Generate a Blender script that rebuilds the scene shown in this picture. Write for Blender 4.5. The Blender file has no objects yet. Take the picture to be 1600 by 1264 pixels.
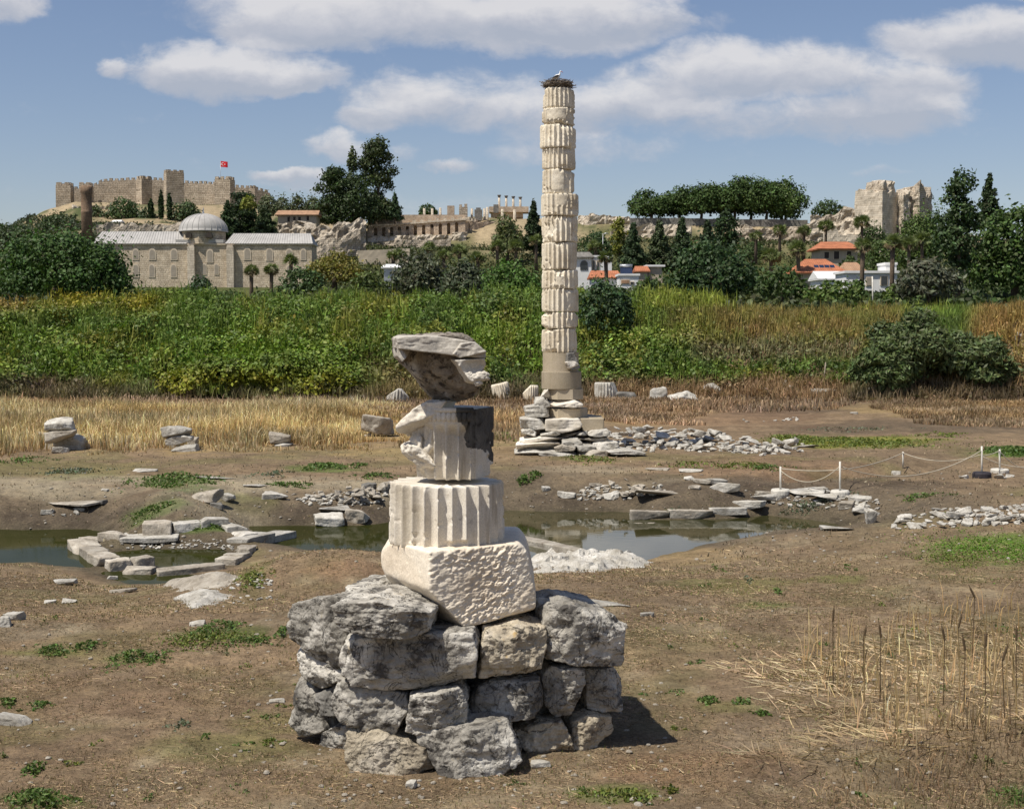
import bpy, math, random
import numpy as np
from mathutils import Vector

sc = bpy.context.scene
COL = sc.collection
R = math.radians

# ------------------------------------------------------------------ camera
FPX, PW, PH, HOR, CH = 2222.0, 1600.0, 1264.0, 505.0, 5.0
PITCH = math.atan((PH / 2 - HOR) / FPX)
cam = bpy.data.cameras.new('camera')
cam.sensor_width = 36.0
cam.lens = 36.0 * FPX / PW
cam.clip_end = 9000.0
cam.clip_start = 0.2
co = bpy.data.objects.new('camera', cam)
COL.objects.link(co)
co.location = (0, 0, CH)
co.rotation_euler = (math.pi / 2 - PITCH, 0, 0)
sc.camera = co

# ------------------------------------------------------------------ world and sun
SUN_AZ, SUN_EL = R(235.0), R(61.0)
SUN = (math.sin(SUN_AZ) * math.cos(SUN_EL), math.cos(SUN_AZ) * math.cos(SUN_EL), math.sin(SUN_EL))
sc.view_settings.view_transform = 'Standard'
sc.view_settings.look = 'None'
sc.view_settings.exposure = 0.2
sc.view_settings.gamma = 1.0
sc.view_settings.use_curve_mapping = False
sl = bpy.data.lights.new('sun', 'SUN')
sl.energy = 4.9
sl.angle = R(0.53)
sl.color = (1.0, 0.945, 0.86)
so = bpy.data.objects.new('sun', sl)
COL.objects.link(so)
so.location = (-20, -20, 60)
so.rotation_euler = Vector(SUN).to_track_quat('Z', 'Y').to_euler()


class NT:
    """small node-tree helper"""
    def __init__(self, tree):
        self.t = tree

    def n(self, kind, _props=None, **ins):
        nd = self.t.nodes.new('ShaderNode' + kind)
        for k, v in (_props or {}).items():
            setattr(nd, k, v)
        for k, v in ins.items():
            key = int(k[1:]) if (k[0] == 'i' and k[1:].isdigit()) else k.replace('_', ' ')
            self.put(nd.inputs[key], v)
        return nd

    def put(self, sock, v):
        if isinstance(v, bpy.types.NodeSocket):
            self.t.links.new(v, sock)
        elif isinstance(v, bpy.types.Node):
            self.t.links.new(v.outputs[0], sock)
        else:
            if isinstance(v, (tuple, list)) and sock.type == 'RGBA' and len(v) == 3:
                v = (*v, 1.0)
            sock.default_value = v

    def m(self, op, a, b=0.0, c=0.0, clamp=False):
        return self.n('Math', dict(operation=op, use_clamp=clamp), i0=a, i1=b, i2=c).outputs[0]

    def vm(self, op, a, b=(0, 0, 0)):
        nd = self.n('VectorMath', dict(operation=op), i0=a, i1=b)
        return nd.outputs[0]

    def mr(self, v, a, b, c=0.0, d=1.0, smooth=True):
        nd = self.n('MapRange', dict(interpolation_type='SMOOTHSTEP' if smooth else 'LINEAR'), i0=v, i1=a, i2=b, i3=c, i4=d)
        return nd.outputs[0]

    def mix(self, f, a, b, blend='MIX'):
        nd = self.n('Mix', dict(data_type='RGBA', blend_type=blend))
        self.put(nd.inputs[0], f)
        self.put(nd.inputs[6], a)
        self.put(nd.inputs[7], b)
        return nd.outputs[2]

    def ramp(self, f, stops, interp='LINEAR'):
        nd = self.n('ValToRGB')
        cr = nd.color_ramp
        cr.interpolation = interp
        while len(cr.elements) < len(stops):
            cr.elements.new(0.5)
        for e, (p, c) in zip(cr.elements, stops):
            e.position = p
            e.color = (*c, 1.0) if len(c) == 3 else c
        self.put(nd.inputs[0], f)
        return nd.outputs[0]

    def noise(self, vec, scale, detail=4.0, rough=0.55, dist=0.0, out=0):
        nd = self.n('TexNoise', None, Vector=vec, Scale=scale, Detail=detail, Roughness=rough, Distortion=dist)
        return nd.outputs[out]


CLOUDS = [  # px, py, rx, ry up, ry down, density
    (470, 62, 150, 55, 34, 1.0), (620, 35, 330, 62, 40, 1.0), (820, 60, 230, 60, 34, 1.0), (1005, 42, 66, 40, 28, .8), (900, 30, 160, 55, 40, .9),
    (300, 118, 95, 42, 34, 1.0), (370, 125, 150, 45, 30, 1.0), (450, 135, 100, 26, 22, 1.0), (188, 110, 30, 17, 16, .8),
    (10, 22, 66, 36, 28, .95), (222, 3, 38, 14, 14, .7),
    (1120, 112, 110, 44, 40, .95), (1230, 128, 220, 55, 44, .9), (1340, 185, 170, 34, 40, .85), (1150, 190, 200, 30, 34, .6), (1030, 165, 150, 54, 40, .8), (945, 160, 75, 30, 34, .85),
    (1410, 140, 95, 45, 70, .9), (1460, 190, 60, 30, 22, .6),
    (1500, 75, 130, 42, 36, 1.0), (1620, 72, 150, 48, 46, 1.0),
    (650, 168, 120, 42, 34, .8), (770, 178, 150, 54, 34, .72), (860, 190, 120, 60, 40, .7), (575, 188, 56, 26, 26, .9), (532, 238, 50, 22, 17, .75),
    (900, 238, 160, 30, 20, .5), (690, 263, 42, 9, 8, .6), (625, 243, 30, 14, 12, .4), (462, 276, 60, 9, 16, .9), (480, 290, 70, 14, 16, .6),
    (1100, 48, 44, 20, 20, .4), (1525, 2, 125, 14, 12, .7), (1372, 272, 42, 9, 8, .35), (40, 305, 60, 14, 10, .2), (700, 330, 200, 30, 20, .25),
]


def build_world():
    w = bpy.data.worlds.new('World')
    sc.world = w
    w.use_nodes = True
    g = NT(w.node_tree)
    w.node_tree.nodes.clear()
    out = g.n('OutputWorld')
    bg = g.n('Background')
    SKY_S = 0.08
    bg.inputs['Strength'].default_value = SKY_S
    sky = g.n('TexSky', dict(sky_type='NISHITA', sun_disc=False, sun_elevation=SUN_EL, sun_rotation=SUN_AZ,
                             altitude=50.0, air_density=1.0, dust_density=0.5, ozone_density=2.0))
    dirv = g.n('TexCoord').outputs['Generated']
    sep = g.n('SeparateXYZ', None, i0=dirv)
    yy = g.m('MAXIMUM', g.m('ABSOLUTE', sep.outputs[1]), 0.08)
    u = g.m('DIVIDE', sep.outputs[0], yy)
    v = g.m('DIVIDE', sep.outputs[2], yy)
    uv = g.n('CombineXYZ', None, i0=u, i1=g.m('MULTIPLY', v, 1.6), i2=g.m('MULTIPLY', sep.outputs[1], 0.3))
    n1 = g.noise(uv, 14.0, 7.0, 0.58, 0.15, 1)
    n2 = g.noise(uv, 30.0, 10.0, 0.64, 0.25)
    n3 = g.noise(uv, 9.0, 6.0, 0.55)
    off = g.vm('MULTIPLY', g.vm('SUBTRACT', n1, (0.5, 0.5, 0.5)), (0.07, 0.035, 0.0))
    base = g.n('CombineXYZ', None, i0=u, i1=v, i2=0.0)
    p = g.vm('ADD', base.outputs[0], off)
    sp = g.n('SeparateXYZ', None, i0=p)
    acc = None
    top = None
    for (px, py, rx, ru, rd, den) in CLOUDS:
        cu, cv = (px - 800) / FPX, (HOR - py) / FPX
        du = g.m('MULTIPLY', g.m('SUBTRACT', sp.outputs[0], cu), FPX / (rx * 1.25))
        dv = g.m('SUBTRACT', sp.outputs[1], cv)
        dn = g.m('MAXIMUM', g.m('MULTIPLY', dv, FPX / (ru * 1.3)), g.m('MULTIPLY', dv, -FPX / (rd * 1.25)))
        r2 = g.m('ADD', g.m('MULTIPLY', du, du), g.m('MULTIPLY', dn, dn))
        mk = g.m('MULTIPLY', g.m('SUBTRACT', 1.0, r2, clamp=True), den)
        tp = g.m('MULTIPLY', mk, g.m('MULTIPLY', dv, FPX / ru))
        acc = mk if acc is None else g.m('MAXIMUM', acc, mk)
        top = tp if top is None else g.m('ADD', top, tp)
    fr = g.m('SUBTRACT', 1.0, g.mr(sep.outputs[1], -0.05, 0.1))
    rnd = g.m('MULTIPLY', g.mr(n3, 0.5, 0.7), fr)
    acc = g.m('MAXIMUM', acc, rnd)
    dens = g.m('ADD', acc, g.m('MULTIPLY', g.m('SUBTRACT', n2, 0.5), 0.98))
    mask = g.mr(dens, 0.08, 0.78)
    mask = g.m('MULTIPLY', mask, 0.80)
    lit = g.m('ADD', g.m('MULTIPLY', top, 1.1), g.m('MULTIPLY', g.m('SUBTRACT', n2, 0.5), 1.3))
    cl = g.ramp(g.m('ADD', g.m('MULTIPLY', lit, 0.9), 0.42), [(0.0, (0.40, 0.425, 0.485)), (0.42, (0.50, 0.505, 0.545)), (1.0, (0.70, 0.68, 0.675))])
    cl = g.vm('MULTIPLY', cl, (1 / SKY_S,) * 3)
    # air near the horizon is paler and a little greyer than the deep sky above
    skyc = g.vm('MULTIPLY', sky.outputs[0], (1.03, 0.965, 1.02))
    colr = g.mix(mask, skyc, cl)
    g.put(bg.inputs['Color'], colr)
    g.put(out.inputs['Surface'], bg.outputs[0])


build_world()

# ------------------------------------------------------------------ pixel -> ray helpers (used only to read real positions off the photograph)
CP, SP_ = math.cos(PITCH), math.sin(PITCH)


def ray(px, py):
    a = (np.asarray(px, float) - PW / 2) / FPX
    b = (PH / 2 - np.asarray(py, float)) / FPX
    return np.stack(np.broadcast_arrays(a, b * SP_ + CP, b * CP - SP_), -1)


def P(px, py, d):
    r = ray(px, py)
    t = np.asarray(d, float) / r[..., 1]
    return r * t[..., None] + np.array([0, 0, CH])


def proj(p):
    p = np.asarray(p, float)
    x, y, z = p[..., 0], p[..., 1], p[..., 2] - CH
    fw = np.maximum(y * CP - z * SP_, 0.3)
    up = y * SP_ + z * CP
    return PW / 2 + FPX * x / fw, PH / 2 - FPX * up / fw


# ------------------------------------------------------------------ numpy noise
def _hash(i, j, k, s):
    h = (i * 374761393 + j * 668265263 + k * 2147483647 + s * 974711) & 0xFFFFFFFF
    h = ((h ^ (h >> 13)) * 1274126177) & 0xFFFFFFFF
    h = ((h ^ (h >> 16)) * 2246822519) & 0xFFFFFFFF
    return ((h ^ (h >> 15)) & 0xFFFFFF) / float(0xFFFFFF)


def vnoise(p, s=0):
    p = np.asarray(p, float)
    f = np.floor(p)
    t = p - f
    t = t * t * t * (t * (t * 6 - 15) + 10)
    i = f.astype(np.int64)
    r = 0
    for a in (0, 1):
        for b in (0, 1):
            for c in (0, 1):
                w = (t[..., 0] if a else 1 - t[..., 0]) * (t[..., 1] if b else 1 - t[..., 1]) * (t[..., 2] if c else 1 - t[..., 2])
                r = r + w * _hash(i[..., 0] + a, i[..., 1] + b, i[..., 2] + c, s)
    return r * 2 - 1


def fbm(p, o=4, s=0, gain=0.5):
    p = np.asarray(p, float)
    r, a, tot = 0, 1.0, 0.0
    for q in range(o):
        r = r + a * vnoise(p * (2.03 ** q) + q * 17.3, s + q)
        tot += a
        a *= gain
    return r / tot


def ridged(p, o=4, s=0):
    p = np.asarray(p, float)
    r, a, tot = 0, 1.0, 0.0
    for q in range(o):
        r = r + a * (1 - 2 * np.abs(vnoise(p * (2.03 ** q) + q * 9.1, s + q)))
        tot += a
        a *= 0.5
    return r / tot


def sstep(a, b, x):
    t = np.clip((np.asarray(x, float) - a) / (b - a), 0, 1)
    return t * t * (3 - 2 * t)


def xyz(x, y, z=0.0):
    return np.stack(np.broadcast_arrays(np.asarray(x, float), np.asarray(y, float), np.asarray(z, float)), -1)


def sdf(poly, x, y):
    """signed distance to a polygon, negative inside"""
    x = np.asarray(x, float)
    y = np.asarray(y, float)
    d = np.full(x.shape, 1e9)
    ins = np.zeros(x.shape, bool)
    n = len(poly)
    for i in range(n):
        ax, ay = poly[i]
        bx, by = poly[(i + 1) % n]
        ex, ey = bx - ax, by - ay
        t = np.clip(((x - ax) * ex + (y - ay) * ey) / (ex * ex + ey * ey + 1e-12), 0, 1)
        d = np.minimum(d, (x - ax - t * ex) ** 2 + (y - ay - t * ey) ** 2)
        c = ((ay > y) != (by > y)) & (x < (bx - ax) * (y - ay) / (by - ay + 1e-12) + ax)
        ins ^= c
    d = np.sqrt(d)
    return np.where(ins, -d, d)


# ------------------------------------------------------------------ mesh + object helpers
def mesh(name, V, F, mat, col=None, smooth=True):
    """F: list of arrays (n,3)/(n,4) or one array"""
    me = bpy.data.meshes.new(name)
    V = np.asarray(V, np.float32)
    Fs = F if isinstance(F, list) else [F]
    Fs = [np.asarray(f, np.int32) for f in Fs if len(f)]
    me.vertices.add(len(V))
    me.vertices.foreach_set('co', V.ravel())
    loops = np.concatenate([f.ravel() for f in Fs])
    cnt = np.concatenate([np.full(len(f), f.shape[1], np.int32) for f in Fs])
    st = np.concatenate([[0], np.cumsum(cnt)[:-1]]).astype(np.int32)
    me.loops.add(len(loops))
    me.loops.foreach_set('vertex_index', loops)
    me.polygons.add(len(cnt))
    me.polygons.foreach_set('loop_start', st)
    me.polygons.foreach_set('use_smooth', np.full(len(cnt), bool(smooth)))
    me.update(calc_edges=True)
    if col is not None:
        ca = me.color_attributes.new('tint', 'FLOAT_COLOR', 'POINT')
        c4 = np.ones((len(V), 4), np.float32)
        c4[:, :3] = col
        ca.data.foreach_set('color', c4.ravel())
    if mat is not None:
        for mm in (mat if isinstance(mat, (list, tuple)) else [mat]):
            me.materials.append(mm)
    return me


def add(name, V, F, mat, parent=None, origin=(0, 0, 0), col=None, smooth=True, matidx=None):
    """one mesh object; V in world coordinates, origin = where the object's (or its thing's) origin lies"""
    o3 = np.asarray(origin, float)
    me = mesh(name, np.asarray(V, float) - o3, F, mat, col, smooth)
    if matidx is not None:
        me.polygons.foreach_set('material_index', np.asarray(matidx, np.int32))
    o = bpy.data.objects.new(name, me)
    COL.objects.link(o)
    if parent is not None:
        o.parent = parent
    else:
        o.location = o3
    return o


def tag(o, label=None, cat=None, group=None, kind=None):
    if label:
        o['label'] = label
    if cat:
        o['category'] = cat
    if group:
        o['group'] = group
    if kind:
        o['kind'] = kind
    return o


def thing(name, label, cat, loc, group=None):
    o = bpy.data.objects.new(name, None)
    COL.objects.link(o)
    o.location = loc
    o.empty_display_size = 0.3
    return tag(o, label, cat, group)


class MB:
    """collects pieces into one mesh"""
    def __init__(self):
        self.V, self.Q, self.T, self.n = [], [], [], 0

    def put(self, V, F):
        V = np.asarray(V, float)
        for f in (F if isinstance(F, list) else [F]):
            f = np.asarray(f, np.int64)
            if len(f):
                (self.Q if f.shape[1] == 4 else self.T).append(f + self.n)
        self.V.append(V)
        self.n += len(V)
        return self

    def box(self, c, s, rz=0.0, taper=1.0):
        x, y, z = s[0] / 2, s[1] / 2, s[2] / 2
        v = np.array([[a * x * (taper if q > 0 else 1), b * y * (taper if q > 0 else 1), q * z] for q in (-1, 1) for b in (-1, 1) for a in (-1, 1)], float)
        ca, sa = math.cos(rz), math.sin(rz)
        v = np.stack([v[:, 0] * ca - v[:, 1] * sa, v[:, 0] * sa + v[:, 1] * ca, v[:, 2]], -1) + np.asarray(c, float)
        self.put(v, np.array([[0, 2, 3, 1], [4, 5, 7, 6], [0, 1, 5, 4], [1, 3, 7, 5], [3, 2, 6, 7], [2, 0, 4, 6]]))
        return self

    def tube(self, pts, rad, n=8, cap=True):
        pts = np.asarray(pts, float)
        k = len(pts)
        rad = np.broadcast_to(np.asarray(rad, float), (k,))
        tg = np.gradient(pts, axis=0)
        tg /= np.linalg.norm(tg, axis=1, keepdims=True) + 1e-9
        ref = np.array([0, 0, 1.0]) if abs(tg[:, 2]).mean() < 0.8 else np.array([1.0, 0, 0])
        a = np.cross(tg, ref)
        a /= np.linalg.norm(a, axis=1, keepdims=True) + 1e-9
        b = np.cross(tg, a)
        th = np.arange(n) / n * 2 * math.pi
        V = pts[:, None] + rad[:, None, None] * (a[:, None] * np.cos(th)[None, :, None] + b[:, None] * np.sin(th)[None, :, None])
        V = V.reshape(-1, 3)
        i = np.arange(k - 1)[:, None] * n
        j = np.arange(n)[None]
        q = np.stack([i + j, i + (j + 1) % n, i + n + (j + 1) % n, i + n + j], -1).reshape(-1, 4)
        F = [q]
        if cap:
            V = np.concatenate([V, pts[:1], pts[-1:]])
            j = np.arange(n)
            F.append(np.stack([(j + 1) % n, j, np.full(n, k * n)], -1))
            F.append(np.stack([(k - 1) * n + j, (k - 1) * n + (j + 1) % n, np.full(n, k * n + 1)], -1))
        self.put(V, F)
        return self

    def lathe(self, prof, c=(0, 0, 0), n=24):
        """prof: (r,z) pairs bottom to top"""
        prof = np.asarray(prof, float)
        th = np.arange(n) / n * 2 * math.pi
        V = np.stack([prof[:, None, 0] * np.cos(th), prof[:, None, 0] * np.sin(th), np.broadcast_to(prof[:, None, 1], (len(prof), n))], -1).reshape(-1, 3) + np.asarray(c, float)
        i = np.arange(len(prof) - 1)[:, None] * n
        j = np.arange(n)[None]
        self.put(V, np.stack([i + j, i + (j + 1) % n, i + n + (j + 1) % n, i + n + j], -1).reshape(-1, 4))
        return self

    def out(self):
        F = []
        if self.Q:
            F.append(np.concatenate(self.Q))
        if self.T:
            F.append(np.concatenate(self.T))
        return np.concatenate(self.V), F

    def build(self, name, mat, parent=None, origin=(0, 0, 0), smooth=False, col=None):
        V, F = self.out()
        return add(name, V, F, mat, parent, origin, col, smooth)


# ------------------------------------------------------------------ terrain
ZW = -0.9


def onplane(pts, z):
    out = []
    for px, py in pts:
        r = ray(px, py)
        t = (z - CH) / r[2]
        out.append((r[0] * t, r[1] * t))
    return out


POND_LEFT = onplane([(-400, 840), (0, 828), (60, 826), (140, 826), (178, 836), (150, 850), (122, 862), (165, 890), (235, 898), (300, 899), (328, 904),
                     (250, 912), (200, 914), (170, 903), (130, 888), (60, 878), (0, 880), (-400, 890)], ZW)
POND_POOL = onplane([(172, 862), (230, 858), (345, 858), (362, 872), (350, 886), (250, 890), (225, 882)], ZW)
POND_MAIN = onplane([(392, 822), (470, 820), (560, 822), (620, 815), (700, 805), (800, 798), (900, 800), (985, 800), (1010, 812), (1120, 812),
                     (1200, 806), (1270, 812), (1345, 825), (1280, 836), (1190, 838), (1110, 846), (1060, 862), (1000, 872), (900, 872), (830, 872), (700, 874),
                     (600, 866), (480, 860), (400, 848)], ZW)
PXK = [-700, 0, 70, 120, 250, 400, 500, 600, 700, 800, 900, 1000, 1150, 1300, 1450, 1600, 2300]
HILL = {
    200: [470] * 17,
    300: [463] * 17,
    350: [450] * 17,
    420: [450, 408, 390, 372, 366, 372, 388, 392, 395, 395, 388, 376, 378, 386, 392, 402, 450],
    462: [450, 392, 372, 352, 350, 355, 349, 347, 345, 343, 346, 346, 347, 352, 360, 380, 430],
    560: [450, 368, 336, 318, 322, 328, 336, 368, 372, 372, 372, 372, 372, 372, 376, 388, 420],
    640: [450, 372, 340, 321, 322, 325, 340, 376, 380, 380, 380, 380, 380, 380, 384, 396, 430],
    1000: [480] * 17,
    9000: [504] * 17,
}
HD = np.array(sorted(HILL))
HZ = np.array([[CH + (HOR - q) / FPX * d for q in HILL[d]] for d in HD])


def far_z(x, y):
    x = np.asarray(x, float)
    y = np.asarray(y, float)
    px = PW / 2 + FPX * x / np.maximum(y, 1)
    rows = np.stack([np.interp(px, PXK, HZ[k]) for k in range(len(HD))], 0)
    idx = np.clip(np.searchsorted(HD, y) - 1, 0, len(HD) - 2)
    t = np.clip((y - HD[idx]) / (HD[idx + 1] - HD[idx]), 0, 1)
    t = t * t * (3 - 2 * t)
    a = np.take_along_axis(rows, idx[None], 0)[0]
    b = np.take_along_axis(rows, (idx + 1)[None], 0)[0]
    z = a * (1 - t) + b * t
    return z + sstep(350, 450, y) * 1.2 * fbm(xyz(x / 14, y / 14), 3, 5)


MOUND = onplane([(500, 880)], 0.2)[0]


def tz(x, y):
    """height of the ground"""
    x = np.asarray(x, float)
    y = np.asarray(y, float)
    shp = np.broadcast(x, y).shape
    x = np.broadcast_to(x, shp).astype(float).ravel()
    y = np.broadcast_to(y, shp).astype(float).ravel()
    z = 0.10 * fbm(xyz(x / 5, y / 5), 3, 11) + 0.05 * fbm(xyz(x / 1.3, y / 1.3), 3, 12)
    d = np.minimum(np.minimum(sdf(POND_LEFT, x, y), sdf(POND_POOL, x, y)), sdf(POND_MAIN, x, y))
    near = 1 - sstep(33.5, 40, y)
    d = d + 0.35 * fbm(xyz(x / 1.5, y / 1.5), 3, 21)
    w = 2.6 + 6.6 * near * sstep(-14, -3, x) + 5.0 * near * (1 - sstep(-14, -3, x))
    k = np.clip(d / w, -1, 1)
    rise = np.where(k > 0, 1 - np.clip(1 - k, 0, 1) ** (1.7 - 0.65 * near), k * 0.8)
    z = z * np.clip(0.4 + k, 0.3, 1) + (ZW - 0.02) * (1 - rise)
    # grassy hump between the pools
    z += 0.75 * np.exp(-(((x - MOUND[0]) / 2.4) ** 2 + ((y - MOUND[1] - 0.6) / 1.9) ** 2))
    # trench behind the roped posts, on the right
    tx = x - (y - 45) * 0.25
    z -= 0.45 * sstep(7.5, 9.5, x) * (1 - sstep(15, 19, x)) * np.exp(-(((y - (47.0 + (x - 9) * 0.55)) / 1.2) ** 2))
    z += 0.3 * sstep(13, 18, x) * np.exp(-(((y - 40) / 3.0) ** 2))
    # ridge of earth in the near right corner
    z += 0.16 * np.exp(-(((y - (15.2 + (x - 1.5) * 0.42)) / 0.5) ** 2)) * sstep(0.8, 3, x)
    # low bank behind the excavation
    edge = 94 + 1.5 * fbm(xyz(x / 7, 0 * x), 2, 31) - 5.0 * sstep(14, 26, x) - 14 * sstep(30, 44, x)
    bank = sstep(0, 20, y - edge)
    zb = 5.1 + 0.5 * fbm(xyz(x / 9, y / 9), 2, 33)
    far = far_z(x, y)
    zf = np.where(y < 200, zb + (far - zb) * sstep(118, 200, y), far)
    z = np.where(y > edge, z * (1 - bank) + zf * bank, z)
    return z.reshape(shp) if shp else float(z[0])


_DD = np.concatenate([np.arange(10, 130, 0.25), np.arange(130, 900, 4.0)])


def hit(px, py):
    """point where the view ray through a pixel meets the ground"""
    p = P(np.full(len(_DD), px), np.full(len(_DD), py), _DD)
    g = tz(p[:, 0], p[:, 1])
    k = np.argmax(p[:, 2] <= g)
    if k == 0:
        return p[-1]
    a, b = p[k - 1], p[k]
    fa, fb = a[2] - g[k - 1], b[2] - g[k]
    t = fa / (fa - fb + 1e-9)
    return a + (b - a) * t


def ground_grid():
    ys = [-40, -20, -8, 0, 4, 7]
    y = 9.0
    while y < 128:
        ys.append(y)
        y *= 1.0062
    while y < 700:
        ys.append(y)
        y *= 1.017
    while y < 9000:
        ys.append(y)
        y *= 1.12
    ys = np.array(ys)
    ui = np.linspace(-0.5, 0.5, 401)
    uo = 0.5 + (np.linspace(0, 1, 26)[1:] ** 1.6) * 3.0
    us = np.concatenate([-uo[::-1], ui, uo])
    Y, U = np.meshgrid(ys, us, indexing='ij')
    X = U * np.maximum(Y, 9.0)
    Z = tz(X, Y)
    nearf = 1 - sstep(70, 120, Y)
    Z = Z + nearf * (0.022 * fbm(xyz(X * 2.2, Y * 2.2), 3, 41) + 0.012 * fbm(xyz(X * 8, Y * 8), 2, 43))
    h, w = Z.shape
    i = np.arange(h - 1)[:, None] * w
    j = np.arange(w - 1)[None]
    F = np.stack([i + j, i + j + 1, i + w + j + 1, i + w + j], -1).reshape(-1, 4)
    return np.stack([X, Y, Z], -1).reshape(-1, 3), F
# ------------------------------------------------------------------ materials
def new_mat(name):
    m = bpy.data.materials.new(name)
    m.use_nodes = True
    g = NT(m.node_tree)
    m.node_tree.nodes.clear()
    out = g.n('OutputMaterial')
    b = g.n('BsdfPrincipled')
    b.inputs['Specular IOR Level'].default_value = 0.25
    g.put(out.inputs['Surface'], b.outputs[0])
    return m, g, b, out


def objvec(g):
    tc = g.n('TexCoord').outputs['Object']
    oi = g.n('ObjectInfo')
    rnd = g.m('MULTIPLY', oi.outputs['Random'], 61.0)
    off = g.n('CombineXYZ', None, i0=rnd, i1=g.m('MULTIPLY', rnd, 1.7), i2=g.m('MULTIPLY', rnd, 0.6))
    return g.vm('ADD', tc, off.outputs[0]), oi.outputs['Random']


def stone(name, cols, scale=1.0, stain=((0.05, 0.045, 0.04), 0.55, 0.75), bump=0.35, fine=18.0, pits=0.3, rough=0.88, streak=None, vary=0.16, lichen=None, crack=0.0):
    m, g, b, out = new_mat(name)
    v, rnd = objvec(g)
    n1 = g.noise(v, 1.1 * scale, 8.0, 0.62, 0.3)
    c = g.ramp(n1, [(0.3 + 0.4 * i / max(1, len(cols) - 1), q) for i, q in enumerate(cols)])
    n4 = g.noise(v, fine * 1.5, 4.0, 0.7)
    c = g.mix(0.55, c, g.ramp(n4, [(0.3, (0.55, 0.54, 0.52)), (0.68, (1.2, 1.2, 1.2))]), 'MULTIPLY')
    if stain:
        n2 = g.noise(v, 3.1 * scale, 9.0, 0.7, 0.5)
        c = g.mix(g.mr(n2, stain[1], stain[2], 0.0, 0.9), c, stain[0])
    if lichen:
        n6 = g.noise(v, 5.3 * scale, 6.0, 0.65, 0.2)
        c = g.mix(g.mr(n6, lichen[1], lichen[2], 0.0, 0.8), c, lichen[0])
    if streak:
        sv = g.vm('MULTIPLY', v, (5.0 * scale, 5.0 * scale, 0.5 * scale))
        n5 = g.noise(sv, 1.0, 5.0, 0.6)
        c = g.mix(g.mr(n5, streak[1], streak[2], 0.0, 0.85), c, streak[0])
    if crack:
        cn = g.noise(v, 1.5 * scale, 5.0, 0.6, 1.2)
        ln = g.mr(g.m('ABSOLUTE', g.m('SUBTRACT', cn, 0.5)), 0.0, 0.016, crack, 0.0)
        c = g.mix(ln, c, (0.02, 0.018, 0.015))
    hv = g.n('HueSaturation', None, Color=c, Value=g.mr(rnd, 0, 1, 1 - vary, 1 + vary, False))
    g.put(b.inputs['Base Color'], hv.outputs[0])
    b.inputs['Roughness'].default_value = rough
    n3 = g.noise(v, fine, 6.0, 0.65)
    vo = g.n('TexVoronoi', dict(feature='F1'), Vector=v, Scale=fine * 0.8).outputs[0]
    hgt = g.m('ADD', n3, g.m('MULTIPLY', g.mr(vo, 0.0, 0.35), pits))
    bp = g.n('Bump', None, Strength=bump, Distance=0.35 / fine, Height=hgt)
    g.put(b.inputs['Normal'], bp.outputs[0])
    return m


def masonry(name, cols, mortar, bw, bh, bump=0.5, dirt=(0.12, 0.10, 0.08), rough=0.9, dirtamt=0.5, squash=0.5):
    """coursed stone: U runs along the wall whichever way it faces"""
    m, g, b, out = new_mat(name)
    tc = g.n('TexCoord').outputs['Object']
    s = g.n('SeparateXYZ', None, i0=tc)
    u = g.m('ADD', s.outputs[0], g.m('MULTIPLY', s.outputs[1], 0.97))
    uv = g.n('CombineXYZ', None, i0=u, i1=s.outputs[2], i2=0.0).outputs[0]
    wob = g.vm('MULTIPLY', g.vm('SUBTRACT', g.noise(tc, 0.6 / bh, 3.0, 0.6, 0, 1), (0.5, 0.5, 0.5)), (bw * 0.4, bh * 0.5, 0))
    uv = g.vm('ADD', uv, wob)
    br = g.n('TexBrick', dict(offset=0.5, squash=squash, squash_frequency=3), Vector=uv, Color1=cols[0], Color2=cols[1], Mortar=mortar,
             Scale=1.0, Mortar_Size=bh * 0.07, Brick_Width=bw, Row_Height=bh, Bias=0.0)
    n1 = g.noise(tc, 0.25 / bh, 8.0, 0.65)
    c = g.mix(0.75, br.outputs[0], g.ramp(n1, [(0.3, (0.55, 0.53, 0.5)), (0.65, (1.25, 1.22, 1.18))]), 'MULTIPLY')
    n2 = g.noise(tc, 0.9 / bh, 8.0, 0.75)
    c = g.mix(g.mr(n2, 0.52, 0.72, 0.0, dirtamt), c, dirt)
    g.put(b.inputs['Base Color'], c)
    b.inputs['Roughness'].default_value = rough
    hgt = g.m('ADD', g.m('MULTIPLY', br.outputs[1], -0.6), g.noise(tc, 2.2 / bh, 5.0, 0.7))
    g.put(b.inputs['Normal'], g.n('Bump', None, Strength=bump, Distance=bh * 0.3, Height=hgt).outputs[0])
    return m


def leafmat(name, trans=0.25, rough=0.55, gain=1.0, spec=0.25):
    m, g, b, out = new_mat(name)
    at = g.n('Attribute', dict(attribute_name='tint')).outputs[0]
    c = g.vm('MULTIPLY', at, (gain,) * 3)
    g.put(b.inputs['Base Color'], c)
    b.inputs['Roughness'].default_value = rough
    b.inputs['Specular IOR Level'].default_value = spec
    if trans > 0:
        t = g.n('BsdfTranslucent', None, Color=g.vm('MULTIPLY', c, (1.15, 1.25, 0.7)))
        mx = g.n('MixShader', None, i0=trans)
        g.put(mx.inputs[1], b.outputs[0])
        g.put(mx.inputs[2], t.outputs[0])
        g.put(out.inputs['Surface'], mx.outputs[0])
    return m


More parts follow.
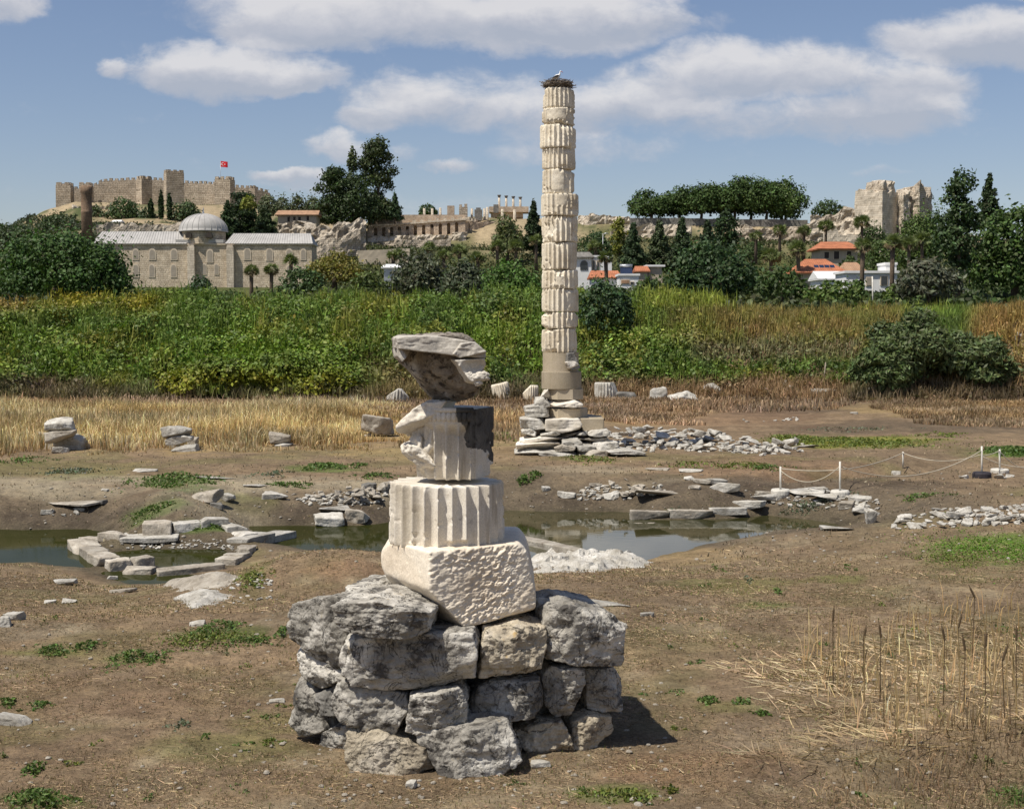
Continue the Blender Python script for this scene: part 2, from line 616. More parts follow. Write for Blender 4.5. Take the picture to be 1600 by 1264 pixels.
def plain(name, col, rough=0.7, noise=0.25, scale=3.0, metal=0.0, bump=0.0, spec=0.3):
    m, g, b, out = new_mat(name)
    tc = g.n('TexCoord').outputs['Object']
    n = g.noise(tc, scale, 6.0, 0.65)
    c = g.mix(1.0, col, g.ramp(n, [(0.3, (1 - noise,) * 3), (0.7, (1 + noise,) * 3)]), 'MULTIPLY')
    g.put(b.inputs['Base Color'], c)
    b.inputs['Roughness'].default_value = rough
    b.inputs['Metallic'].default_value = metal
    b.inputs['Specular IOR Level'].default_value = spec
    if bump:
        g.put(b.inputs['Normal'], g.n('Bump', None, Strength=bump, Distance=0.3 / scale, Height=g.noise(tc, scale * 3, 4.0, 0.6)).outputs[0])
    return m


def tiles(name, col, pitch=0.3):
    m, g, b, out = new_mat(name)
    tc = g.n('TexCoord').outputs['Object']
    wv = g.n('TexWave', dict(wave_type='BANDS', bands_direction='X'), Vector=tc, Scale=1 / pitch / 3.2, Distortion=0.4, Detail=2.0)
    n = g.noise(tc, 0.9, 6.0, 0.7)
    c = g.mix(1.0, col, g.ramp(n, [(0.3, (0.6, 0.58, 0.56)), (0.7, (1.25, 1.2, 1.15))]), 'MULTIPLY')
    c = g.mix(g.mr(wv.outputs[1], 0.0, 0.5, 0.35, 0.0), c, tuple(q * 0.35 for q in col))
    g.put(b.inputs['Base Color'], c)
    b.inputs['Roughness'].default_value = 0.85
    return m


M = {}
# near pedestal: grey weathered limestone; column and drums: warm white marble
M['grey'] = stone('grey_limestone', [(0.13, 0.12, 0.102), (0.34, 0.317, 0.272), (0.68, 0.645, 0.57)], 1.35, ((0.05, 0.045, 0.04), 0.50, 0.62), 1.0, 26.0, 0.5, crack=0.8, lichen=((0.30, 0.24, 0.15), 0.60, 0.75))
M['tan'] = stone('tan_limestone', [(0.22, 0.18, 0.13), (0.44, 0.38, 0.28), (0.62, 0.56, 0.47)], 1.3, ((0.10, 0.075, 0.05), 0.53, 0.68), 1.0, 24.0, 0.5, crack=0.8, lichen=((0.42, 0.28, 0.10), 0.62, 0.76))
M['marble'] = stone('white_marble', [(0.50, 0.44, 0.34), (0.68, 0.62, 0.52), (0.77, 0.72, 0.63)], 1.1, ((0.30, 0.25, 0.18), 0.60, 0.8), 0.35, 40.0, 0.25, streak=((0.33, 0.27, 0.19), 0.57, 0.74), lichen=((0.36, 0.33, 0.28), 0.60, 0.72))
M['picked'] = stone('picked_marble', [(0.55, 0.45, 0.33), (0.72, 0.625, 0.49), (0.78, 0.71, 0.59)], 1.2, ((0.40, 0.27, 0.17), 0.60, 0.8), 0.3, 30.0, 0.2)
M['pocked'] = stone('pocked_marble', [(0.36, 0.32, 0.26), (0.54, 0.50, 0.43), (0.62, 0.585, 0.51)], 1.2, ((0.40, 0.31, 0.21), 0.60, 0.8), 0.35, 30.0, 0.3)
M['aged'] = stone('weather_blackened_marble', [(0.13, 0.11, 0.09), (0.26, 0.225, 0.18), (0.50, 0.47, 0.42)], 2.6, ((0.03, 0.024, 0.02), 0.48, 0.62), 0.8, 24.0, 0.4, lichen=((0.17, 0.10, 0.05), 0.58, 0.7))
M['blackened'] = stone('painted_shade_marble', [(0.045, 0.042, 0.038), (0.09, 0.084, 0.075), (0.17, 0.16, 0.14)], 2.0, ((0.02, 0.018, 0.016), 0.5, 0.7), 0.5, 24.0, 0.3)  # near-black marble: shadow below the capital fragment, painted as colour
M['column'] = stone('column_marble', [(0.50, 0.42, 0.30), (0.72, 0.64, 0.50), (0.80, 0.735, 0.61)], 0.9, ((0.30, 0.21, 0.12), 0.58, 0.78), 0.3, 16.0, 0.3, streak=((0.30, 0.20, 0.11), 0.58, 0.76), vary=0.06)
M['cement'] = stone('repair_cement', [(0.33, 0.27, 0.19), (0.40, 0.335, 0.235), (0.45, 0.38, 0.28)], 0.8, ((0.25, 0.21, 0.15), 0.6, 0.8), 0.2, 20.0, 0.1, streak=((0.24, 0.19, 0.12), 0.62, 0.8))
M['rubble'] = stone('pale_rubble', [(0.27, 0.245, 0.20), (0.43, 0.405, 0.35), (0.58, 0.555, 0.50)], 2.2, ((0.14, 0.115, 0.085), 0.54, 0.70), 0.7, 14.0, 0.35, vary=0.2)
M['muddy'] = stone('silted_stone', [(0.22, 0.19, 0.145), (0.35, 0.31, 0.25), (0.49, 0.45, 0.375)], 2.0, ((0.13, 0.10, 0.07), 0.55, 0.75), 0.7, 12.0, 0.35, vary=0.2)
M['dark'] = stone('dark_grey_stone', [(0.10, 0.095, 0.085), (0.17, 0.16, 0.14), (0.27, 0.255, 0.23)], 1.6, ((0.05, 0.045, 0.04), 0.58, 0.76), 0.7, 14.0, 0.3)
M['ruin'] = masonry('ruin_masonry', [(0.44, 0.37, 0.28), (0.58, 0.51, 0.41)], (0.20, 0.165, 0.12), 1.3, 0.55, 1.0, (0.17, 0.13, 0.09), dirtamt=0.75)
M['rubblewall'] = stone('rubble_masonry', [(0.27, 0.22, 0.16), (0.50, 0.43, 0.335), (0.66, 0.59, 0.48)], 0.55, ((0.11, 0.085, 0.055), 0.55, 0.68), 1.0, 1.6, 0.8)
M['brickwall'] = masonry('brick_band', [(0.46, 0.36, 0.26), (0.58, 0.48, 0.365)], (0.40, 0.30, 0.23), 0.9, 0.4, 0.8, (0.20, 0.14, 0.09))
M['castle'] = masonry('castle_masonry', [(0.42, 0.35, 0.265), (0.53, 0.455, 0.355)], (0.24, 0.195, 0.14), 1.4, 0.7, 1.0, (0.20, 0.155, 0.105), dirtamt=0.6)
M['mosque'] = masonry('mosque_masonry', [(0.54, 0.45, 0.33), (0.65, 0.56, 0.43)], (0.44, 0.36, 0.265), 1.15, 0.5, 0.8, (0.21, 0.16, 0.11), dirtamt=0.7)
M['ashlar'] = masonry('dressed_ashlar', [(0.55, 0.48, 0.38), (0.63, 0.56, 0.455)], (0.40, 0.34, 0.26), 1.1, 0.6, 0.4, (0.36, 0.29, 0.21), dirtamt=0.4)
M['minaret'] = masonry('minaret_brick', [(0.19, 0.125, 0.08), (0.27, 0.185, 0.125)], (0.22, 0.17, 0.12), 0.7, 0.35, 0.8, (0.09, 0.065, 0.045), dirtamt=0.5)
M['lead'] = plain('lead_sheet', (0.375, 0.36, 0.335), 0.6, 0.18, 0.4, 0.0)
M['plaster'] = plain('white_plaster', (0.74, 0.73, 0.70), 0.85, 0.10, 0.5)
M['cream'] = plain('cream_plaster', (0.45, 0.38, 0.28), 0.9, 0.15, 0.5)
M['tile'] = tiles('terracotta_tiles', (0.42, 0.165, 0.085))
M['oldtile'] = tiles('faded_roof_tiles', (0.38, 0.24, 0.15))
M['panel'] = plain('solar_glass', (0.02, 0.03, 0.06), 0.15, 0.2, 1.0, 0.0, spec=0.6)
M['glass'] = plain('window_glass', (0.035, 0.04, 0.045), 0.12, 0.2, 1.0, spec=0.6)
M['opening'] = plain('shutter_dark_wood', (0.05, 0.04, 0.032), 0.8, 0.3, 2.0)
M['blind'] = plain('stone_infill', (0.33, 0.285, 0.225), 0.85, 0.15, 1.0)
M['frame'] = plain('pale_stone_trim', (0.58, 0.49, 0.37), 0.85, 0.12, 1.0)
M['steel'] = plain('galvanised_steel', (0.45, 0.46, 0.47), 0.4, 0.1, 2.0, 0.6)
M['cloth'] = plain('red_cloth', (0.62, 0.02, 0.03), 0.8, 0.1, 1.0)
M['clothw'] = plain('white_cloth', (0.82, 0.82, 0.82), 0.8, 0.02, 1.0)
M['post'] = plain('white_painted_post', (0.58, 0.55, 0.48), 0.6, 0.2, 4.0)
M['concrete'] = plain('pale_concrete', (0.55, 0.52, 0.45), 0.9, 0.2, 6.0, bump=0.3)
M['black'] = plain('black_rubber', (0.035, 0.03, 0.035), 0.8, 0.2, 6.0, bump=0.2)
M['rope'] = plain('pale_rope', (0.44, 0.39, 0.30), 0.9, 0.2, 12.0)
M['bark'] = plain('brown_bark', (0.10, 0.075, 0.055), 0.95, 0.4, 3.0, bump=0.6)
M['palmbark'] = plain('palm_bark', (0.13, 0.095, 0.065), 0.95, 0.4, 3.0, bump=0.6)
M['palebark'] = plain('pale_bark', (0.30, 0.25, 0.19), 0.95, 0.35, 3.0, bump=0.5)
M['twig'] = plain('dry_twigs', (0.155, 0.125, 0.095), 0.95, 0.4, 6.0)
M['featherw'] = plain('white_feathers', (0.78, 0.77, 0.74), 0.8, 0.08, 8.0)
M['featherb'] = plain('black_feathers', (0.015, 0.015, 0.018), 0.6, 0.1, 8.0)
M['bill'] = plain('red_bill', (0.5, 0.06, 0.03), 0.5, 0.1, 8.0)
M['leaf'] = leafmat('leaves', 0.22)
M['needle'] = leafmat('needles', 0.10, 0.6, spec=0.15)
M['straw'] = leafmat('dry_straw', 0.20, 0.7, spec=0.1)


def ground_mat():
    m, g, b, out = new_mat('ground')
    pos = g.n('NewGeometry').outputs['Position']
    at = g.n('Attribute', dict(attribute_name='tint')).outputs[0]
    n1 = g.noise(pos, 0.55, 9.0, 0.7, 0.4)
    n2 = g.noise(pos, 3.4, 8.0, 0.72, 0.3)
    n3 = g.noise(pos, 17.0, 6.0, 0.75)
    c = g.mix(1.0, at, g.ramp(n1, [(0.28, (0.66, 0.64, 0.62)), (0.5, (1.0, 1.0, 1.0)), (0.72, (1.3, 1.28, 1.22))]), 'MULTIPLY')
    c = g.mix(0.9, c, g.ramp(n2, [(0.3, (0.6, 0.58, 0.56)), (0.5, (1.0, 1.0, 1.0)), (0.7, (1.32, 1.28, 1.2))]), 'MULTIPLY')
    c = g.mix(0.9, c, g.ramp(n3, [(0.3, (0.5, 0.48, 0.46)), (0.52, (1.0, 1.0, 1.0)), (0.74, (1.5, 1.42, 1.3))]), 'MULTIPLY')
    n4 = g.noise(pos, 7.0, 5.0, 0.6)
    c = g.mix(g.mr(n4, 0.60, 0.70, 0.0, 0.35), c, (0.30, 0.23, 0.145))
    g.put(b.inputs['Base Color'], c)
    b.inputs['Roughness'].default_value = 0.95
    b.inputs['Specular IOR Level'].default_value = 0.1
    hgt = g.m('ADD', g.m('MULTIPLY', n2, 0.7), g.m('MULTIPLY', n3, 0.35))
    g.put(b.inputs['Normal'], g.n('Bump', None, Strength=0.9, Distance=0.09, Height=hgt).outputs[0])
    return m


def water_mat(nm='pond_water', c1=(0.030, 0.030, 0.010), c2=(0.050, 0.048, 0.018), spec=0.5, rough=0.03):
    m, g, b, out = new_mat(nm)
    pos = g.n('NewGeometry').outputs['Position']
    n = g.noise(pos, 0.4, 4.0, 0.6)
    g.put(b.inputs['Base Color'], g.ramp(n, [(0.3, c1), (0.7, c2)]))
    b.inputs['Roughness'].default_value = rough
    b.inputs['IOR'].default_value = 1.33 if spec > 0.3 else 1.12
    b.inputs['Specular IOR Level'].default_value = spec
    g.put(b.inputs['Normal'], g.n('Bump', None, Strength=0.05, Distance=0.02, Height=g.noise(g.vm('MULTIPLY', pos, (1.0, 2.5, 1.0)), 2.0, 3.0, 0.5)).outputs[0])
    return m


M['ground'] = ground_mat()
M['water'] = water_mat()
M['algae'] = water_mat('green_pond_water', (0.020, 0.022, 0.005), (0.030, 0.032, 0.008), 0.10, 0.05)

# ------------------------------------------------------------------ ground sheet and its soils
V, F = ground_grid()
gx, gy, gz = V[:, 0], V[:, 1], V[:, 2]
gpx, gpy = proj(V)
nA = fbm(V / 3.0, 5, 51)
nB = fbm(V / 1.1, 4, 52)
nC = fbm(V / 0.45, 3, 53)
tint = np.tile(np.array([0.185, 0.135, 0.088]), (len(V), 1))


def blend(col, w):
    w = np.clip(w, 0, 1)[:, None]
    tint[:] = tint * (1 - w) + np.array(col) * w


def patch(px, py, rx, ry, col, amt=0.8, rag=0.6):
    """soil or turf patch lying on the ground round the point seen at (px, py)"""
    c = hit(px, py)
    rxw = rx / FPX * c[1]
    a, b = hit(px, py - ry), hit(px, py + ry)
    ryw = max(0.2, (a[1] - b[1]) / 2)
    cy = (a[1] + b[1]) / 2
    xx = c[0] + (gy - c[1]) * (c[0] / c[1])
    d = np.sqrt(((gx - xx) / rxw) ** 2 + ((gy - cy) / ryw) ** 2) + rag * 0.6 * nA + rag * 0.5 * nB + 0.25 * nC
    blend(col, amt * (1 - sstep(0.55, 1.15, d)))


blend((0.235, 0.165, 0.105), sstep(-0.2, 0.5, nA) * 0.6)
blend((0.150, 0.105, 0.070), sstep(0.05, 0.5, nB) * 0.5)
blend((0.30, 0.245, 0.165), sstep(0.1, 0.5, fbm(V / 0.8 + 9.0, 4, 57)) * 0.5 * (gy < 40))
blend((0.14, 0.13, 0.055), sstep(0.12, 0.5, fbm(V / 2.2, 4, 54)) * 0.45 * (gy < 60))
# wet, dark silt along the pools
dp = np.minimum(np.minimum(sdf(POND_LEFT, gx, gy), sdf(POND_POOL, gx, gy)), sdf(POND_MAIN, gx, gy))
far_side = sstep(34.5, 38, gy)
blend((0.105, 0.085, 0.062), (1 - sstep(0.8, 4.6, dp + 1.2 * nA)) * 0.85 * far_side)
blend((0.075, 0.062, 0.043), (1 - sstep(0.0, 0.7, dp + 0.3 * nB)) * 0.8)
GREEN, OLIVE, STRAW, PALE, MUD, RED = (0.075, 0.135, 0.022), (0.13, 0.135, 0.04), (0.33, 0.235, 0.115), (0.30, 0.255, 0.185), (0.085, 0.066, 0.05), (0.20, 0.115, 0.07)
for a in [(220, 755, 420, 14, PALE, .75), (60, 772, 260, 14, PALE, .55), (330, 788, 120, 26, PALE, .45), (560, 762, 180, 12, PALE, .5),
          (930, 738, 110, 14, PALE, .5), (1000, 760, 130, 10, PALE, .25),
          (90, 735, 200, 16, OLIVE, .4), (240, 795, 60, 16, GREEN, .45), (275, 754, 70, 12, GREEN, .55), (395, 790, 60, 18, OLIVE, .5), (505, 732, 70, 7, GREEN, .6),
          (310, 823, 50, 9, GREEN, .75), (400, 905, 40, 40, OLIVE, .5),
          (1545, 858, 120, 34, (0.10, 0.17, 0.025), .95), (1490, 880, 80, 14, OLIVE, .6), (1330, 690, 140, 10, (0.17, 0.18, 0.03), .9), (1590, 706, 60, 10, GREEN, .9),
          (1180, 735, 200, 22, RED, .3), (1250, 640, 190, 14, MUD, .75), (1420, 668, 240, 14, MUD, .55), (1120, 650, 220, 24, RED, .35),
          (1480, 640, 220, 14, STRAW, .6), (1000, 645, 120, 22, STRAW, .55), (700, 700, 160, 24, STRAW, .3), (300, 672, 420, 34, STRAW, .85), (250, 640, 500, 14, (0.20, 0.125, 0.08), .6),
          (1430, 870, 200, 60, (0.20, 0.15, 0.09), .5), (1150, 915, 140, 16, OLIVE, .55), (1090, 870, 120, 14, STRAW, .35), (1200, 945, 60, 8, GREEN, .5), (1300, 905, 60, 8, OLIVE, .6),
          (1400, 760, 120, 10, MUD, .5), (1250, 765, 150, 20, MUD, .5), (1150, 770, 200, 22, MUD, .5), (900, 780, 150, 14, MUD, .6), (520, 800, 170, 20, MUD, .7), (120, 812, 180, 16, MUD, .7),
          (1480, 1090, 220, 90, (0.27, 0.20, 0.125), .7), (1230, 1150, 160, 40, (0.26, 0.2, 0.14), .6), (1100, 1200, 160, 30, (0.22, 0.135, 0.08), .6), (1400, 1220, 240, 24, (0.14, 0.10, 0.07), .6),
          (1590, 1245, 60, 24, GREEN, .6), (330, 990, 90, 12, GREEN, .5), (80, 1020, 90, 8, OLIVE, .6), (200, 1030, 60, 8, GREEN, .45), (150, 1090, 300, 50, (0.185, 0.12, 0.08), .5),
          (350, 1170, 180, 30, OLIVE, .45), (430, 1130, 90, 20, OLIVE, .4), (60, 1250, 80, 16, GREEN, .5), (960, 1240, 70, 14, GREEN, .45), (1150, 1105, 70, 12, OLIVE, .5), (540, 890, 90, 20, RED, .4), (60, 985, 120, 14, PALE, .35)]:
    patch(*a)
# soil under the scrub of the bank, then the hills behind
blend((0.07, 0.062, 0.03), sstep(95, 100, gy) * (1 - sstep(13, 17, gx)) * 0.9)
blend((0.15, 0.105, 0.065), sstep(88, 96, gy) * sstep(13, 17, gx) * 0.8)
blend((0.075, 0.085, 0.03), sstep(116, 122, gy))
hn = fbm(V / 22.0, 5, 61)
blend((0.33, 0.26, 0.17), sstep(380, 440, gy) * sstep(-0.25, 0.25, hn + 0.25))
blend((0.07, 0.085, 0.035), sstep(360, 420, gy) * sstep(0.05, 0.3, fbm(V / 9.0, 4, 62)))
tint *= (0.94 + 0.22 * nC)[:, None] * np.array([1.06, 1.075, 1.04])
g_ob = add('ground', V, F, M['ground'], None, (0, 0, 0), np.clip(tint, 0.01, 1))
tag(g_ob, 'brown dry earth with straw and green patches around the pools', 'ground', kind='structure')
wv = np.array([[-0.5, 30, ZW], [60, 30, ZW], [60, 50, ZW], [-0.5, 50, ZW]], float)
wg = add('green_water', wv * [0, 1, 1] + np.array([[-60, 0, 0], [-0.5, 0, 0], [-0.5, 0, 0], [-60, 0, 0]]), np.array([[0, 1, 2, 3]]), M['algae'], None, (-20, 40, ZW))
tag(wg, 'murky olive green water of the left pools', 'water', kind='structure')
w_ob = add('water', wv, np.array([[0, 1, 2, 3]]), M['water'], None, (0, 40, ZW))
tag(w_ob, 'still green pond water mirroring the bank', 'water', kind='structure')
# ------------------------------------------------------------------ stone shapes
_cube = {}


def cubegrid(n):
    if n not in _cube:
        t = np.linspace(-1, 1, n + 1)
        A, B = np.meshgrid(t, t, indexing='ij')
        A, B = A.ravel(), B.ravel()
        o = np.ones_like(A)
        faces, vs, base = [], [], 0
        for k, (p, flip) in enumerate([((o, A, B), 0), ((-o, A, B), 1), ((A, o, B), 1), ((A, -o, B), 0), ((A, B, o), 0), ((A, B, -o), 1)]):
            vs.append(np.stack(p, -1))
            i = np.arange(n)[:, None] * (n + 1)
            j = np.arange(n)[None]
            q = np.stack([i + j, i + n + 1 + j, i + n + 2 + j, i + j + 1], -1).reshape(-1, 4)
            if flip:
                q = q[:, ::-1]
            faces.append(q + base)
            base += (n + 1) ** 2
        V = np.concatenate(vs)
        key = np.round(V * 4096).astype(np.int64)
        _, first, inv = np.unique(key, axis=0, return_index=True, return_inverse=True)
        _cube[n] = (V[first], inv.ravel()[np.concatenate(faces)])
    return _cube[n]


def polyrock(N, h, ext, n=20, p=18, amp=0.03, freq=2.0, seed=0, chips=5, chip=0.9, ridge=0.5, warp=0.0, strata=0.0, step=1.0, fine=0.45, fchip=0):
    """star-shaped solid inside the planes N.x<=h, edges rounded, chipped and weathered"""
    rg = np.random.default_rng(seed + 1000)
    Q, F = cubegrid(n)
    D = Q * np.asarray(ext, float)
    D = D / np.linalg.norm(D, axis=1, keepdims=True)
    N = np.asarray(N, float)
    N = N / np.linalg.norm(N, axis=1, keepdims=True)
    h = np.asarray(h, float)
    for _ in range(chips):
        c = rg.normal(size=3)
        c /= np.linalg.norm(c)
        s = (np.abs(c) * np.asarray(ext)).sum()
        cn = c / np.asarray(ext)
        cn /= np.linalg.norm(cn)
        sup = 1 / max(((np.maximum(c @ N.T, 0) / h) ** 6).sum() ** (1 / 6), 1e-6)
        N = np.concatenate([N, cn[None]])
        h = np.append(h, max(0.05, (cn @ (c * sup)) * rg.uniform(chip - 0.08, chip + 0.08)))
    for _ in range(fchip):
        # fracture faces that break up the side towards the viewer
        cn = np.array([rg.normal(0, 0.55), -1.0, rg.normal(0, 0.45)])
        cn /= np.linalg.norm(cn)
        e3 = np.asarray(ext)
        N = np.concatenate([N, cn[None]])
        h = np.append(h, e3[1] * -cn[1] * rg.uniform(0.84, 1.05) + 0.72 * (abs(cn[0]) * e3[0] + abs(cn[2]) * e3[2]) * rg.uniform(0.5, 1.0))
    dots = np.maximum(D @ N.T, 0) / h
    r = 1 / (dots ** p).sum(1) ** (1 / p)
    X = D * r[:, None]
    sd = seed * 3.71
    X1 = X * freq + sd
    w = fbm(X1 * 0.6, 2, seed)
    X = X + D * (amp * ((1 - ridge) * fbm(X1, 4, seed + 3) + ridge * (ridged(X1 * 1.3, 4, seed + 5) - 0.35)) + warp * w)[:, None]
    st = fbm(X1 * 1.7 + 5.1, 3, seed + 12) * 3.5
    st = np.floor(st) + sstep(0.35, 0.65, st - np.floor(st))
    X = X + D * (amp * 0.32 * step * st)[:, None]
    X = X + D * (amp * fine * fbm(X1 * 4.0, 4, seed + 8))[:, None]
    if strata:
        X = X + D * (strata * (ridged(X1 * np.array([0.4, 0.4, 2.6]), 3, seed + 9) - 0.2))[:, None]
    return X, F


def hull2(p):
    p = sorted(map(tuple, p))
    def half(q):
        o = []
        for a in q:
            while len(o) > 1 and (o[-1][0] - o[-2][0]) * (a[1] - o[-2][1]) - (o[-1][1] - o[-2][1]) * (a[0] - o[-2][0]) <= 0:
                o.pop()
            o.append(a)
        return o[:-1]
    return np.array(half(p) + half(p[::-1]))


def block(px, d, thick, yaw=0.0, back=None, slope=0.12, extra=(), **kw):
    """block whose face is read off the photograph; d = distance of its front, thick = its depth"""
    px = np.asarray(px, float)
    e = np.array([math.cos(yaw), math.sin(yaw), 0])
    f = np.array([math.sin(yaw), -math.cos(yaw), 0])
    mid = (px.min(0) + px.max(0)) / 2
    c0 = P(mid[0], mid[1], d)
    rr = ray(px[:, 0], px[:, 1])
    t = ((c0 - [0, 0, CH]) @ f) / (rr @ f)
    W = rr * t[:, None] + [0, 0, CH]
    uv = np.stack([(W - c0) @ e, W[:, 2] - c0[2]], -1)
    H = hull2(uv)
    a = np.roll(H, -1, 0) - H
    ar = (H[:, 0] * np.roll(H, -1, 0)[:, 1] - H[:, 1] * np.roll(H, -1, 0)[:, 0])
    cen = ((H + np.roll(H, -1, 0)) * ar[:, None]).sum(0) / (3 * ar.sum())
    L = np.linalg.norm(a, axis=1)
    n2 = np.stack([a[:, 1], -a[:, 0]], -1) / L[:, None]
    hh = ((H - cen) * n2).sum(1)
    N = np.stack([n2[:, 0] * e[0], n2[:, 0] * e[1], n2[:, 1]], -1)
    hs = list(hh)
    N = list(N)
    N.append(f + np.array([0, 0, slope])); hs.append(thick / 2)
    N.append(-f); hs.append(thick / 2)
    for nn, hx in extra:
        v = nn[0] * e - nn[1] * f + np.array([0, 0, nn[2]])
        N.append(v / np.linalg.norm(v)); hs.append(hx)
    ext = np.abs(uv - cen).max(0)
    # the sampling box is turned with the block
    C = c0 + e * cen[0] + np.array([0, 0, cen[1]]) - f * thick / 2
    Nl = np.stack([np.array(N) @ e, -(np.array(N) @ f), np.array(N)[:, 2]], -1)
    X, F = polyrock(Nl, hs, (ext[0], thick / 2, ext[1]), **kw)
    Wd = X[:, :1] * e - X[:, 1:2] * f * 1.0 + X[:, 2:3] * np.array([0, 0, 1.0]) + C
    return Wd, F, C


def loosebox(w, dp, h, seed, n=10, amp=0.06, chips=5, p=40, skew=0.25, **kw):
    rg = np.random.default_rng(seed)
    N = [(1, 0, 0), (-1, 0, 0), (0, 1, 0), (0, -1, 0), (0, 0, 1), (0, 0, -1)]
    N = [np.array(q, float) + rg.uniform(-skew, skew, 3) * (np.array(q) == 0) for q in N]
    return polyrock(N, [w / 2, w / 2, dp / 2, dp / 2, h / 2, h / 2], (w / 2, dp / 2, h / 2), n=n, amp=amp * min(w, dp, h), freq=1.6 / max(0.05, min(w, h)) ** 0.8,
                    seed=seed, chips=chips, p=p, **kw)


def rotz(V, a):
    c, s = math.cos(a), math.sin(a)
    return np.stack([V[:, 0] * c - V[:, 1] * s, V[:, 0] * s + V[:, 1] * c, V[:, 2]], -1)


def roty(V, a):
    c, s = math.cos(a), math.sin(a)
    return np.stack([V[:, 0] * c + V[:, 2] * s, V[:, 1], -V[:, 0] * s + V[:, 2] * c], -1)


def rotx(V, a):
    c, s = math.cos(a), math.sin(a)
    return np.stack([V[:, 0], V[:, 1] * c - V[:, 2] * s, V[:, 1] * s + V[:, 2] * c], -1)


def fluted(z0, z1, r0, r1, nf=24, depth=0.05, seed=0, per=9, nz=26, dmg=0.5, plain_=(), cut=(), edge=0.03, phase=0.0, chipscale=2.2, jag=0.02, nickamt=0.15, wear=0.0, fpow=0.85):
    """column drum, axis at the origin, flutes all round; plain_: (angle0, angle1, z0, z1, radius) worn or patched areas; cut: planes (n, h)"""
    nt = nf * per
    th = np.arange(nt) / nt * 2 * math.pi
    zz = np.concatenate([[0, 0.012, 0.035], np.linspace(0.07, 0.93, nz), [0.965, 0.988, 1]])
    T, Zf = np.meshgrid(th, zz)
    z = z0 + (z1 - z0) * Zf
    R0 = r0 + (r1 - r0) * Zf
    fr = ((T + phase) / (2 * math.pi) * nf) % 1.0
    g = np.clip((fr - 0.035) / 0.93, 0, 1)
    fl = depth * np.sin(math.pi * g) ** fpow
    pos = np.stack([np.sin(T) * R0, -np.cos(T) * R0, z], -1)
    n1 = fbm(pos * chipscale + seed * 7.7, 4, seed)
    n2 = fbm(pos * chipscale * 3.1 + seed * 3.3, 3, seed + 2)
    # broken areas: worn back to a rough surface just under the flutes
    broke = sstep(0.55 - dmg * 0.5, 0.66 - dmg * 0.5, n1 + 0.25 * n2)
    r = R0 - fl
    rb = R0 - depth * (0.95 + 0.5 * n2)
    r = r * (1 - broke) + np.minimum(r, rb) * broke
    # arris nicks
    nick = sstep(0.15, 0.5, fbm(pos * np.array([5.0, 5.0, 14.0]) + seed, 3, seed + 4)) * (1 - np.sin(math.pi * g)) * depth * nickamt
    r = r - nick
    for a0, a1, pz0, pz1, pr in plain_:
        aw = (T + math.pi) % (2 * math.pi) - math.pi
        wob = 0.08 * n1
        inside = sstep(a0 - 0.03, a0 + 0.03, aw + wob) * (1 - sstep(a1 - 0.03, a1 + 0.03, aw + wob)) * sstep(pz0 - 0.01, pz0 + 0.02, z + wob * 0.4) * (1 - sstep(pz1 - 0.02, pz1 + 0.01, z + wob * 0.4))
        r = r * (1 - inside) + (pr + 0.01 * n2) * inside
    if wear:
        r = r - wear * sstep(0.12, 0.5, fbm(pos * 1.1 + seed * 5.1, 3, seed + 6)) - 0.5 * wear * sstep(0.2, 0.5, fbm(pos * 3.3 + seed, 2, seed + 7))
    # worn rims, with pieces broken out of them
    e = np.minimum(Zf, 1 - Zf) * (z1 - z0)
    if wear:
        ch = sstep(0.15, 0.3, fbm(pos * np.array([1.6, 1.6, 0.8]) + seed * 2.9, 2, seed + 9))
        r = r - 0.12 * ch * (1 - sstep(0.02, 0.16, e + 0.05 * n2))
    r = r - edge * (0.4 + 1.2 * np.clip(n1 + 0.2, 0, 1)) * (1 - sstep(0.0, edge * 1.6, e)) ** 1.5
    for n, h in cut:
        n = np.array(n, float)
        n /= np.linalg.norm(n)
        den = np.sin(T) * n[0] - np.cos(T) * n[1]
        lim = (h + 0.012 * n2 + 0.018 * n1 - z * n[2]) / np.where(den > 1e-3, den, 1e9)
        r = np.where(den > 1e-3, np.minimum(r, np.maximum(lim, 0.02)), r)
    zj = z + jag * n1 * ((Zf > 0.9) * 1.0 - (Zf < 0.1) * 1.0) * np.where(np.abs(Zf - 0.5) > 0.4, 1, 0)
    r = r + 0.004 * n2
    V = np.stack([np.sin(T) * r, -np.cos(T) * r, zj], -1).reshape(-1, 3)
    m = len(zz)
    i = np.arange(m - 1)[:, None] * nt
    j = np.arange(nt)[None]
    Q = np.stack([i + j, i + (j + 1) % nt, i + nt + (j + 1) % nt, i + nt + j], -1).reshape(-1, 4)
    V = np.concatenate([V, [[0, 0, z0], [0, 0, z1]]])
    j = np.arange(nt)
    T3 = np.concatenate([np.stack([(j + 1) % nt, j, np.full(nt, m * nt)], -1), np.stack([(m - 1) * nt + j, (m - 1) * nt + (j + 1) % nt, np.full(nt, m * nt + 1)], -1)])
    return V, [Q, T3]


# ------------------------------------------------------------------ the near pedestal: every block a thing
def zc(p):
    return [(420 + x * 0.4, 830 + y * 0.4) for x, y in p]


def frontd(X):
    return float(np.interp(X, [60, 300, 700, 1000, 1400], [17.0, 15.75, 15.3, 15.9, 16.5]))


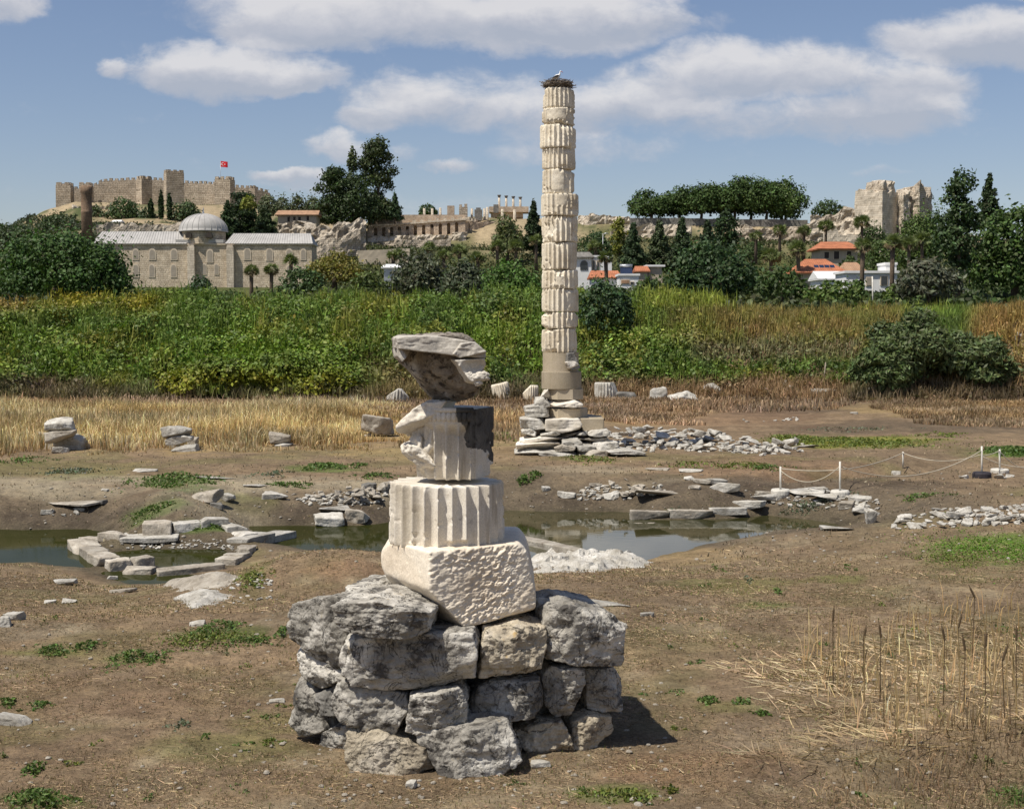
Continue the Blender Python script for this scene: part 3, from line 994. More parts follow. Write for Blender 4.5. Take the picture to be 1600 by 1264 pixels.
G1 = 'stone blocks stacked in the near pedestal'
PILE = [
    # polygon in a zoomed view, extra distance, depth, yaw, material, label, options
    ([(275, 225), (400, 222), (470, 290), (430, 330), (280, 290)], 1.0, 1.0, -0.3, 'grey', 'pale thin grey slab tucked under the left rear of the picked marble block', {}),
    ([(62, 372), (88, 282), (160, 262), (280, 252), (310, 300), (300, 400), (268, 540), (215, 548), (150, 470), (70, 432)], 0.0, 1.5, -0.75, 'grey', 'big whitish grey block forming the upper left corner of the near pedestal', {}),
    ([(235, 302), (290, 285), (410, 272), (630, 330), (600, 412), (530, 436), (400, 418), (320, 402), (258, 392)], -0.28, 1.1, -0.12, 'grey', 'flat dark topped slab jutting out just below the picked marble block on its left', {}),
    ([(265, 510), (290, 430), (420, 425), (640, 400), (800, 398), (820, 470), (800, 600), (560, 632), (440, 636), (330, 620), (280, 580)], 0.05, 1.3, 0.0, 'grey', 'longest grey block of the near pedestal, rounded at its left end', {}),
    ([(832, 440), (850, 390), (1000, 374), (1092, 395), (1100, 450), (1076, 552), (980, 562), (930, 576), (822, 586)], 0.05, 1.3, 0.12, 'tan', 'cream tinged block with a cracked face under the right edge of the picked marble block', {}),
    ([(1088, 385), (1110, 318), (1190, 292), (1345, 328), (1400, 370), (1400, 512), (1388, 536), (1250, 540), (1098, 512)], -0.1, 1.25, 0.22, 'grey', 'large block with a flat sunlit top at the upper right corner of the near pedestal', {}),
    ([(75, 450), (140, 445), (175, 500), (275, 565), (240, 605), (165, 622), (110, 562)], 0.1, 1.2, -0.75, 'grey', 'tilted wedge shaped block on the left flank, beneath the corner block', {}),
    ([(64, 622), (85, 570), (135, 578), (165, 650), (195, 785), (105, 812), (76, 742)], 0.05, 1.2, -0.8, 'grey', 'upright narrow block at the lower left end of the near pedestal', {}),
    ([(160, 640), (245, 600), (268, 725), (190, 722)], 0.15, 1.0, -0.7, 'dark', 'small dark block wedged low on the left flank of the near pedestal', {}),
    ([(230, 692), (250, 580), (300, 588), (370, 640), (530, 643), (542, 700), (480, 816), (420, 802), (360, 762), (260, 746)], 0.0, 1.3, -0.15, 'grey', 'grey block with a bright white scar, under the left end of the longest block', {}),
    ([(525, 802), (550, 650), (740, 620), (772, 680), (772, 770), (620, 802), (560, 810)], 0.1, 1.2, 0.0, 'grey', 'squarish dark streaked block in the middle of the second lowest course', {}),
    ([(795, 668), (830, 620), (880, 596), (1070, 594), (1082, 690), (1040, 742), (790, 756)], 0.12, 1.2, 0.1, 'grey', 'wide grey block with slanting ridges right of centre in the second lowest course', {}),
    ([(1080, 580), (1110, 535), (1235, 533), (1237, 600), (1192, 722), (1130, 746), (1090, 682)], 0.12, 1.1, 0.2, 'grey', 'dark block tapering downward, left of the end block in its course', {}),
    ([(1245, 545), (1362, 538), (1392, 590), (1392, 702), (1330, 717), (1260, 712)], 0.05, 1.2, 0.25, 'grey', 'pitted grey end block under the large upper right block', {}),
    ([(170, 882), (190, 790), (262, 755), (345, 770), (330, 910), (270, 930), (195, 902)], 0.45, 1.3, -0.5, 'grey', 'rough grey block at the bottom left, its foot in the dirt', {}),
    ([(275, 800), (350, 768), (440, 812), (480, 850), (600, 862), (632, 942), (440, 996), (330, 965), (285, 905)], -0.1, 1.2, -0.2, 'tan', 'brownish block with a yellow chipped corner in the bottom course', {}),
    ([(575, 832), (620, 798), (780, 770), (935, 754), (960, 800), (1000, 902), (900, 972), (800, 1032), (690, 1012), (640, 942), (600, 882)], -0.15, 1.3, 0.1, 'grey', 'largest block of the bottom course, furrowed and leaning forward', {}),
    ([(960, 790), (1060, 752), (1150, 748), (1185, 810), (1200, 872), (1150, 896), (1030, 892), (990, 842)], 0.15, 1.1, 0.1, 'tan', 'yellow stained knobbly stone in the bottom course, right of the leaning block', {}),
    ([(1195, 752), (1260, 716), (1350, 728), (1362, 782), (1282, 862), (1240, 898), (1205, 892)], 0.05, 1.1, 0.3, 'tan', 'cream block at the lower right end whose right side is undercut', {}),
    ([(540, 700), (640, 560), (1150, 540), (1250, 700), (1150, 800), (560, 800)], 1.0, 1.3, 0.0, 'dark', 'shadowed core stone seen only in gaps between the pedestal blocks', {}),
]
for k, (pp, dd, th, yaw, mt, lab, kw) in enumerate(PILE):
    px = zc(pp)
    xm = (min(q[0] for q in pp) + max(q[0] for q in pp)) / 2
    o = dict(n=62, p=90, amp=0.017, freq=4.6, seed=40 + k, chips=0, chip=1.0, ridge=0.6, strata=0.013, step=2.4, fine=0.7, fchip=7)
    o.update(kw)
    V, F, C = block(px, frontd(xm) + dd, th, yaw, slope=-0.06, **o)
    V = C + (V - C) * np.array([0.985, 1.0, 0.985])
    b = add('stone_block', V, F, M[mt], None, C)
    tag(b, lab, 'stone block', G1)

# ---- the picked marble block: corner towards the viewer, right face dressed with a point
DC = 16.75


def picked():
    h1, h2 = 0.70, 0.80
    N1, N2 = np.array([0.51, -0.85, 0.12]), np.array([-0.855, -0.515, 0.05])
    V, F, C = block(zc([(475, 84), (430, 104), (395, 150), (400, 205), (430, 268), (640, 352), (625, 392), (740, 394), (840, 387), (930, 392), (1046, 372), (1052, 300), (1035, 200), (1014, 122), (976, 84), (720, 82)]),
                    DC - 1.05, 2.1, 0.0, n=130, p=44, amp=0.014, freq=2.6, seed=5, chips=0, ridge=0.3, step=0.5, fine=0.3,
                    extra=[(N1, h1), (N2, h2), ((-0.72, -0.42, -0.75), 0.60), ((0.35, -0.3, -1.0), 0.68)])
    X = V - C
    # point-chisel marks on the right front face
    w = sstep(-0.10, -0.03, X @ N1 - h1)
    u = X[:, 0] * 0.857 + X[:, 1] * 0.515
    q = np.stack([u * 17 + 5.0 * X[:, 2], X[:, 2] * 30 - u * 13, u * 0 + 0.5], -1)
    pk = vnoise(q, 71) + 0.4 * vnoise(q * 2.1, 72)
    V = V + (0.017 * w * pk * (0.6 + 0.8 * sstep(-0.3, 0.4, fbm(X * 2.5, 2, 9))))[:, None] * N1
    # broken, layered lower left
    return V, F, C


V, F, AX = picked()
b = add('marble_block', V, F, M['picked'], None, AX)
tag(b, 'massive cream marble block with a pick marked front, resting on the grey pedestal blocks', 'stone block')

# ---- fluted drum standing on it
ax = P(698, 800, DC)
zt = P(698, 752, DC)[2]
zb = P(698, 846, DC)[2]
rad = 91 / FPX * DC
V, F = fluted(zb, zt, rad, rad * 0.985, 26, 0.078, 3, 20, 44, -0.2, plain_=[(0.02, 0.42, zb, zb + 0.10, rad - 0.09), (-0.75, -0.45, zb, zb + 0.07, rad - 0.06)], edge=0.012, phase=0.1, jag=0.015, nickamt=0.3, fpow=0.6)
V = V + [ax[0], ax[1], 0]
b = add('fluted_drum', V, F, M['marble'], None, (ax[0], ax[1], zb))
tag(b, 'fluted white marble drum sitting on the pick marked block', 'column drum')

# ---- broken neck drum with bead moulding
ax3 = P(713, 690, DC)
z1 = P(713, 634, DC)[2]
z0 = P(713, 744, DC)[2]
r3 = 64 / FPX * DC
S3 = DC / FPX
mb = MB()
V, F = fluted(z0, z1 - 0.02, r3 * 0.97, r3, 20, 0.10, 9, 22, 50, 0.05, cut=[((0.93, -0.38, -0.02), 0.36 * r3 * 1.55)], edge=0.015, phase=0.22, jag=0.01, nickamt=0.4, fpow=0.6)
# stopped flute heads: the shaft swells out to the moulding at the top
top = sstep(z1 - 0.30, z1 - 0.17, V[:, 2])
rr = np.hypot(V[:, 0], V[:, 1])
tgt = np.where(rr > 0.2, np.minimum(r3 * 1.0, np.where(V[:, 0] * 0.93 - V[:, 1] * 0.38 > 0.36 * r3 * 1.5, rr, r3)), rr)
k = np.where(rr > 0.2, 1 + (tgt / np.maximum(rr, 0.05) - 1) * top, 1)
V[:, 0] *= k
V[:, 1] *= k
mb.put(V, F)
# egg-and-bead row
for a in np.linspace(-0.62, 0.34, 9):
    Q, FF = cubegrid(5)
    D = Q / np.linalg.norm(Q, axis=1, keepdims=True)
    mb.put(D * [0.034, 0.034, 0.06] + [math.sin(a) * r3 * 1.0, -math.cos(a) * r3 * 1.0, z1 - 0.10], FF)
a = np.linspace(-0.75, 0.45, 30)
mb.tube(np.stack([np.sin(a) * r3 * 1.0, -np.cos(a) * r3 * 1.0, a * 0 + z1 - 0.025], -1), 0.03, 8)
# broken mass on the left, with its projecting spur
for poly, dd, th, sd in [([(345, 470), (262, 540), (245, 600), (252, 690), (310, 770), (345, 845), (440, 862), (440, 470)], -0.30, 0.6, 4), ([(345, 452), (470, 448), (420, 560), (330, 640), (318, 560), (270, 650), (212, 610), (208, 580), (250, 530)], -0.42, 0.62, 1),
                         ([(322, 600), (345, 640), (350, 830), (300, 700), (270, 650)], -0.3, 0.6, 2),
                         ([(198, 690), (240, 682), (320, 690), (420, 800), (430, 868), (340, 852), (262, 772), (205, 727)], -0.42, 0.55, 3)]:
    V, F, C = block([(560 + x * 0.2849, 500 + y * 0.2849) for x, y in poly], DC + dd, th, -0.25, n=40, p=40, amp=0.05, freq=3.0, seed=300 + sd, chips=4, chip=0.98, ridge=0.6)
    mb.put(V - [ax3[0], ax3[1], 0], F)
# upper bed of the drum
th = np.linspace(0, 2 * math.pi, 48, endpoint=False)
V, F = mb.out()
V = V + [ax3[0], ax3[1], 0]
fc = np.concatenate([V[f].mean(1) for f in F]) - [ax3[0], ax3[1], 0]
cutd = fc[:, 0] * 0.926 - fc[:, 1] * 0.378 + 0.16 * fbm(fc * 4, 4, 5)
mi = ((cutd > 0.535 * r3) & (np.hypot(fc[:, 0], fc[:, 1]) > 0.3) & (fc[:, 2] > z0 + 0.24 + 0.75 * (0.44 - fc[:, 0]) + 0.22 * fbm(fc * 5 + 3, 4, 6))).astype(int)  # faces on the right side that take the painted shadow colour
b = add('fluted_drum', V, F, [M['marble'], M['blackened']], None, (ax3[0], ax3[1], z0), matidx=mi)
tag(b, 'broken fluted drum with bead moulding and jagged left side, second from the near stack top', 'column drum')


# ---- leaning fragment on top
def crown_piece():
    def z8(p):
        return [(560 + x * 0.2849, 500 + y * 0.2849) for x, y in p]
    out = []
    sc_ = DC / FPX
    mb = MB()
    body = z8([(212, 97), (240, 90), (575, 78), (640, 120), (698, 172), (700, 235), (690, 330), (652, 400), (640, 446), (530, 452), (430, 452), (400, 400), (385, 350), (330, 310), (240, 232), (214, 200)])
    V, F, C = block(body, DC - 0.62, 1.15, 0.12, slope=-0.28, n=70, p=20, amp=0.05, freq=2.2, seed=77, chips=2, chip=0.99, ridge=0.5,
                    extra=[((0.15, 1.0, -0.75), 0.36), ((-0.9, 0.6, -0.6), 0.60), ((0.85, 0.35, -0.55), 0.62)])
    mb.put(V, F)
    m2 = MB()
    for q, (pp, dd, sd) in enumerate([([(213, 97), (240, 90), (575, 78), (640, 120), (700, 172), (694, 208), (560, 200), (400, 165), (300, 168), (214, 160)], 0, 78), ([(214, 110), (285, 105), (300, 165), (240, 232), (214, 200)], 0.02, 81), ([(500, 130), (640, 122), (702, 172), (694, 214), (565, 218), (520, 190)], -0.03, 82)]):
        V2, F2, C2 = block(z8(pp), DC - 0.83 + dd, 1.1, 0.12, n=40, p=50, amp=0.03, freq=2.6, seed=sd, chips=2, chip=0.98, ridge=0.5)
        m2.put(V2, F2)
    V2, F2 = m2.out()
    V3, F3, C3 = block(z8([(530, 220), (695, 212), (708, 290), (700, 312), (650, 352), (610, 340), (580, 280)]), DC - 0.86, 0.6, 0.2, n=44, p=30, amp=0.03, freq=3.0, seed=79, chips=2, chip=0.98)
    # scooped volute on the right end, with scraps of its scroll below
    ce = P(560 + 640 * 0.2849, 500 + 258 * 0.2849, DC - 0.86)
    dish = np.exp(-(((V3[:, 0] - ce[0]) / 0.13) ** 2 + ((V3[:, 2] - ce[2]) / 0.085) ** 2) ** 2)
    V3[:, 1] += 0.10 * dish
    m3 = MB().put(V3, F3)
    for xx, zz, rr in ((610, 300, .03), (640, 318, .045), (668, 312, .05), (690, 300, .04), (700, 318, .03), (655, 345, .035)):
        c2 = P(560 + xx * 0.2849, 500 + zz * 0.2849, DC - 0.82)
        Q, FF = cubegrid(8)
        D = Q / np.linalg.norm(Q, axis=1, keepdims=True)
        m3.put(D * (rr * (1 + 0.4 * fbm(D * 2 + xx, 2, 3)))[:, None] * [1.4, 1.2, 1.0] + c2, FF)
    return mb, (V2, F2), m3, C


mbf, up, vol, C = crown_piece()
root = thing('capital_fragment', 'leaning broken capital block with a blackened hollow face, topmost stone of the near stack', 'capital fragment', (C[0], C[1], P(700, 628, DC)[2]))
oz = np.array(root.location)
V, F = mbf.out()
add('core', V, F, M['aged'], root, oz)
tag(add('abacus', up[0], up[1], M['pocked'], root, oz), 'bleached white top slab')
V, F = vol.out()
add('volute', V, F, M['pocked'], root, oz)

# ------------------------------------------------------------------ the tall column
CD = 55.6
cx = P(874, 400, CD)[0]
S = CD / FPX


def cz(py):
    return P(874, py, CD)[2]


COLROOT = thing('marble_column', 'tall re-erected column of mismatched fluted marble drums with a bird nest on its top', 'column', (cx, CD, cz(654)))
CO = np.array(COLROOT.location)
DR = [  # y top, y bottom, x left, x right, damage, flute depth
    (140, 170.5, 848, 898, 0.25, .05), (170.5, 197, 846.5, 899, 0.75, .05), (197, 233, 843.5, 900, 0.10, .055), (233, 266, 847, 899.5, 0.2, .055),
    (266, 304, 847, 900, 0.7, .05), (304, 338.5, 845.5, 904, 0.45, .05), (338.5, 379, 846, 903, 0.3, .06), (379, 422, 846, 902, 0.3, .06),
    (422, 452, 846, 904, 0.4, .06), (452, 488, 846, 904, 0.2, .055), (488, 514, 846, 904, 0.15, .055), (514, 550.5, 846, 904.5, 0.1, .055)]
for k, (yt, yb, xl, xr, dm, dp) in enumerate(DR):
    r = (xr - xl) / 2 * S
    xo = P((xl + xr) / 2, (yt + yb) / 2, CD)[0]
    za, zb_ = cz(yb) + 0.006, cz(yt) - 0.012
    pl = []
    if k == 9:
        pl = [(0.42, 1.5, za, zb_, r - 0.055)]
    if k == 10:
        pl = [(0.30, 1.7, za, za + 0.36, r - 0.03)]
    if k == 11:
        pl = [(0.62, 2.0, za, zb_, r - 0.07)]
    if k == 4:
        pl = [(-0.5, 0.35, za + 0.1, zb_, r - 0.05), (0.9, 2, za, zb_, r - 0.06)]
    if k == 1:
        pl = [(-0.9, 0.5, za + 0.15, zb_, r - 0.05)]
    if k == 5:
        pl = [(-0.25, 0.45, za + 0.35, zb_, r - 0.07)]
    if k == 8:
        pl = [(-0.3, 0.2, za + 0.1, za + 0.5, r - 0.04)]
    V, F = fluted(za, zb_, r, r * 0.995, 22, dp * 1.75, 20 + k, 12, 26, dm + 0.14, plain_=pl, edge=0.035, phase=random.Random(k).uniform(0, 0.26), chipscale=1.5, jag=0.07, nickamt=0.22, wear=0.022, fpow=0.62)
    V = rotz(V, 0) + [xo, CD, 0]
    add('drum', V, F, M['column'], COLROOT, CO)
# cement repair drums, octagonal step and squared base
rr = 28.0 * S
mb = MB()
xo = P(876, 565, CD)[0]
mb.lathe([(0, cz(580)), (rr, cz(580)), (rr, cz(550.8)), (0, cz(550.8))], (xo, CD, 0), 64)
V, F = mb.out()
# notch on the right where the old marble shows
mk = (V[:, 0] - xo > rr * 0.45) & (V[:, 1] < CD + rr * 0.4)
tag(add('drum', V, F, M['cement'], COLROOT, CO, smooth=False), 'plain smooth tan cement drum')
V, F, C = block([(888, 552), (903, 550), (907, 576), (893, 578), (887, 570)], CD - 0.70, 0.4, 0.45, n=20, seed=61, amp=0.03, chips=1, p=60)
tag(add('inset_fragment', V, F, M['dark'], COLROOT, CO), 'dark notch in the cement drum')
V, F, C = block([(886, 566), (896, 563), (907, 571), (907, 576), (890, 577)], CD - 0.78, 0.4, 0.4, n=20, seed=62, amp=0.05, chips=3, p=50)
add('marble_scrap', V, F, M['marble'], COLROOT, CO)
rr = 31.2 * S
xo = P(877.3, 593, CD)[0]
mb = MB().lathe([(0, cz(607)), (rr * 0.995, cz(607)), (rr, cz(606)), (rr, cz(581)), (rr * 0.98, cz(580.2)), (0, cz(580.2))], (xo, CD, 0), 64)
V, F = mb.out()
tag(add('base_drum', V, F, M['cement'], COLROOT, CO, smooth=False), 'wide plain cement drum')
xo = P(882, 615, CD)[0]
r8 = 31 * S
mb = MB()
mb.lathe([(0, cz(623)), (r8, cz(623)), (r8, cz(607.3)), (0, cz(607.3))], (0, 0, 0), 8)
V, F = mb.out()
V = rotz(V, R(22.5)) + [xo, CD, 0]
add('octagonal_step', V, F, M['cement'], COLROOT, CO, smooth=False)
V, F, C = block([(845, 610), (854, 606), (856, 622), (842, 623)], CD - 0.7, 1.0, -0.3, n=16, seed=63, amp=0.05)
add('marble_scrap', V, F, M['marble'], COLROOT, CO)
V, F, C = block([(854, 626), (866, 623), (900, 625), (912, 633), (908, 637), (860, 637), (850, 632)], CD - 0.85, 1.7, 0.0, n=26, seed=64, amp=0.07, chips=6)
add('broken_slab', V, F, M['marble'], COLROOT, CO)
xo = P(884, 645, CD)[0]
mb = MB()
r6 = 35 * S
mb.lathe([(0, cz(654.5)), (r6, cz(654.5)), (r6 * 0.985, cz(637.3)), (0, cz(637.3))], (0, 0, 0), 6)
V, F = mb.out()
V = rotz(V, R(8)) + [xo, CD, 0]
tag(add('plinth', V, F, M['cement'], COLROOT, CO, smooth=False), 'squared cement plinth')

# ---- courses of foundation stones under the column, each a thing
G2 = 'foundation stones stacked under the tall column'
FND = [  # polygon px, distance, depth, yaw, material, label
    ([(820, 637), (838, 634), (856, 640), (858, 652), (822, 652)], 54.6, 1.4, 0, 'rubble', 'jumbled pale stone left of the cement plinth of the tall column'),
    ([(836, 622), (850, 621), (860, 634), (848, 642), (835, 634)], 54.7, 1.2, 0, 'rubble', 'small white stone beside the octagonal step of the tall column'),
    ([(813, 655), (830, 653), (853, 657), (853, 670), (830, 673), (814, 671)], 54.2, 1.8, 0, 'rubble', 'pale layered block at the left end below the cement plinth'),
    ([(853, 656), (905, 655), (910, 664), (905, 671), (880, 677), (853, 673)], 54.1, 2.0, 0, 'marble', 'broad white slab with a broken front, straight under the cement plinth'),
    ([(907, 654), (944, 654), (944, 674), (910, 674)], 54.6, 1.9, 0, 'cement', 'plain tan cement block at the right, below the plinth of the tall column'),
    ([(815, 674), (828, 670), (838, 676), (836, 682), (815, 683)], 54.0, 1.5, 0, 'rubble', 'small roundish stone at the left, below the pale layered block'),
    ([(845, 676), (866, 674), (876, 679), (864, 685), (845, 685)], 53.9, 1.5, 0, 'rubble', 'short pale stone in the middle, below the broad white slab'),
    ([(868, 680), (905, 676), (912, 684), (880, 690), (868, 687)], 54.2, 1.6, 0, 'muddy', 'shadowed stone in the middle course of the column foundation'),
    ([(897, 679), (918, 675), (920, 681), (902, 684)], 53.9, 1.4, 0, 'rubble', 'thin pale slab right of the middle course, below the cement block'),
    ([(918, 675), (952, 672), (954, 680), (940, 683), (919, 683)], 53.9, 1.5, 0.1, 'rubble', 'tilted pale slab at the right, below the cement block'),
    ([(810, 684), (850, 683), (882, 687), (880, 693), (845, 694), (811, 691)], 53.7, 1.7, 0, 'marble', 'long white slab third from the bottom on the left of the foundation'),
    ([(880, 688), (908, 684), (910, 694), (890, 703), (878, 696)], 53.6, 1.7, 0, 'rubble', 'lumpy grey stone at the middle of the foundation'),
    ([(905, 686), (950, 684), (955, 692), (925, 693), (906, 694)], 54.0, 1.5, 0.1, 'muddy', 'long low silted stone right of the middle of the foundation'),
    ([(806, 692), (830, 690), (874, 694), (876, 702), (850, 706), (808, 704)], 53.5, 1.8, 0, 'marble', 'longest white slab, second from the bottom, left part of the foundation'),
    ([(866, 700), (880, 695), (900, 700), (898, 705), (868, 706)], 53.4, 1.5, 0, 'muddy', 'small dark edged stone between the two low white slabs'),
    ([(900, 694), (930, 693), (931, 704), (905, 706)], 53.5, 1.5, 0.1, 'rubble', 'squarish pale block low on the right half of the foundation'),
    ([(929, 694), (966, 691), (967, 698), (950, 704), (930, 704)], 53.5, 1.5, 0.15, 'rubble', 'rounded white block at the low right end of the foundation'),
    ([(804, 706), (824, 702), (850, 707), (850, 716), (806, 715)], 53.2, 1.7, 0, 'rubble', 'flat white stone at the lowest left corner of the foundation'),
    ([(838, 707), (880, 705), (904, 707), (902, 716), (850, 717)], 53.1, 1.8, 0, 'rubble', 'wide flat stone in the middle of the lowest foundation course'),
    ([(905, 707), (930, 704), (952, 706), (948, 714), (908, 715)], 53.1, 1.5, 0.1, 'muddy', 'broken low stone at the right of the lowest foundation course'),
    ([(948, 705), (975, 702), (1010, 708), (1008, 711), (955, 710)], 53.0, 1.4, 0.1, 'rubble', 'very flat pointed slab lying at the right foot of the foundation'),
    ([(830, 690), (930, 682), (940, 700), (835, 712)], 55.2, 2.2, 0, 'muddy', 'silted core stone seen in gaps of the column foundation'),
    ([(825, 640), (935, 652), (935, 680), (825, 684)], 55.6, 2.0, 0, 'muddy', 'dark core stone seen behind the upper foundation blocks'),
]
for k, (pp, dd, th, yaw, mt, lab) in enumerate(FND):
    V, F, C = block(pp, dd, th, yaw, n=24, p=50, amp=0.06 if mt != 'cement' else 0.006, freq=1.8, seed=400 + k, chips=4 if mt != 'cement' else 0, chip=0.98, ridge=0.5, strata=0.04 if mt != 'cement' else 0)
    tag(add('foundation_stone', V, F, M[mt], None, C), lab, 'stone block', G2)

# ---- nest and stork
rg = np.random.default_rng(8)
zn = cz(139.6)
nx = P(872, 130, CD)[0]
mb = MB()
for k in range(420):
    a = rg.uniform(0, 2 * math.pi)
    lay = rg.uniform(0, 1)
    rr = rg.uniform(0.30, 0.60) * (0.92 + 0.10 * lay)
    L = rg.uniform(0.2, 0.5)
    ta = a + math.pi / 2 + rg.normal(0, 0.5)
    c = np.array([math.cos(a) * rr, math.sin(a) * rr, lay * 0.30 + 0.01])
    t = np.array([math.cos(ta), math.sin(ta), rg.normal(0, 0.22)]) * L / 2
    mb.tube([c - t, c + rg.normal(0, 0.02, 3), c + t], [0.011, 0.012, 0.006], 4)
V, F = cubegrid(10)
D = V / np.linalg.norm(V, axis=1, keepdims=True)
D = D * [0.56, 0.56, 0.15] + [0, 0, 0.15] + 0.03 * fbm(D * 4, 3, 3)[:, None] * D
mb.put(D, F)
V, F = mb.out()
tag(add('stork_nest', V + [nx, CD, zn], F, M['twig'], None, (nx, CD, zn)), 'wide brown twig nest on top of the tall marble column', 'nest')
ST = thing('stork', 'white stork with black wing feathers standing in the nest on the column', 'stork', (nx - 0.02, CD - 0.12, zn + 0.30))
so_ = np.array(ST.location)
ST.scale = (0.72, 0.72, 0.72)
mb = MB()
mb.tube(np.array([(-0.30, 0, 0.10), (-0.20, 0, 0.15), (-0.05, 0, 0.22), (0.07, 0, 0.28), (0.12, 0, 0.36), (0.125, 0, 0.44), (0.14, 0, 0.49), (0.165, 0, 0.505), (0.20, 0, 0.49)]),
        [0.015, 0.07, 0.105, 0.085, 0.042, 0.028, 0.033, 0.034, 0.015], 12)
for s in (-1, 1):
    mb.tube([(0.0, s * 0.05, 0.18), (0.01, s * 0.05, 0.08), (0.0, s * 0.05, -0.09)], [0.03, 0.012, 0.01], 6)
V, F = mb.out()
add('body', V + so_, F, M['featherw'], ST, so_)
for s in (-1, 1):
    V, F = cubegrid(8)
    D = V / np.linalg.norm(V, axis=1, keepdims=True) * [0.20, 0.025, 0.065]
    D = roty(D, -0.45) + [-0.12, s * 0.088, 0.19]
    add('wing', D + so_, F, M['featherb'], ST, so_)
mb = MB().tube([(0.19, 0, 0.495), (0.25, 0.0, 0.45), (0.30, 0, 0.40)], [0.016, 0.011, 0.003], 8)
add('bill', mb.out()[0] + so_, mb.out()[1], M['bill'], ST, so_)
# ------------------------------------------------------------------ loose stones lying about the site
def put_stone(px, py, w, h, mat, label, group=None, name='stone', seed=None, n=14, flat=0.75, tilt=0.0, yaw=None, sink=0.12, amp=0.08, chips=5, dep=None, skew=0.25, cat='stone'):
    """stone whose foot is seen at (px, py), w x h pixels large there"""
    sd = seed if seed is not None else int(px * 7 + py * 13) % 9973
    rg = np.random.default_rng(sd)
    g = hit(px, py)
    k = g[1] / FPX
    ww, hh = w * k, h * k
    dp = dep if dep is not None else max(ww * flat * rg.uniform(0.8, 1.15), hh * 0.6)
    hr = max(hh - dp * CH / g[1] * 0.55, hh * 0.35)
    V, F = loosebox(ww, dp, hr * (1 + sink), sd, n=n, amp=amp, chips=chips, skew=skew)
    V = rotz(roty(V, tilt), rg.uniform(-0.35, 0.35) if yaw is None else yaw)
    c = np.array([g[0], g[1] + dp * 0.45, g[2] + hr / 2 - hr * sink])
    c[2] = tz(c[0], c[1]) * 0.5 + g[2] * 0.5 + hr / 2 - hr * sink
    o = add(name, V + c, F, M[mat], None, c)
    return tag(o, label, cat, group)


def put_drum(px, py, w, h, mat, label, tilt=0.0, lie=False, seed=1, cut=(), yaw=0.0, dome=False, group=None):
    g = hit(px, py)
    k = g[1] / FPX
    r = w * k / 2
    hh = h * k
    V, F = fluted(-hh / 2, hh / 2, r, r * 0.97, 22, r * 0.11, seed, 7, 12, 0.35, cut=cut, edge=0.06, chipscale=1.6, jag=0.05)
    V = rotz(rotx(roty(V, tilt), 0), yaw)
    c = np.array([g[0], g[1] + r * 0.8, g[2] + hh / 2 - 0.05])
    return tag(add('column_drum', V + c, F, M[mat], None, c), label, 'column drum', group)


GF = 'fallen marble pieces along the foot of the bank'
put_drum(621, 627, 36, 20, 'rubble', 'domed fluted lump lying at the foot of the bank left of the near stack', 0.1, seed=2, cut=[((-0.6, 0, 0.8), 0.35), ((0.7, 0, 0.8), 0.42)], group=GF)
put_drum(783, 624, 29, 26, 'column', 'tilted fluted drum stump at the bank foot just right of the near stack', -0.22, seed=3, group=GF)
put_drum(829, 625, 25, 24, 'column', 'fluted stump with a slanting broken top, close left of the tall column', 0.05, seed=4, cut=[((-0.75, 0, 0.66), 0.34)], group=GF)
put_drum(948, 625, 38, 28, 'rubble', 'upright grey fluted drum right of the tall column base', 0.0, seed=5, cut=[((0.9, -0.3, 0.5), 0.62)], group=GF)
put_stone(977, 625, 30, 14, 'dark', 'dark grey moulded slab leaning beside the upright fluted drum', GF, flat=0.6, n=12, amp=0.03)
put_stone(1030, 627, 27, 24, 'rubble', 'round topped pale block right of the dark slab', GF, n=16, chips=8, tilt=0.15)
put_stone(1067, 627, 45, 15, 'rubble', 'long lumpy pale boulder between the round topped and the tilted block', GF, n=16, amp=0.16)
put_stone(1113, 622, 26, 21, 'rubble', 'tilted pale block sloping down to the right at the foot of the bank', GF, n=14, tilt=0.55)
put_stone(1152, 620, 20, 8, 'rubble', 'small flat pale stone just right of the tilted block', GF)
put_stone(1190, 618, 18, 11, 'rubble', 'small pointed pale stone between the small flat one and the fluted scrap', GF, tilt=-0.3)
put_drum(1236, 616, 18, 14, 'rubble', 'small fluted scrap at the foot of the bank near a thin dry stake', 0.2, seed=6, cut=[((-0.6, 0, 0.8), 0.28)], group=GF)
put_stone(1229, 603, 7, 9, 'rubble', 'tiny upright stone standing just behind the small fluted scrap', GF)
put_stone(1289, 618, 36, 11, 'rubble', 'flat pale boulder left of the great dark bush', GF, n=14)
put_stone(1364, 612, 13, 6, 'rubble', 'small stone at the left foot of the great dark bush', GF)
put_stone(1396, 614, 10, 5, 'rubble', 'tiny pale stone under the front of the great dark bush', GF)
put_stone(1596, 533, 16, 12, 'rubble', 'pale stone on the brown slope at the right edge, behind the great dark bush', GF)

GH = 'stones heaped in the dry grass'
for (px, py, w, h, mt, tilt, lab) in [
    (82, 702, 22, 24, 'muddy', 0, 'upright stone at the left of the larger heap in the dry grass'),
    (110, 703, 40, 26, 'rubble', 0.2, 'big tilted boulder at the right of the larger heap in the dry grass'),
    (92, 708, 24, 9, 'rubble', 0, 'small pale stone at the front foot of the larger heap'),
    (68, 690, 16, 14, 'muddy', 0, 'small grey stone half hidden in grass left of the larger heap')]:
    put_stone(px, py, w, h, mt, lab, GH, tilt=tilt, n=16)
g = hit(93, 704)


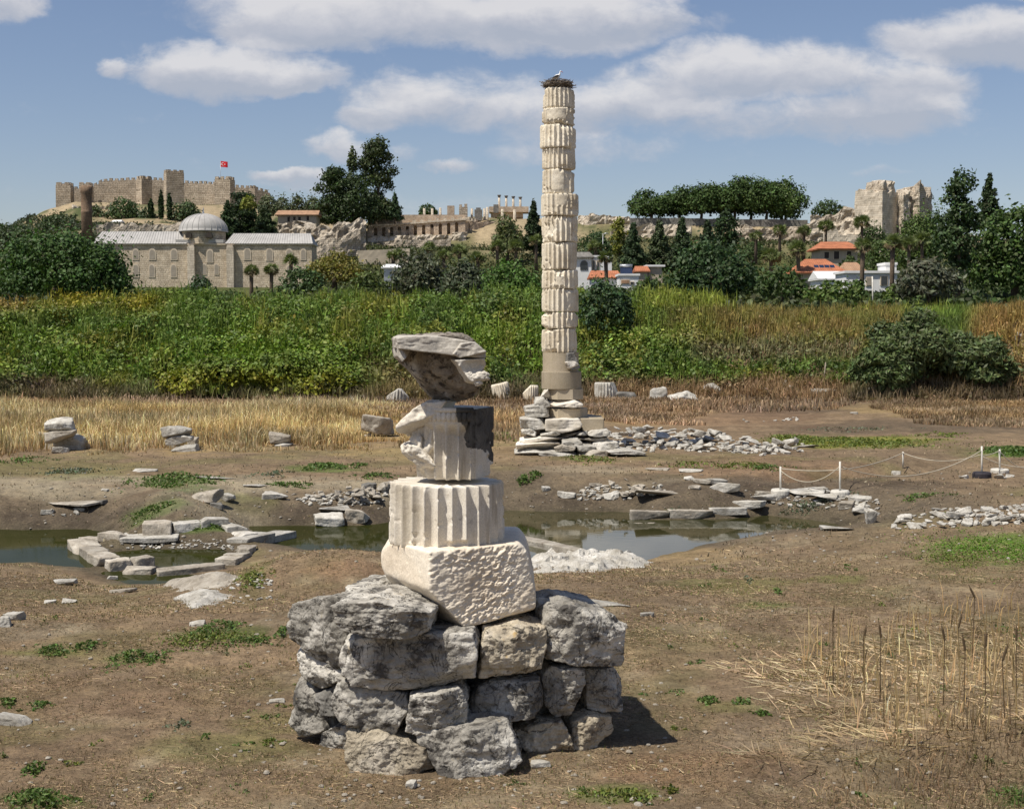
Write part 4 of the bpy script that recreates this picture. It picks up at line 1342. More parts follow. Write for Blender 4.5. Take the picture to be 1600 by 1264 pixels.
def stack(px, py, base_py, w, h, mt, lab, seed, tilt=0.0):
    """stone carried by others: foot seen at (px, py), above the ground point (px, base_py)"""
    g = hit(px, base_py)
    d = g[1] + 0.25
    c = P(px, py - h / 2, d)
    k = d / FPX
    V, F = loosebox(w * k, w * k * 0.8, h * k * 1.1, seed, n=16, amp=0.08)
    tag(add('stone', roty(V, tilt) + c, F, M[mt], None, c), lab, 'stone', GH)


stack(96, 688, 706, 44, 16, 'muddy', 'wide dark stone carried by the larger heap in the dry grass', 901)
stack(93, 673, 706, 42, 17, 'rubble', 'topmost pale layered slab of the larger heap in the dry grass', 902)
for (px, py, w, h, lab, mt) in [(270, 700, 17, 18, 'stone at the left foot of the smaller heap in the dry grass', 'muddy'), (300, 700, 16, 18, 'stone at the right foot of the smaller heap in the dry grass', 'muddy'),
                            (286, 706, 40, 13, 'pale front stone of the smaller heap in the dry grass', 'rubble')]:
    put_stone(px, py, w, h, mt, lab, GH, n=16)
stack(282, 693, 704, 38, 14, 'rubble', 'middle slab of the smaller heap in the dry grass', 903)
stack(278, 681, 704, 46, 14, 'rubble', 'topmost grey slab of the smaller heap in the dry grass', 904)
put_stone(438, 698, 32, 6, 'rubble', 'thin pale slab under the squared block in the dry grass', GH)
stack(438, 693, 697, 30, 15, 'muddy', 'squared grey block on a thin slab in the dry grass', 905)
put_stone(577, 682, 16, 5, 'rubble', 'small white stone under the left end of the dark boulder', GH)
stack(590, 678, 682, 46, 24, 'muddy', 'dark boulder alone in the grass just left of the near stack', 906)

GM = 'slabs and blocks by the pools'
for (px, py, w, h, mt, lab) in [
    (223, 738, 38, 5, 'rubble', 'thin white slab flat on the earth below the smaller grass heap'),
    (330, 750, 72, 6, 'rubble', 'long white slab flat beside a green weed clump'),
    (399, 762, 40, 5, 'rubble', 'narrow white slab just right of the green weed clump'),
    (163, 768, 11, 4, 'rubble', 'tiny pale stone on the light path at left'),
    (318, 784, 46, 18, 'muddy', 'pale block half buried in the far bank, left of the white capped stone'),
    (352, 783, 28, 12, 'rubble', 'knobbly dark edged stone beside the half buried pale block'),
    (338, 794, 20, 9, 'dark', 'dark stone under the knobbly stone on the far bank'),
    (430, 780, 40, 12, 'rubble', 'squared pale block with a dark right end on the far bank'),
    (104, 794, 104, 7, 'muddy', 'long silted kerb slab along the left far bank'),
    (152, 788, 26, 5, 'dark', 'dark end stone of the long silted kerb slab'),
    (74, 804, 22, 7, 'rubble', 'small pale stone below the long silted kerb slab'),
    (122, 798, 20, 5, 'rubble', 'flat pale stone below the right half of the kerb slab'),
    (512, 824, 44, 21, 'rubble', 'pointed pale boulder at the water edge behind the brown hump'),
    (558, 817, 36, 20, 'muddy', 'rounded boulder beside the pointed one at the water edge'),
    (520, 803, 46, 9, 'rubble', 'flat pale stones on the bank above the pointed boulder'),
    (576, 763, 24, 9, 'dark', 'dark square block set in the far bank left of the near stack'),
    (600, 764, 24, 11, 'muddy', 'brown square block next to the dark one, left of the near stack'),
    (516, 854, 66, 12, 'rubble', 'white slab edging the brown hump behind the near pedestal'),
    (590, 860, 36, 8, 'rubble', 'white slab partly hidden by the pick marked block'),
    (97, 914, 38, 10, 'rubble', 'clean white tile like slab on the near left ground'),
    (190, 926, 42, 7, 'muddy', 'long thin grey slab near the lower corner of the small pool'),
    (108, 943, 24, 7, 'rubble', 'flat pale stone below the white tile like slab'),
    (77, 943, 18, 6, 'rubble', 'small flat grey stone left of its neighbour on the near left ground'),
    (18, 970, 28, 16, 'rubble', 'rounded white stone at the left edge of the ground'),
    (3, 980, 22, 18, 'rubble', 'white boulder cut by the left edge of the photograph'),
    (12, 1134, 66, 18, 'rubble', 'rough pale slab at the left edge, halfway down the near ground'),
    (307, 978, 24, 8, 'rubble', 'small bright stone just above the nearest weed clump'),
    (175, 905, 16, 6, 'rubble', 'small white stone at the near shore of the left pool'),
    (432, 1099, 24, 8, 'rubble', 'pale flat stone by the left foot of the near pedestal'),
    (885, 779, 28, 10, 'rubble', 'small squared block on the far bank right of the near stack'),
    (853, 768, 12, 8, 'rubble', 'small white stone left of the squared block on the far bank'),
    (956, 782, 25, 10, 'rubble', 'pale squared stone at the water edge under the ledge'),
    (1040, 776, 92, 10, 'muddy', 'long silted beam with a hollow right end on the far bank'),
    (1120, 757, 38, 9, 'rubble', 'pale flat rock behind the pointed slab on the far bank'),
    (1098, 757, 28, 8, 'muddy', 'low grey rock at the left of the pale flat rock'),
    (1135, 770, 46, 14, 'rubble', 'stepped pale rock with a flat top on the far bank'),
    (1085, 765, 18, 7, 'muddy', 'small dull stone left of the stepped pale rock'),
    (1077, 750, 16, 6, 'rubble', 'small round stone on the far slope above the long beam'),
    (1004, 834, 40, 17, 'muddy', 'dark edged squared block standing alone in the pond'),
    (1016, 812, 62, 13, 'muddy', 'left end block of the low wall standing in the pond'),
    (1080, 811, 70, 13, 'muddy', 'middle block of the low wall standing in the pond'),
    (1138, 806, 60, 11, 'rubble', 'right end block of the low wall standing in the pond'),
    (1172, 797, 50, 13, 'rubble', 'slab with a dark undercut joining the pond wall to the shore'),
    (1203, 786, 56, 12, 'rubble', 'pale slab in front of the first white post'),
    (1195, 776, 26, 8, 'muddy', 'low stone behind the pale slab of the first post'),
    (1262, 776, 60, 8, 'rubble', 'flat slab between the first two white posts'),
    (1278, 768, 32, 7, 'rubble', 'small pale rock behind the flat slab between two posts'),
    (1303, 783, 70, 10, 'rubble', 'pale slab in front of the second white post'),
    (1350, 783, 40, 9, 'rubble', 'right end slab of the edging past the second post'),
    (1325, 795, 24, 12, 'muddy', 'grey stone under the edging past the second post'),
    (1348, 802, 28, 9, 'rubble', 'flat pale stone lying against the upright block'),
    (1362, 818, 16, 24, 'rubble', 'upright pale block at the right end of the pond edging'),
    (1318, 829, 62, 6, 'rubble', 'long flat slab on the near right shore of the pond'),
    (1112, 846, 40, 9, 'rubble', 'pale stone where green grass meets the pond'),
    (1140, 838, 24, 6, 'muddy', 'grey shore stone right of the pale stone at the pond'),
    (1401, 742, 14, 6, 'rubble', 'single pale stone on the lip of the trench'),
    (955, 948, 66, 8, 'rubble', 'flat whitish slab sunk in the ground right of the near pedestal'),
    (1012, 963, 22, 7, 'rubble', 'small pale stone beyond the right corner of the near pedestal'),
    (972, 982, 16, 10, 'rubble', 'rounded pale stone against the right corner of the near pedestal'),
    (842, 1199, 28, 13, 'rubble', 'white rounded stone at the foot of the near pedestal'),
    (642, 1231, 14, 12, 'rubble', 'small squared white stone in front of the leaning block'),
    (1080, 738, 36, 5, 'rubble', 'thin pale slab on the far earth right of the rubble row'),
    (1028, 735, 36, 4, 'muddy', 'thin silted slab on the far earth in front of the rubble row'),
    (1265, 700, 44, 5, 'rubble', 'flat white slab ending the rubble row on the right'),
    (1335, 647, 12, 4, 'rubble', 'lone pale stone on the dark far earth'),
]:
    wl = 'wall standing in the pond' in lab
    put_stone(px, py, w, h, mt, lab, GM, flat=0.3 if wl else (0.55 if w > 2.2 * h else 0.8), n=22 if py > 880 else 16, skew=0.04 if wl else 0.18, chips=1 if wl else 5, yaw=0.05 if wl else None, name='stone_slab' if w > 2.8 * h else 'stone')

# enclosure of the small pool: a kerb of blocks all round
GE = 'kerb stones round the small left pool'


def kerb(p0, p1, wid, hgt, n, labs, mt='muddy', z=None):
    a, b = hit(*p0), hit(*p1)
    for k in range(n):
        t0, t1 = k / n, (k + 1) / n
        c = a + (b - a) * (t0 + t1) / 2
        L = np.linalg.norm((b - a)[:2]) / n
        rg = np.random.default_rng(int(p0[0] * 3 + k * 17))
        V, F = loosebox(L * 1.03, wid * rg.uniform(0.85, 1.15), hgt * 1.5, int(p0[0] + 31 * k), n=18, amp=0.05, chips=2, skew=0.05)
        V = rotz(V, math.atan2(b[1] - a[1], b[0] - a[0]))
        c = np.array([c[0], c[1], max(tz(c[0], c[1]), ZW) + hgt * rg.uniform(0.0, 0.14)])
        tag(add('kerb_stone', V + c, F, M[mt], None, c), labs[k] if isinstance(labs, list) else labs, 'kerb stone', GE)


kerb((224, 832), (268, 830), 0.65, 0.34, 1, ['rounded bolster shaped kerb stone at the back left of the small pool'])
kerb((270, 829), (354, 822), 0.5, 0.2, 2, ['left straight kerb stone along the back of the small pool', 'right straight kerb stone along the back of the small pool'], 'rubble')
kerb((356, 822), (388, 844), 0.55, 0.2, 2, ['back corner kerb stone at the right of the small pool', 'kerb stone running down from the back right corner of the small pool'], 'rubble')
kerb((372, 848), (446, 852), 0.7, 0.2, 2, ['flat stone stepping out beyond the right side of the small pool', 'outermost flat slab reaching to the brown hump'], 'rubble')
kerb((390, 858), (352, 884), 0.5, 0.2, 3, ['upper broken stone on the right side of the small pool', 'middle broken stone on the right side of the small pool', 'low crumbled stone on the right side of the small pool'])
kerb((192, 838), (278, 838), 0.8, 0.1, 1, ['flat dark edged slab under the bolster shaped kerb stone'], 'rubble')
kerb((195, 842), (132, 853), 0.45, 0.18, 2, ['silted kerb stone at the rear left of the small pool', 'low kerb stone near the left corner of the small pool'])
kerb((124, 858), (170, 884), 0.6, 0.26, 3, ['kerb stone at the left corner between the two pools', 'middle kerb stone dividing the two pools', 'front kerb stone dividing the two pools'])
kerb((168, 890), (236, 884), 0.5, 0.28, 2, ['dark hollowed stone at the front left corner of the small pool', 'stacked stone at the front of the small pool'])
kerb((195, 896), (240, 894), 0.45, 0.16, 1, ['lower stone under the front stack of the small pool'])
# long thin beams sunk at the water
for p0, p1, lab in [((795, 836), (905, 866), 'long thin beam slanting down into the pond right of the near stack'), ((245, 893), (350, 887), 'thin straight sill along the front of the small pool')]:
    a, b = onplane([p0, p1], ZW + 0.08)
    L = math.hypot(b[0] - a[0], b[1] - a[1])
    V, F = loosebox(L, 0.35, 0.35, 12, n=22, amp=0.06, chips=2, skew=0.05)
    V = rotz(V, math.atan2(b[1] - a[1], b[0] - a[0]))
    c = np.array([(a[0] + b[0]) / 2, (a[1] + b[1]) / 2, ZW + 0.0])
    tag(add('stone_beam', V + c, F, M['muddy'], None, c), lab, 'stone beam')


# ---- rock outcrops
def outcrop(poly, hgt, mt, lab, seed, res=0.09, rough=0.10):
    w = np.array([hit(*q)[:2] for q in poly])
    x = np.arange(w[:, 0].min() - 0.2, w[:, 0].max() + 0.2, res)
    y = np.arange(w[:, 1].min() - 0.2, w[:, 1].max() + 0.2, res * 1.4)
    X, Y = np.meshgrid(x, y)
    d = -sdf(w, X, Y) + 0.22 * fbm(xyz(X / 0.6, Y / 0.6), 3, seed)
    pz = np.stack([X, Y, 0 * X], -1)
    z = hgt * sstep(0, 0.45, d) + rough * (ridged(pz * 1.3, 4, seed + 1) - 0.3) * sstep(-0.1, 0.3, d) + rough * 0.5 * np.round(2 * fbm(pz * 1.1, 3, seed + 2)) * sstep(0.1, 0.3, d)
    Z = tz(X, Y) + np.where(d > -0.05, z, -0.5)
    h_, w_ = X.shape
    i = np.arange(h_ - 1)[:, None] * w_
    j = np.arange(w_ - 1)[None]
    F = np.stack([i + j, i + j + 1, i + w_ + j + 1, i + w_ + j], -1).reshape(-1, 4)
    keep = (d.ravel()[F] > -0.25).any(1)
    F = F[keep]
    V = np.stack([X, Y, Z], -1).reshape(-1, 3)
    u, inv = np.unique(F, return_inverse=True)
    c = np.array([w[:, 0].mean(), w[:, 1].mean(), Z[d > 0].mean()])
    return tag(add('rock_outcrop', V[u], inv.reshape(F.shape), M[mt], None, c, smooth=False), lab, 'rock')


outcrop([(832, 872), (858, 866), (905, 858), (985, 856), (1000, 874), (1024, 884), (960, 890), (900, 894), (840, 896), (815, 890)], 0.14, 'rubble', 'broad bright white rock shelf at the pond edge right of the near stack', 5, 0.05, 0.17)
outcrop([(235, 914), (300, 908), (360, 896), (382, 900), (378, 908), (345, 918), (300, 926), (270, 924)], 0.12, 'muddy', 'flat silted rock shelf in front of the small pool', 6, 0.06, 0.07)
outcrop([(278, 934), (310, 922), (366, 928), (368, 936), (330, 946), (300, 950)], 0.14, 'rubble', 'lower pale rock shelf with an overhanging right edge, below the silted one', 7, 0.05, 0.07)


# ---- rubble: many small stones, nothing tells one from the next
def rubble(poly, n, smin, smax, lab, group, seed, mt='rubble', flatness=(0.2, 0.5), stackh=0.0, rowbias=None):
    rg = np.random.default_rng(seed)
    lib = []
    for q in range(9):
        V, F = loosebox(1, rg.uniform(0.5, 0.85), rg.uniform(*flatness), seed + q, n=10, amp=0.06, chips=4, skew=0.4, p=60)
        lib.append(mesh('stone', V, F, M[mt]))
    poly = np.array(poly, float)
    cnt = 0
    while cnt < n:
        p = rg.uniform(poly.min(0), poly.max(0))
        if sdf(poly, p[0], p[1]) > 0:
            continue
        g = hit(p[0], p[1])
        s = (smin + (smax - smin) * rg.random() ** 1.8) / FPX * g[1]
        o = bpy.data.objects.new('stone', lib[rg.integers(len(lib))])
        o.scale = (s, s, s * rg.uniform(0.7, 1.1))
        o.rotation_euler = (rg.normal(0, 0.22), rg.normal(0, 0.22), rg.uniform(0, 6.28))
        o.location = (g[0], g[1], g[2] + s * 0.12 + stackh * rg.random() ** 2)
        COL.objects.link(o)
        tag(o, lab, 'stone', group)
        cnt += 1


rubble([(905, 690), (940, 678), (1030, 672), (1110, 682), (1150, 688), (1250, 694), (1262, 703), (1200, 712), (1130, 708), (1060, 704), (1010, 706), (940, 700)], 96, 9, 24,
       'angular whitish stone in the rubble strip trailing right from the tall column', 'rubble trailing from the column foot', 21, stackh=0.25)
rubble([(1385, 828), (1400, 812), (1470, 795), (1520, 800), (1620, 786), (1620, 818), (1500, 824)], 45, 9, 26, 'whitish stone in the rubble strip at the right edge near the pond', 'rubble at the right edge', 22, stackh=0.1)
rubble([(458, 778), (500, 772), (560, 766), (608, 768), (600, 784), (540, 790), (470, 786)], 32, 8, 17, 'grey stone of the crumbled rubble wall on the far bank left of the near stack', 'crumbled wall on the far bank', 23, 'muddy', stackh=0.25)
rubble([(900, 770), (930, 758), (1040, 758), (1045, 768), (990, 778), (905, 780)], 20, 8, 18, 'grey stone of the crumbled ledge on the far bank right of the near stack', 'crumbled ledge on the far bank', 24, 'muddy', stackh=0.2)
rubble([(1160, 657), (1240, 650), (1262, 653), (1255, 658), (1165, 660)], 9, 4, 9, 'small pale stone in the thin row across the dark far earth', 'thin far row of pale stones', 25)
rubble([(60, 806), (70, 798), (125, 798), (130, 806)], 6, 5, 11, 'pebble sized pale stone under the silted kerb slab at left', 'small stones under the kerb slab', 26)
rubble([(1180, 770), (1290, 766), (1370, 782), (1372, 806), (1320, 796), (1200, 786)], 16, 6, 15, 'pale stone strewn among the slabs at the white posts', 'stones among the slabs at the posts', 27)
rubble([(1480, 748), (1600, 740), (1610, 748), (1490, 754)], 6, 6, 18, 'pale flat stone by the grey based post at right', 'stones by the right posts', 28)

# the smaller broken stones between them, one mass
rg = np.random.default_rng(78)
mb = MB()
Q, FQ = loosebox(1, 0.8, 0.5, 5, n=4, amp=0.1)
Q2, FQ2 = loosebox(1, 0.7, 0.35, 6, n=4, amp=0.1)
for poly, n, s0, s1 in [([(930, 692), (945, 678), (1030, 672), (1110, 680), (1160, 688), (1262, 695), (1270, 704), (1200, 713), (1130, 709), (1060, 705), (1010, 707), (940, 700)], 260, 4, 11),
                        ([(1385, 828), (1400, 812), (1470, 795), (1520, 800), (1620, 786), (1620, 818), (1500, 824)], 130, 4, 11), ([(458, 780), (500, 772), (560, 766), (608, 768), (600, 786), (540, 792), (470, 788)], 130, 3, 9),
                        ([(900, 770), (930, 758), (1040, 758), (1045, 770), (990, 780), (905, 782)], 90, 3, 9), ([(1160, 772), (1290, 766), (1372, 782), (1372, 808), (1320, 798), (1200, 788)], 120, 3, 8), ([(300, 920), (420, 890), (430, 935), (340, 950)], 50, 3, 8),
                        ([(190, 850), (340, 842), (372, 860), (340, 858), (200, 858)], 90, 2, 6)]:
    poly = np.array(poly, float)
    c = 0
    while c < n:
        p = rg.uniform(poly.min(0), poly.max(0))
        if sdf(poly, *p) > 0:
            continue
        c += 1
        g = hit(*p)
        s_ = rg.uniform(s0, s1) / FPX * g[1]
        a, f = (Q, FQ) if rg.random() < 0.5 else (Q2, FQ2)
        mb.put(rotz(rotx(a * s_, rg.normal(0, .3)), rg.uniform(0, 6.3)) + g + [0, 0, s_ * 0.15], f)
V, F = mb.out()
tag(add('stone_chips', V, F, M['rubble'], None, (0, 45, 0), smooth=False), 'small broken stones lying between the larger rubble', 'rubble', kind='stuff')

# pebbles: nobody could count them
rg = np.random.default_rng(77)
mb = MB()
Q, FQ = cubegrid(2)
for k in range(1150):
    if k < 260:
        p = (rg.uniform(380, 1050), 1264 - 330 * rg.random() ** 1.2)
        s = rg.uniform(0.012, 0.045)
    elif k < 800:
        p = (rg.uniform(-60, 1660), rg.uniform(900, 1275))
        s = rg.uniform(0.01, 0.035)
    else:
        p = (rg.uniform(-60, 1660), rg.uniform(735, 880))
        s = rg.uniform(0.02, 0.06)
    g = hit(*p)
    if g[2] < ZW + 0.03:
        continue
    D = Q / np.linalg.norm(Q, axis=1, keepdims=True) * (s * rg.uniform(0.6, 1.2, 3) * [1, 1, 0.6])
    mb.put(rotz(D, rg.uniform(0, 6)) + g + [0, 0, s * 0.2], FQ)
V, F = mb.out()
V = V + 0.008 * fbm(V * 40, 2, 3)[:, None]
o = add('pebbles', V, F, M['muddy'], None, (0, 25, 0), smooth=False)
tag(o, 'white pebbles and stone chips scattered over the dry earth', 'pebbles', kind='stuff')


# ------------------------------------------------------------------ roped posts
def post(px, pyt, pyb, base, lab, lean=0.0):
    g = hit(px, pyb)
    top = P(px + lean, pyt, g[1])
    t = thing('barrier_post', lab, 'post', g, 'barrier posts by the trench')
    k = g[1] / FPX
    mb = MB().tube([g, (g + top) / 2, top], 0.030, 10)
    add('pole', mb.out()[0], mb.out()[1], M['post'], t, g)
    if base:
        mt, r, h = base
        mb = MB().lathe([(0, -0.08), (r * 0.92, -0.08), (r, 0.0), (r, h * 0.7), (r * 0.9, h), (0.05, h)], g, 20)
        add('base', mb.out()[0], mb.out()[1], M[mt], t, g, smooth=False)
    return g + (top - g) * np.array([1, 1, 0.86]), g + (top - g) * np.array([1, 1, 0.93])


pA, pA2 = post(1219.5, 729, 772, ('concrete', 0.30, 0.16), 'left most white post standing in a round pale concrete base')
pB, pB2 = post(1312.5, 721, 774, ('concrete', 0.29, 0.16), 'second white post from the left in a round pale concrete base')
pC, pC2 = post(1411, 706, 731, None, 'short distant white post without a visible base, behind the trench')
pD, pD2 = post(1534, 697, 746, ('black', 0.30, 0.18), 'tallest white post, in a black base at right')
pE, pE2 = post(1562, 702, 738, ('concrete', 0.30, 0.12), 'thin grey post in a grey base at the far right')
pF = P(1640, 722, pD[1])
pF2 = P(1640, 718, pE[1] + 1)


def rope(a, b, sag, lab):
    t = np.linspace(0, 1, 20)[:, None]
    pts = a + (b - a) * t - np.array([0, 0, 1]) * sag * 4 * t * (1 - t)
    c = (a + b) / 2
    mb = MB().tube(pts, 0.015, 6)
    tag(add('rope', mb.out()[0], mb.out()[1], M['rope'], None, c), lab, 'rope', 'ropes hung between the posts')


rope(pA, pB, 0.42, 'pale rope sagging low between the two posts with round concrete bases')
rope(pA2, pB2 - [0, 0, 0.18], 0.05, 'pale rope drawn nearly straight behind the sagging one, between the left posts')
rope(pB, pD, 0.55, 'long pale rope sagging from the second post to the black based post')
rope(pB2 - [0, 0, 0.18], pC2, 0.10, 'pale rope rising from the second post to the short distant post')
rope(pC2, pD2 - [0, 0, 0.2], 0.25, 'pale rope from the short distant post to the black based post')
rope(pD2 - [0, 0, 0.25], pE2, 0.03, 'short pale rope between the black based and the grey based post')
rope(pE2, pF2, 0.45, 'pale rope running from the grey based post out of view')
rope(pD2 - [0, 0, 0.25], pF, 0.25, 'pale rope running from the black based post out of view')
# thin dry stake at the foot of the bank
g = hit(1286, 598)
t = P(1290, 566, g[1])
mb = MB().tube([g - [0, 0, .2], (g + t) / 2 + [0.03, 0, 0], t], [0.06, 0.05, 0.04], 7)
tag(add('stake', mb.out()[0], mb.out()[1], M['palebark'], None, g), 'thin dry wooden stake leaning at the foot of the bank', 'stake')
# ------------------------------------------------------------------ buildings and ruins on the hill
def crenel_wall(p0, p1, thick, name, mat, root, org, merl=1.0, mh=1.0):
    """p = (px, top, bottom, d); wall with merlons between two points"""
    a, b = P(p0[0], p0[1], p0[3]), P(p1[0], p1[1], p1[3])
    za, zb = P(p0[0], p0[2], p0[3])[2], P(p1[0], p1[2], p1[3])[2]
    L = math.hypot(b[0] - a[0], b[1] - a[1])
    e = (b - a) / L
    e[2] = 0
    nrm = np.array([-e[1], e[0], 0])
    n = max(2, int(L / (merl * 1.9)))
    mb = MB()
    rg = np.random.default_rng(int(p0[0]))
    for k in range(n):
        for q, up in ((0, mh), (0.55, 0.0)):
            t0, t1 = (k + q) / n, (k + (0.55 if q == 0 else 1.0)) / n
            u = up * rg.uniform(0.75, 1.1)
            f = []
            for t in (t0, t1):
                base = a + (b - a) * t
                z0 = za + (zb - za) * t - 4
                ztop = base[2] - mh + u
                w = thick if up == 0 else thick * 0.45
                f += [[base[0], base[1], z0], [base[0] + nrm[0] * w, base[1] + nrm[1] * w, z0], [base[0] + nrm[0] * w, base[1] + nrm[1] * w, ztop], [base[0], base[1], ztop]]
            mb.put(np.array(f), np.array([[0, 4, 5, 1], [1, 5, 6, 2], [2, 6, 7, 3], [3, 7, 4, 0], [0, 1, 2, 3], [7, 6, 5, 4]]))
    V, F = mb.out()
    return add(name, V, F, mat, root, org, smooth=False)


def crenel_tower(cpx, d, top, bot, w, dp, yaw, name, mat, root, org, mh=1.1):
    c = P(cpx, top, d)
    zb = P(cpx, bot, d)[2] - 5
    c[1] += dp / 2
    mb = MB()
    z1 = c[2] - mh
    mb.box((0, 0, (z1 + zb) / 2), (w, dp, z1 - zb), taper=0.97)
    for s, L, along in ((-1, w, 0), (1, w, 0), (-1, dp, 1), (1, dp, 1)):
        m = max(2, int(L / 2.1))
        for k in range(m):
            t = -L / 2 * 0.97 + (k + 0.5) * L * 0.97 / m
            off = s * ((dp if along == 0 else w) / 2 * 0.97 - 0.3)
            p = (t, off, z1 + mh / 2) if along == 0 else (off, t, z1 + mh / 2)
            mb.box(p, (L / m * 0.55, 0.58, mh) if along == 0 else (0.56, L / m * 0.55, mh * 0.99))
    V, F = mb.out()
    V = rotz(V, yaw) + [c[0], c[1], 0]
    return add(name, V, F, mat, root, org, smooth=False)


DCA = 560
corg = P(260, 335, DCA)
castle = thing('castle', 'sandy stone hilltop castle with crenellated walls and square towers', 'castle', corg)
cw = [((108, 291, 318, 566), (124, 291, 320, 566)), ((138, 292, 324, 562), (162, 279, 324, 562)), ((162, 279, 324, 562), (214, 277, 324, 562)), ((232, 277, 320, 566), (256, 278, 322, 566)), ((282, 282, 326, 570), (340, 284, 330, 566)),
      ((360, 289, 330, 568), (392, 290, 332, 568)), ((392, 290, 332, 568), (422, 298, 334, 572))]
for a, b in cw:
    crenel_wall(a, b, 2.2, 'wall', M['castle'], castle, corg)
for cpx, d, top, bot, w, dp, yaw in [(97.5, 556, 285, 325, 5.8, 6, 0.06), (131, 554, 285, 326, 4.6, 6, 0.1), (222.5, 552, 275, 325, 4.6, 4.6, R(42)), (269, 550, 265.5, 322, 7.0, 5.0, R(26)), (349, 554, 276, 330, 6.6, 5.0, R(-12)), (394, 562, 290, 332, 2.2, 2.6, 0.0)]:
    crenel_tower(cpx, d, top, bot, w, dp, yaw, 'tower', M['castle'], castle, corg)
# flag over the castle
fb = P(344.5, 300, 575)
flag = thing('flag', 'red flag with a white crescent and star flying over the castle', 'flag', fb)
ft = P(344.5, 252, 575)
mb = MB().tube([fb, ft], [0.09, 0.05], 8)
add('pole', mb.out()[0], mb.out()[1], M['steel'], flag, fb)
x = np.linspace(0, 1, 15)
y = np.linspace(0, 1, 9)
X, Y = np.meshgrid(x, y)
w, h = 2.9, 2.3
W3 = np.stack([X * w, 0.16 * np.sin(X * 6 + Y) * X, -Y * h - 0.3 * X], -1)
i = np.arange(8)[:, None] * 15
j = np.arange(14)[None]
cl = add('cloth', W3.reshape(-1, 3) + ft, np.stack([i + j, i + j + 1, i + 16 + j, i + 15 + j], -1).reshape(-1, 4), M['cloth'], flag, fb)
mb = MB()
t = np.linspace(0.5, 2 * math.pi - 0.5, 30)
oc = np.stack([0.95 + 0.58 * np.cos(t), 0 * t - 0.2, -1.2 + 0.58 * np.sin(t)], -1)
ic = np.stack([1.09 + 0.45 * np.cos(t), 0 * t - 0.2, -1.2 + 0.45 * np.sin(t)], -1)
q = np.arange(29)
mb.put(np.concatenate([oc, ic]), np.stack([q, q + 1, q + 31, q + 30], -1))
t = np.arange(10) / 10 * 2 * math.pi
rr = np.where(np.arange(10) % 2 == 0, 0.32, 0.13)
st = np.stack([1.75 - rr * np.cos(t), 0 * t - 0.2, -1.35 + rr * np.sin(t)], -1)
mb.put(np.concatenate([st, [[1.75, -0.2, -1.35]]]), np.stack([np.arange(10), (np.arange(10) + 1) % 10, np.full(10, 10)], -1))
add('emblem', mb.out()[0] + ft, mb.out()[1], M['clothw'], flag, fb, smooth=False)

# ------------------------------------------------------------------ minaret stub
DM = 372
mb = MB()
k = DM / FPX
b0 = P(136, 372, DM)
zt = P(136, 290, DM)[2]
zm = P(136, 334, DM)[2]
r = 8.2 * k
mb.lathe([(0, b0[2] - 4), (r, b0[2] - 4), (r, zm), (r * 1.06, zm + 0.2), (r * 1.06, zm + 0.6), (r, zm + 0.8), (r * 1.0, zt - 2.2), (r * 1.12, zt - 1.9), (r * 1.12, zt - 0.5), (r * 0.7, zt), (r * 0.68, zt - 1), (0, zt - 1)], (0, 0, 0), 28)
V, F = mb.out()
V[:, 2] += np.where(V[:, 2] > zt - 0.7, 0.6 * fbm(V * 0.9, 2, 4), 0)
V = V + [b0[0], DM, 0]
tag(add('minaret', V, F, M['minaret'], None, (b0[0], DM, b0[2])), 'brown brick stump of a round minaret with a broken top', 'minaret')

# ------------------------------------------------------------------ mosque
DQ = 350
k = DQ / FPX
mo = P(310, 462, DQ)
mosque = thing('mosque', 'long cream stone mosque with lead roofs and one ribbed dome', 'mosque', mo)
xl, xr = P(146, 400, DQ)[0], P(487, 400, DQ)[0]
zb, ze = P(300, 476, DQ)[2], P(300, 383, DQ)[2]
dep = 9.0
win = []  # px centre, top, bottom, half width px
for px in (238, 272):
    win += [(px, 391, 405, 4.5), (px - 1, 415, 432, 4.0)]
win += [(328, 392, 409, 4.2), (319, 414, 428, 3.0), (338, 414, 428, 3.0), (386.5, 390, 405, 4.5), (421, 390, 406, 4.5), (452, 391, 405, 4.5), (212, 391, 405, 4.0), (212, 415, 432, 4.0), (452, 416, 430, 4.0), (474, 391, 405, 3.6)]


def arch(mb, cx_, z0, z1, hw, y, depth):
    a = np.linspace(0, math.pi, 9)
    o = [(cx_ - hw, z0)] + [(cx_ - hw * math.cos(t), z1 - hw + hw * 1.15 * math.sin(t)) for t in a] + [(cx_ + hw, z0)]
    o = np.array(o)
    n = len(o)
    fr = np.stack([o[:, 0], np.full(n, y), o[:, 1]], -1)
    bk = fr + [0, depth, 0]
    c = np.array([[cx_, y, (z0 + z1) / 2]])
    q = np.arange(n)
    mb.put(np.concatenate([fr, bk, c]), [np.stack([q, (q + 1) % n, np.full(n, 2 * n)], -1), np.stack([q, q + n, (q + 1) % n + n, (q + 1) % n], -1)])


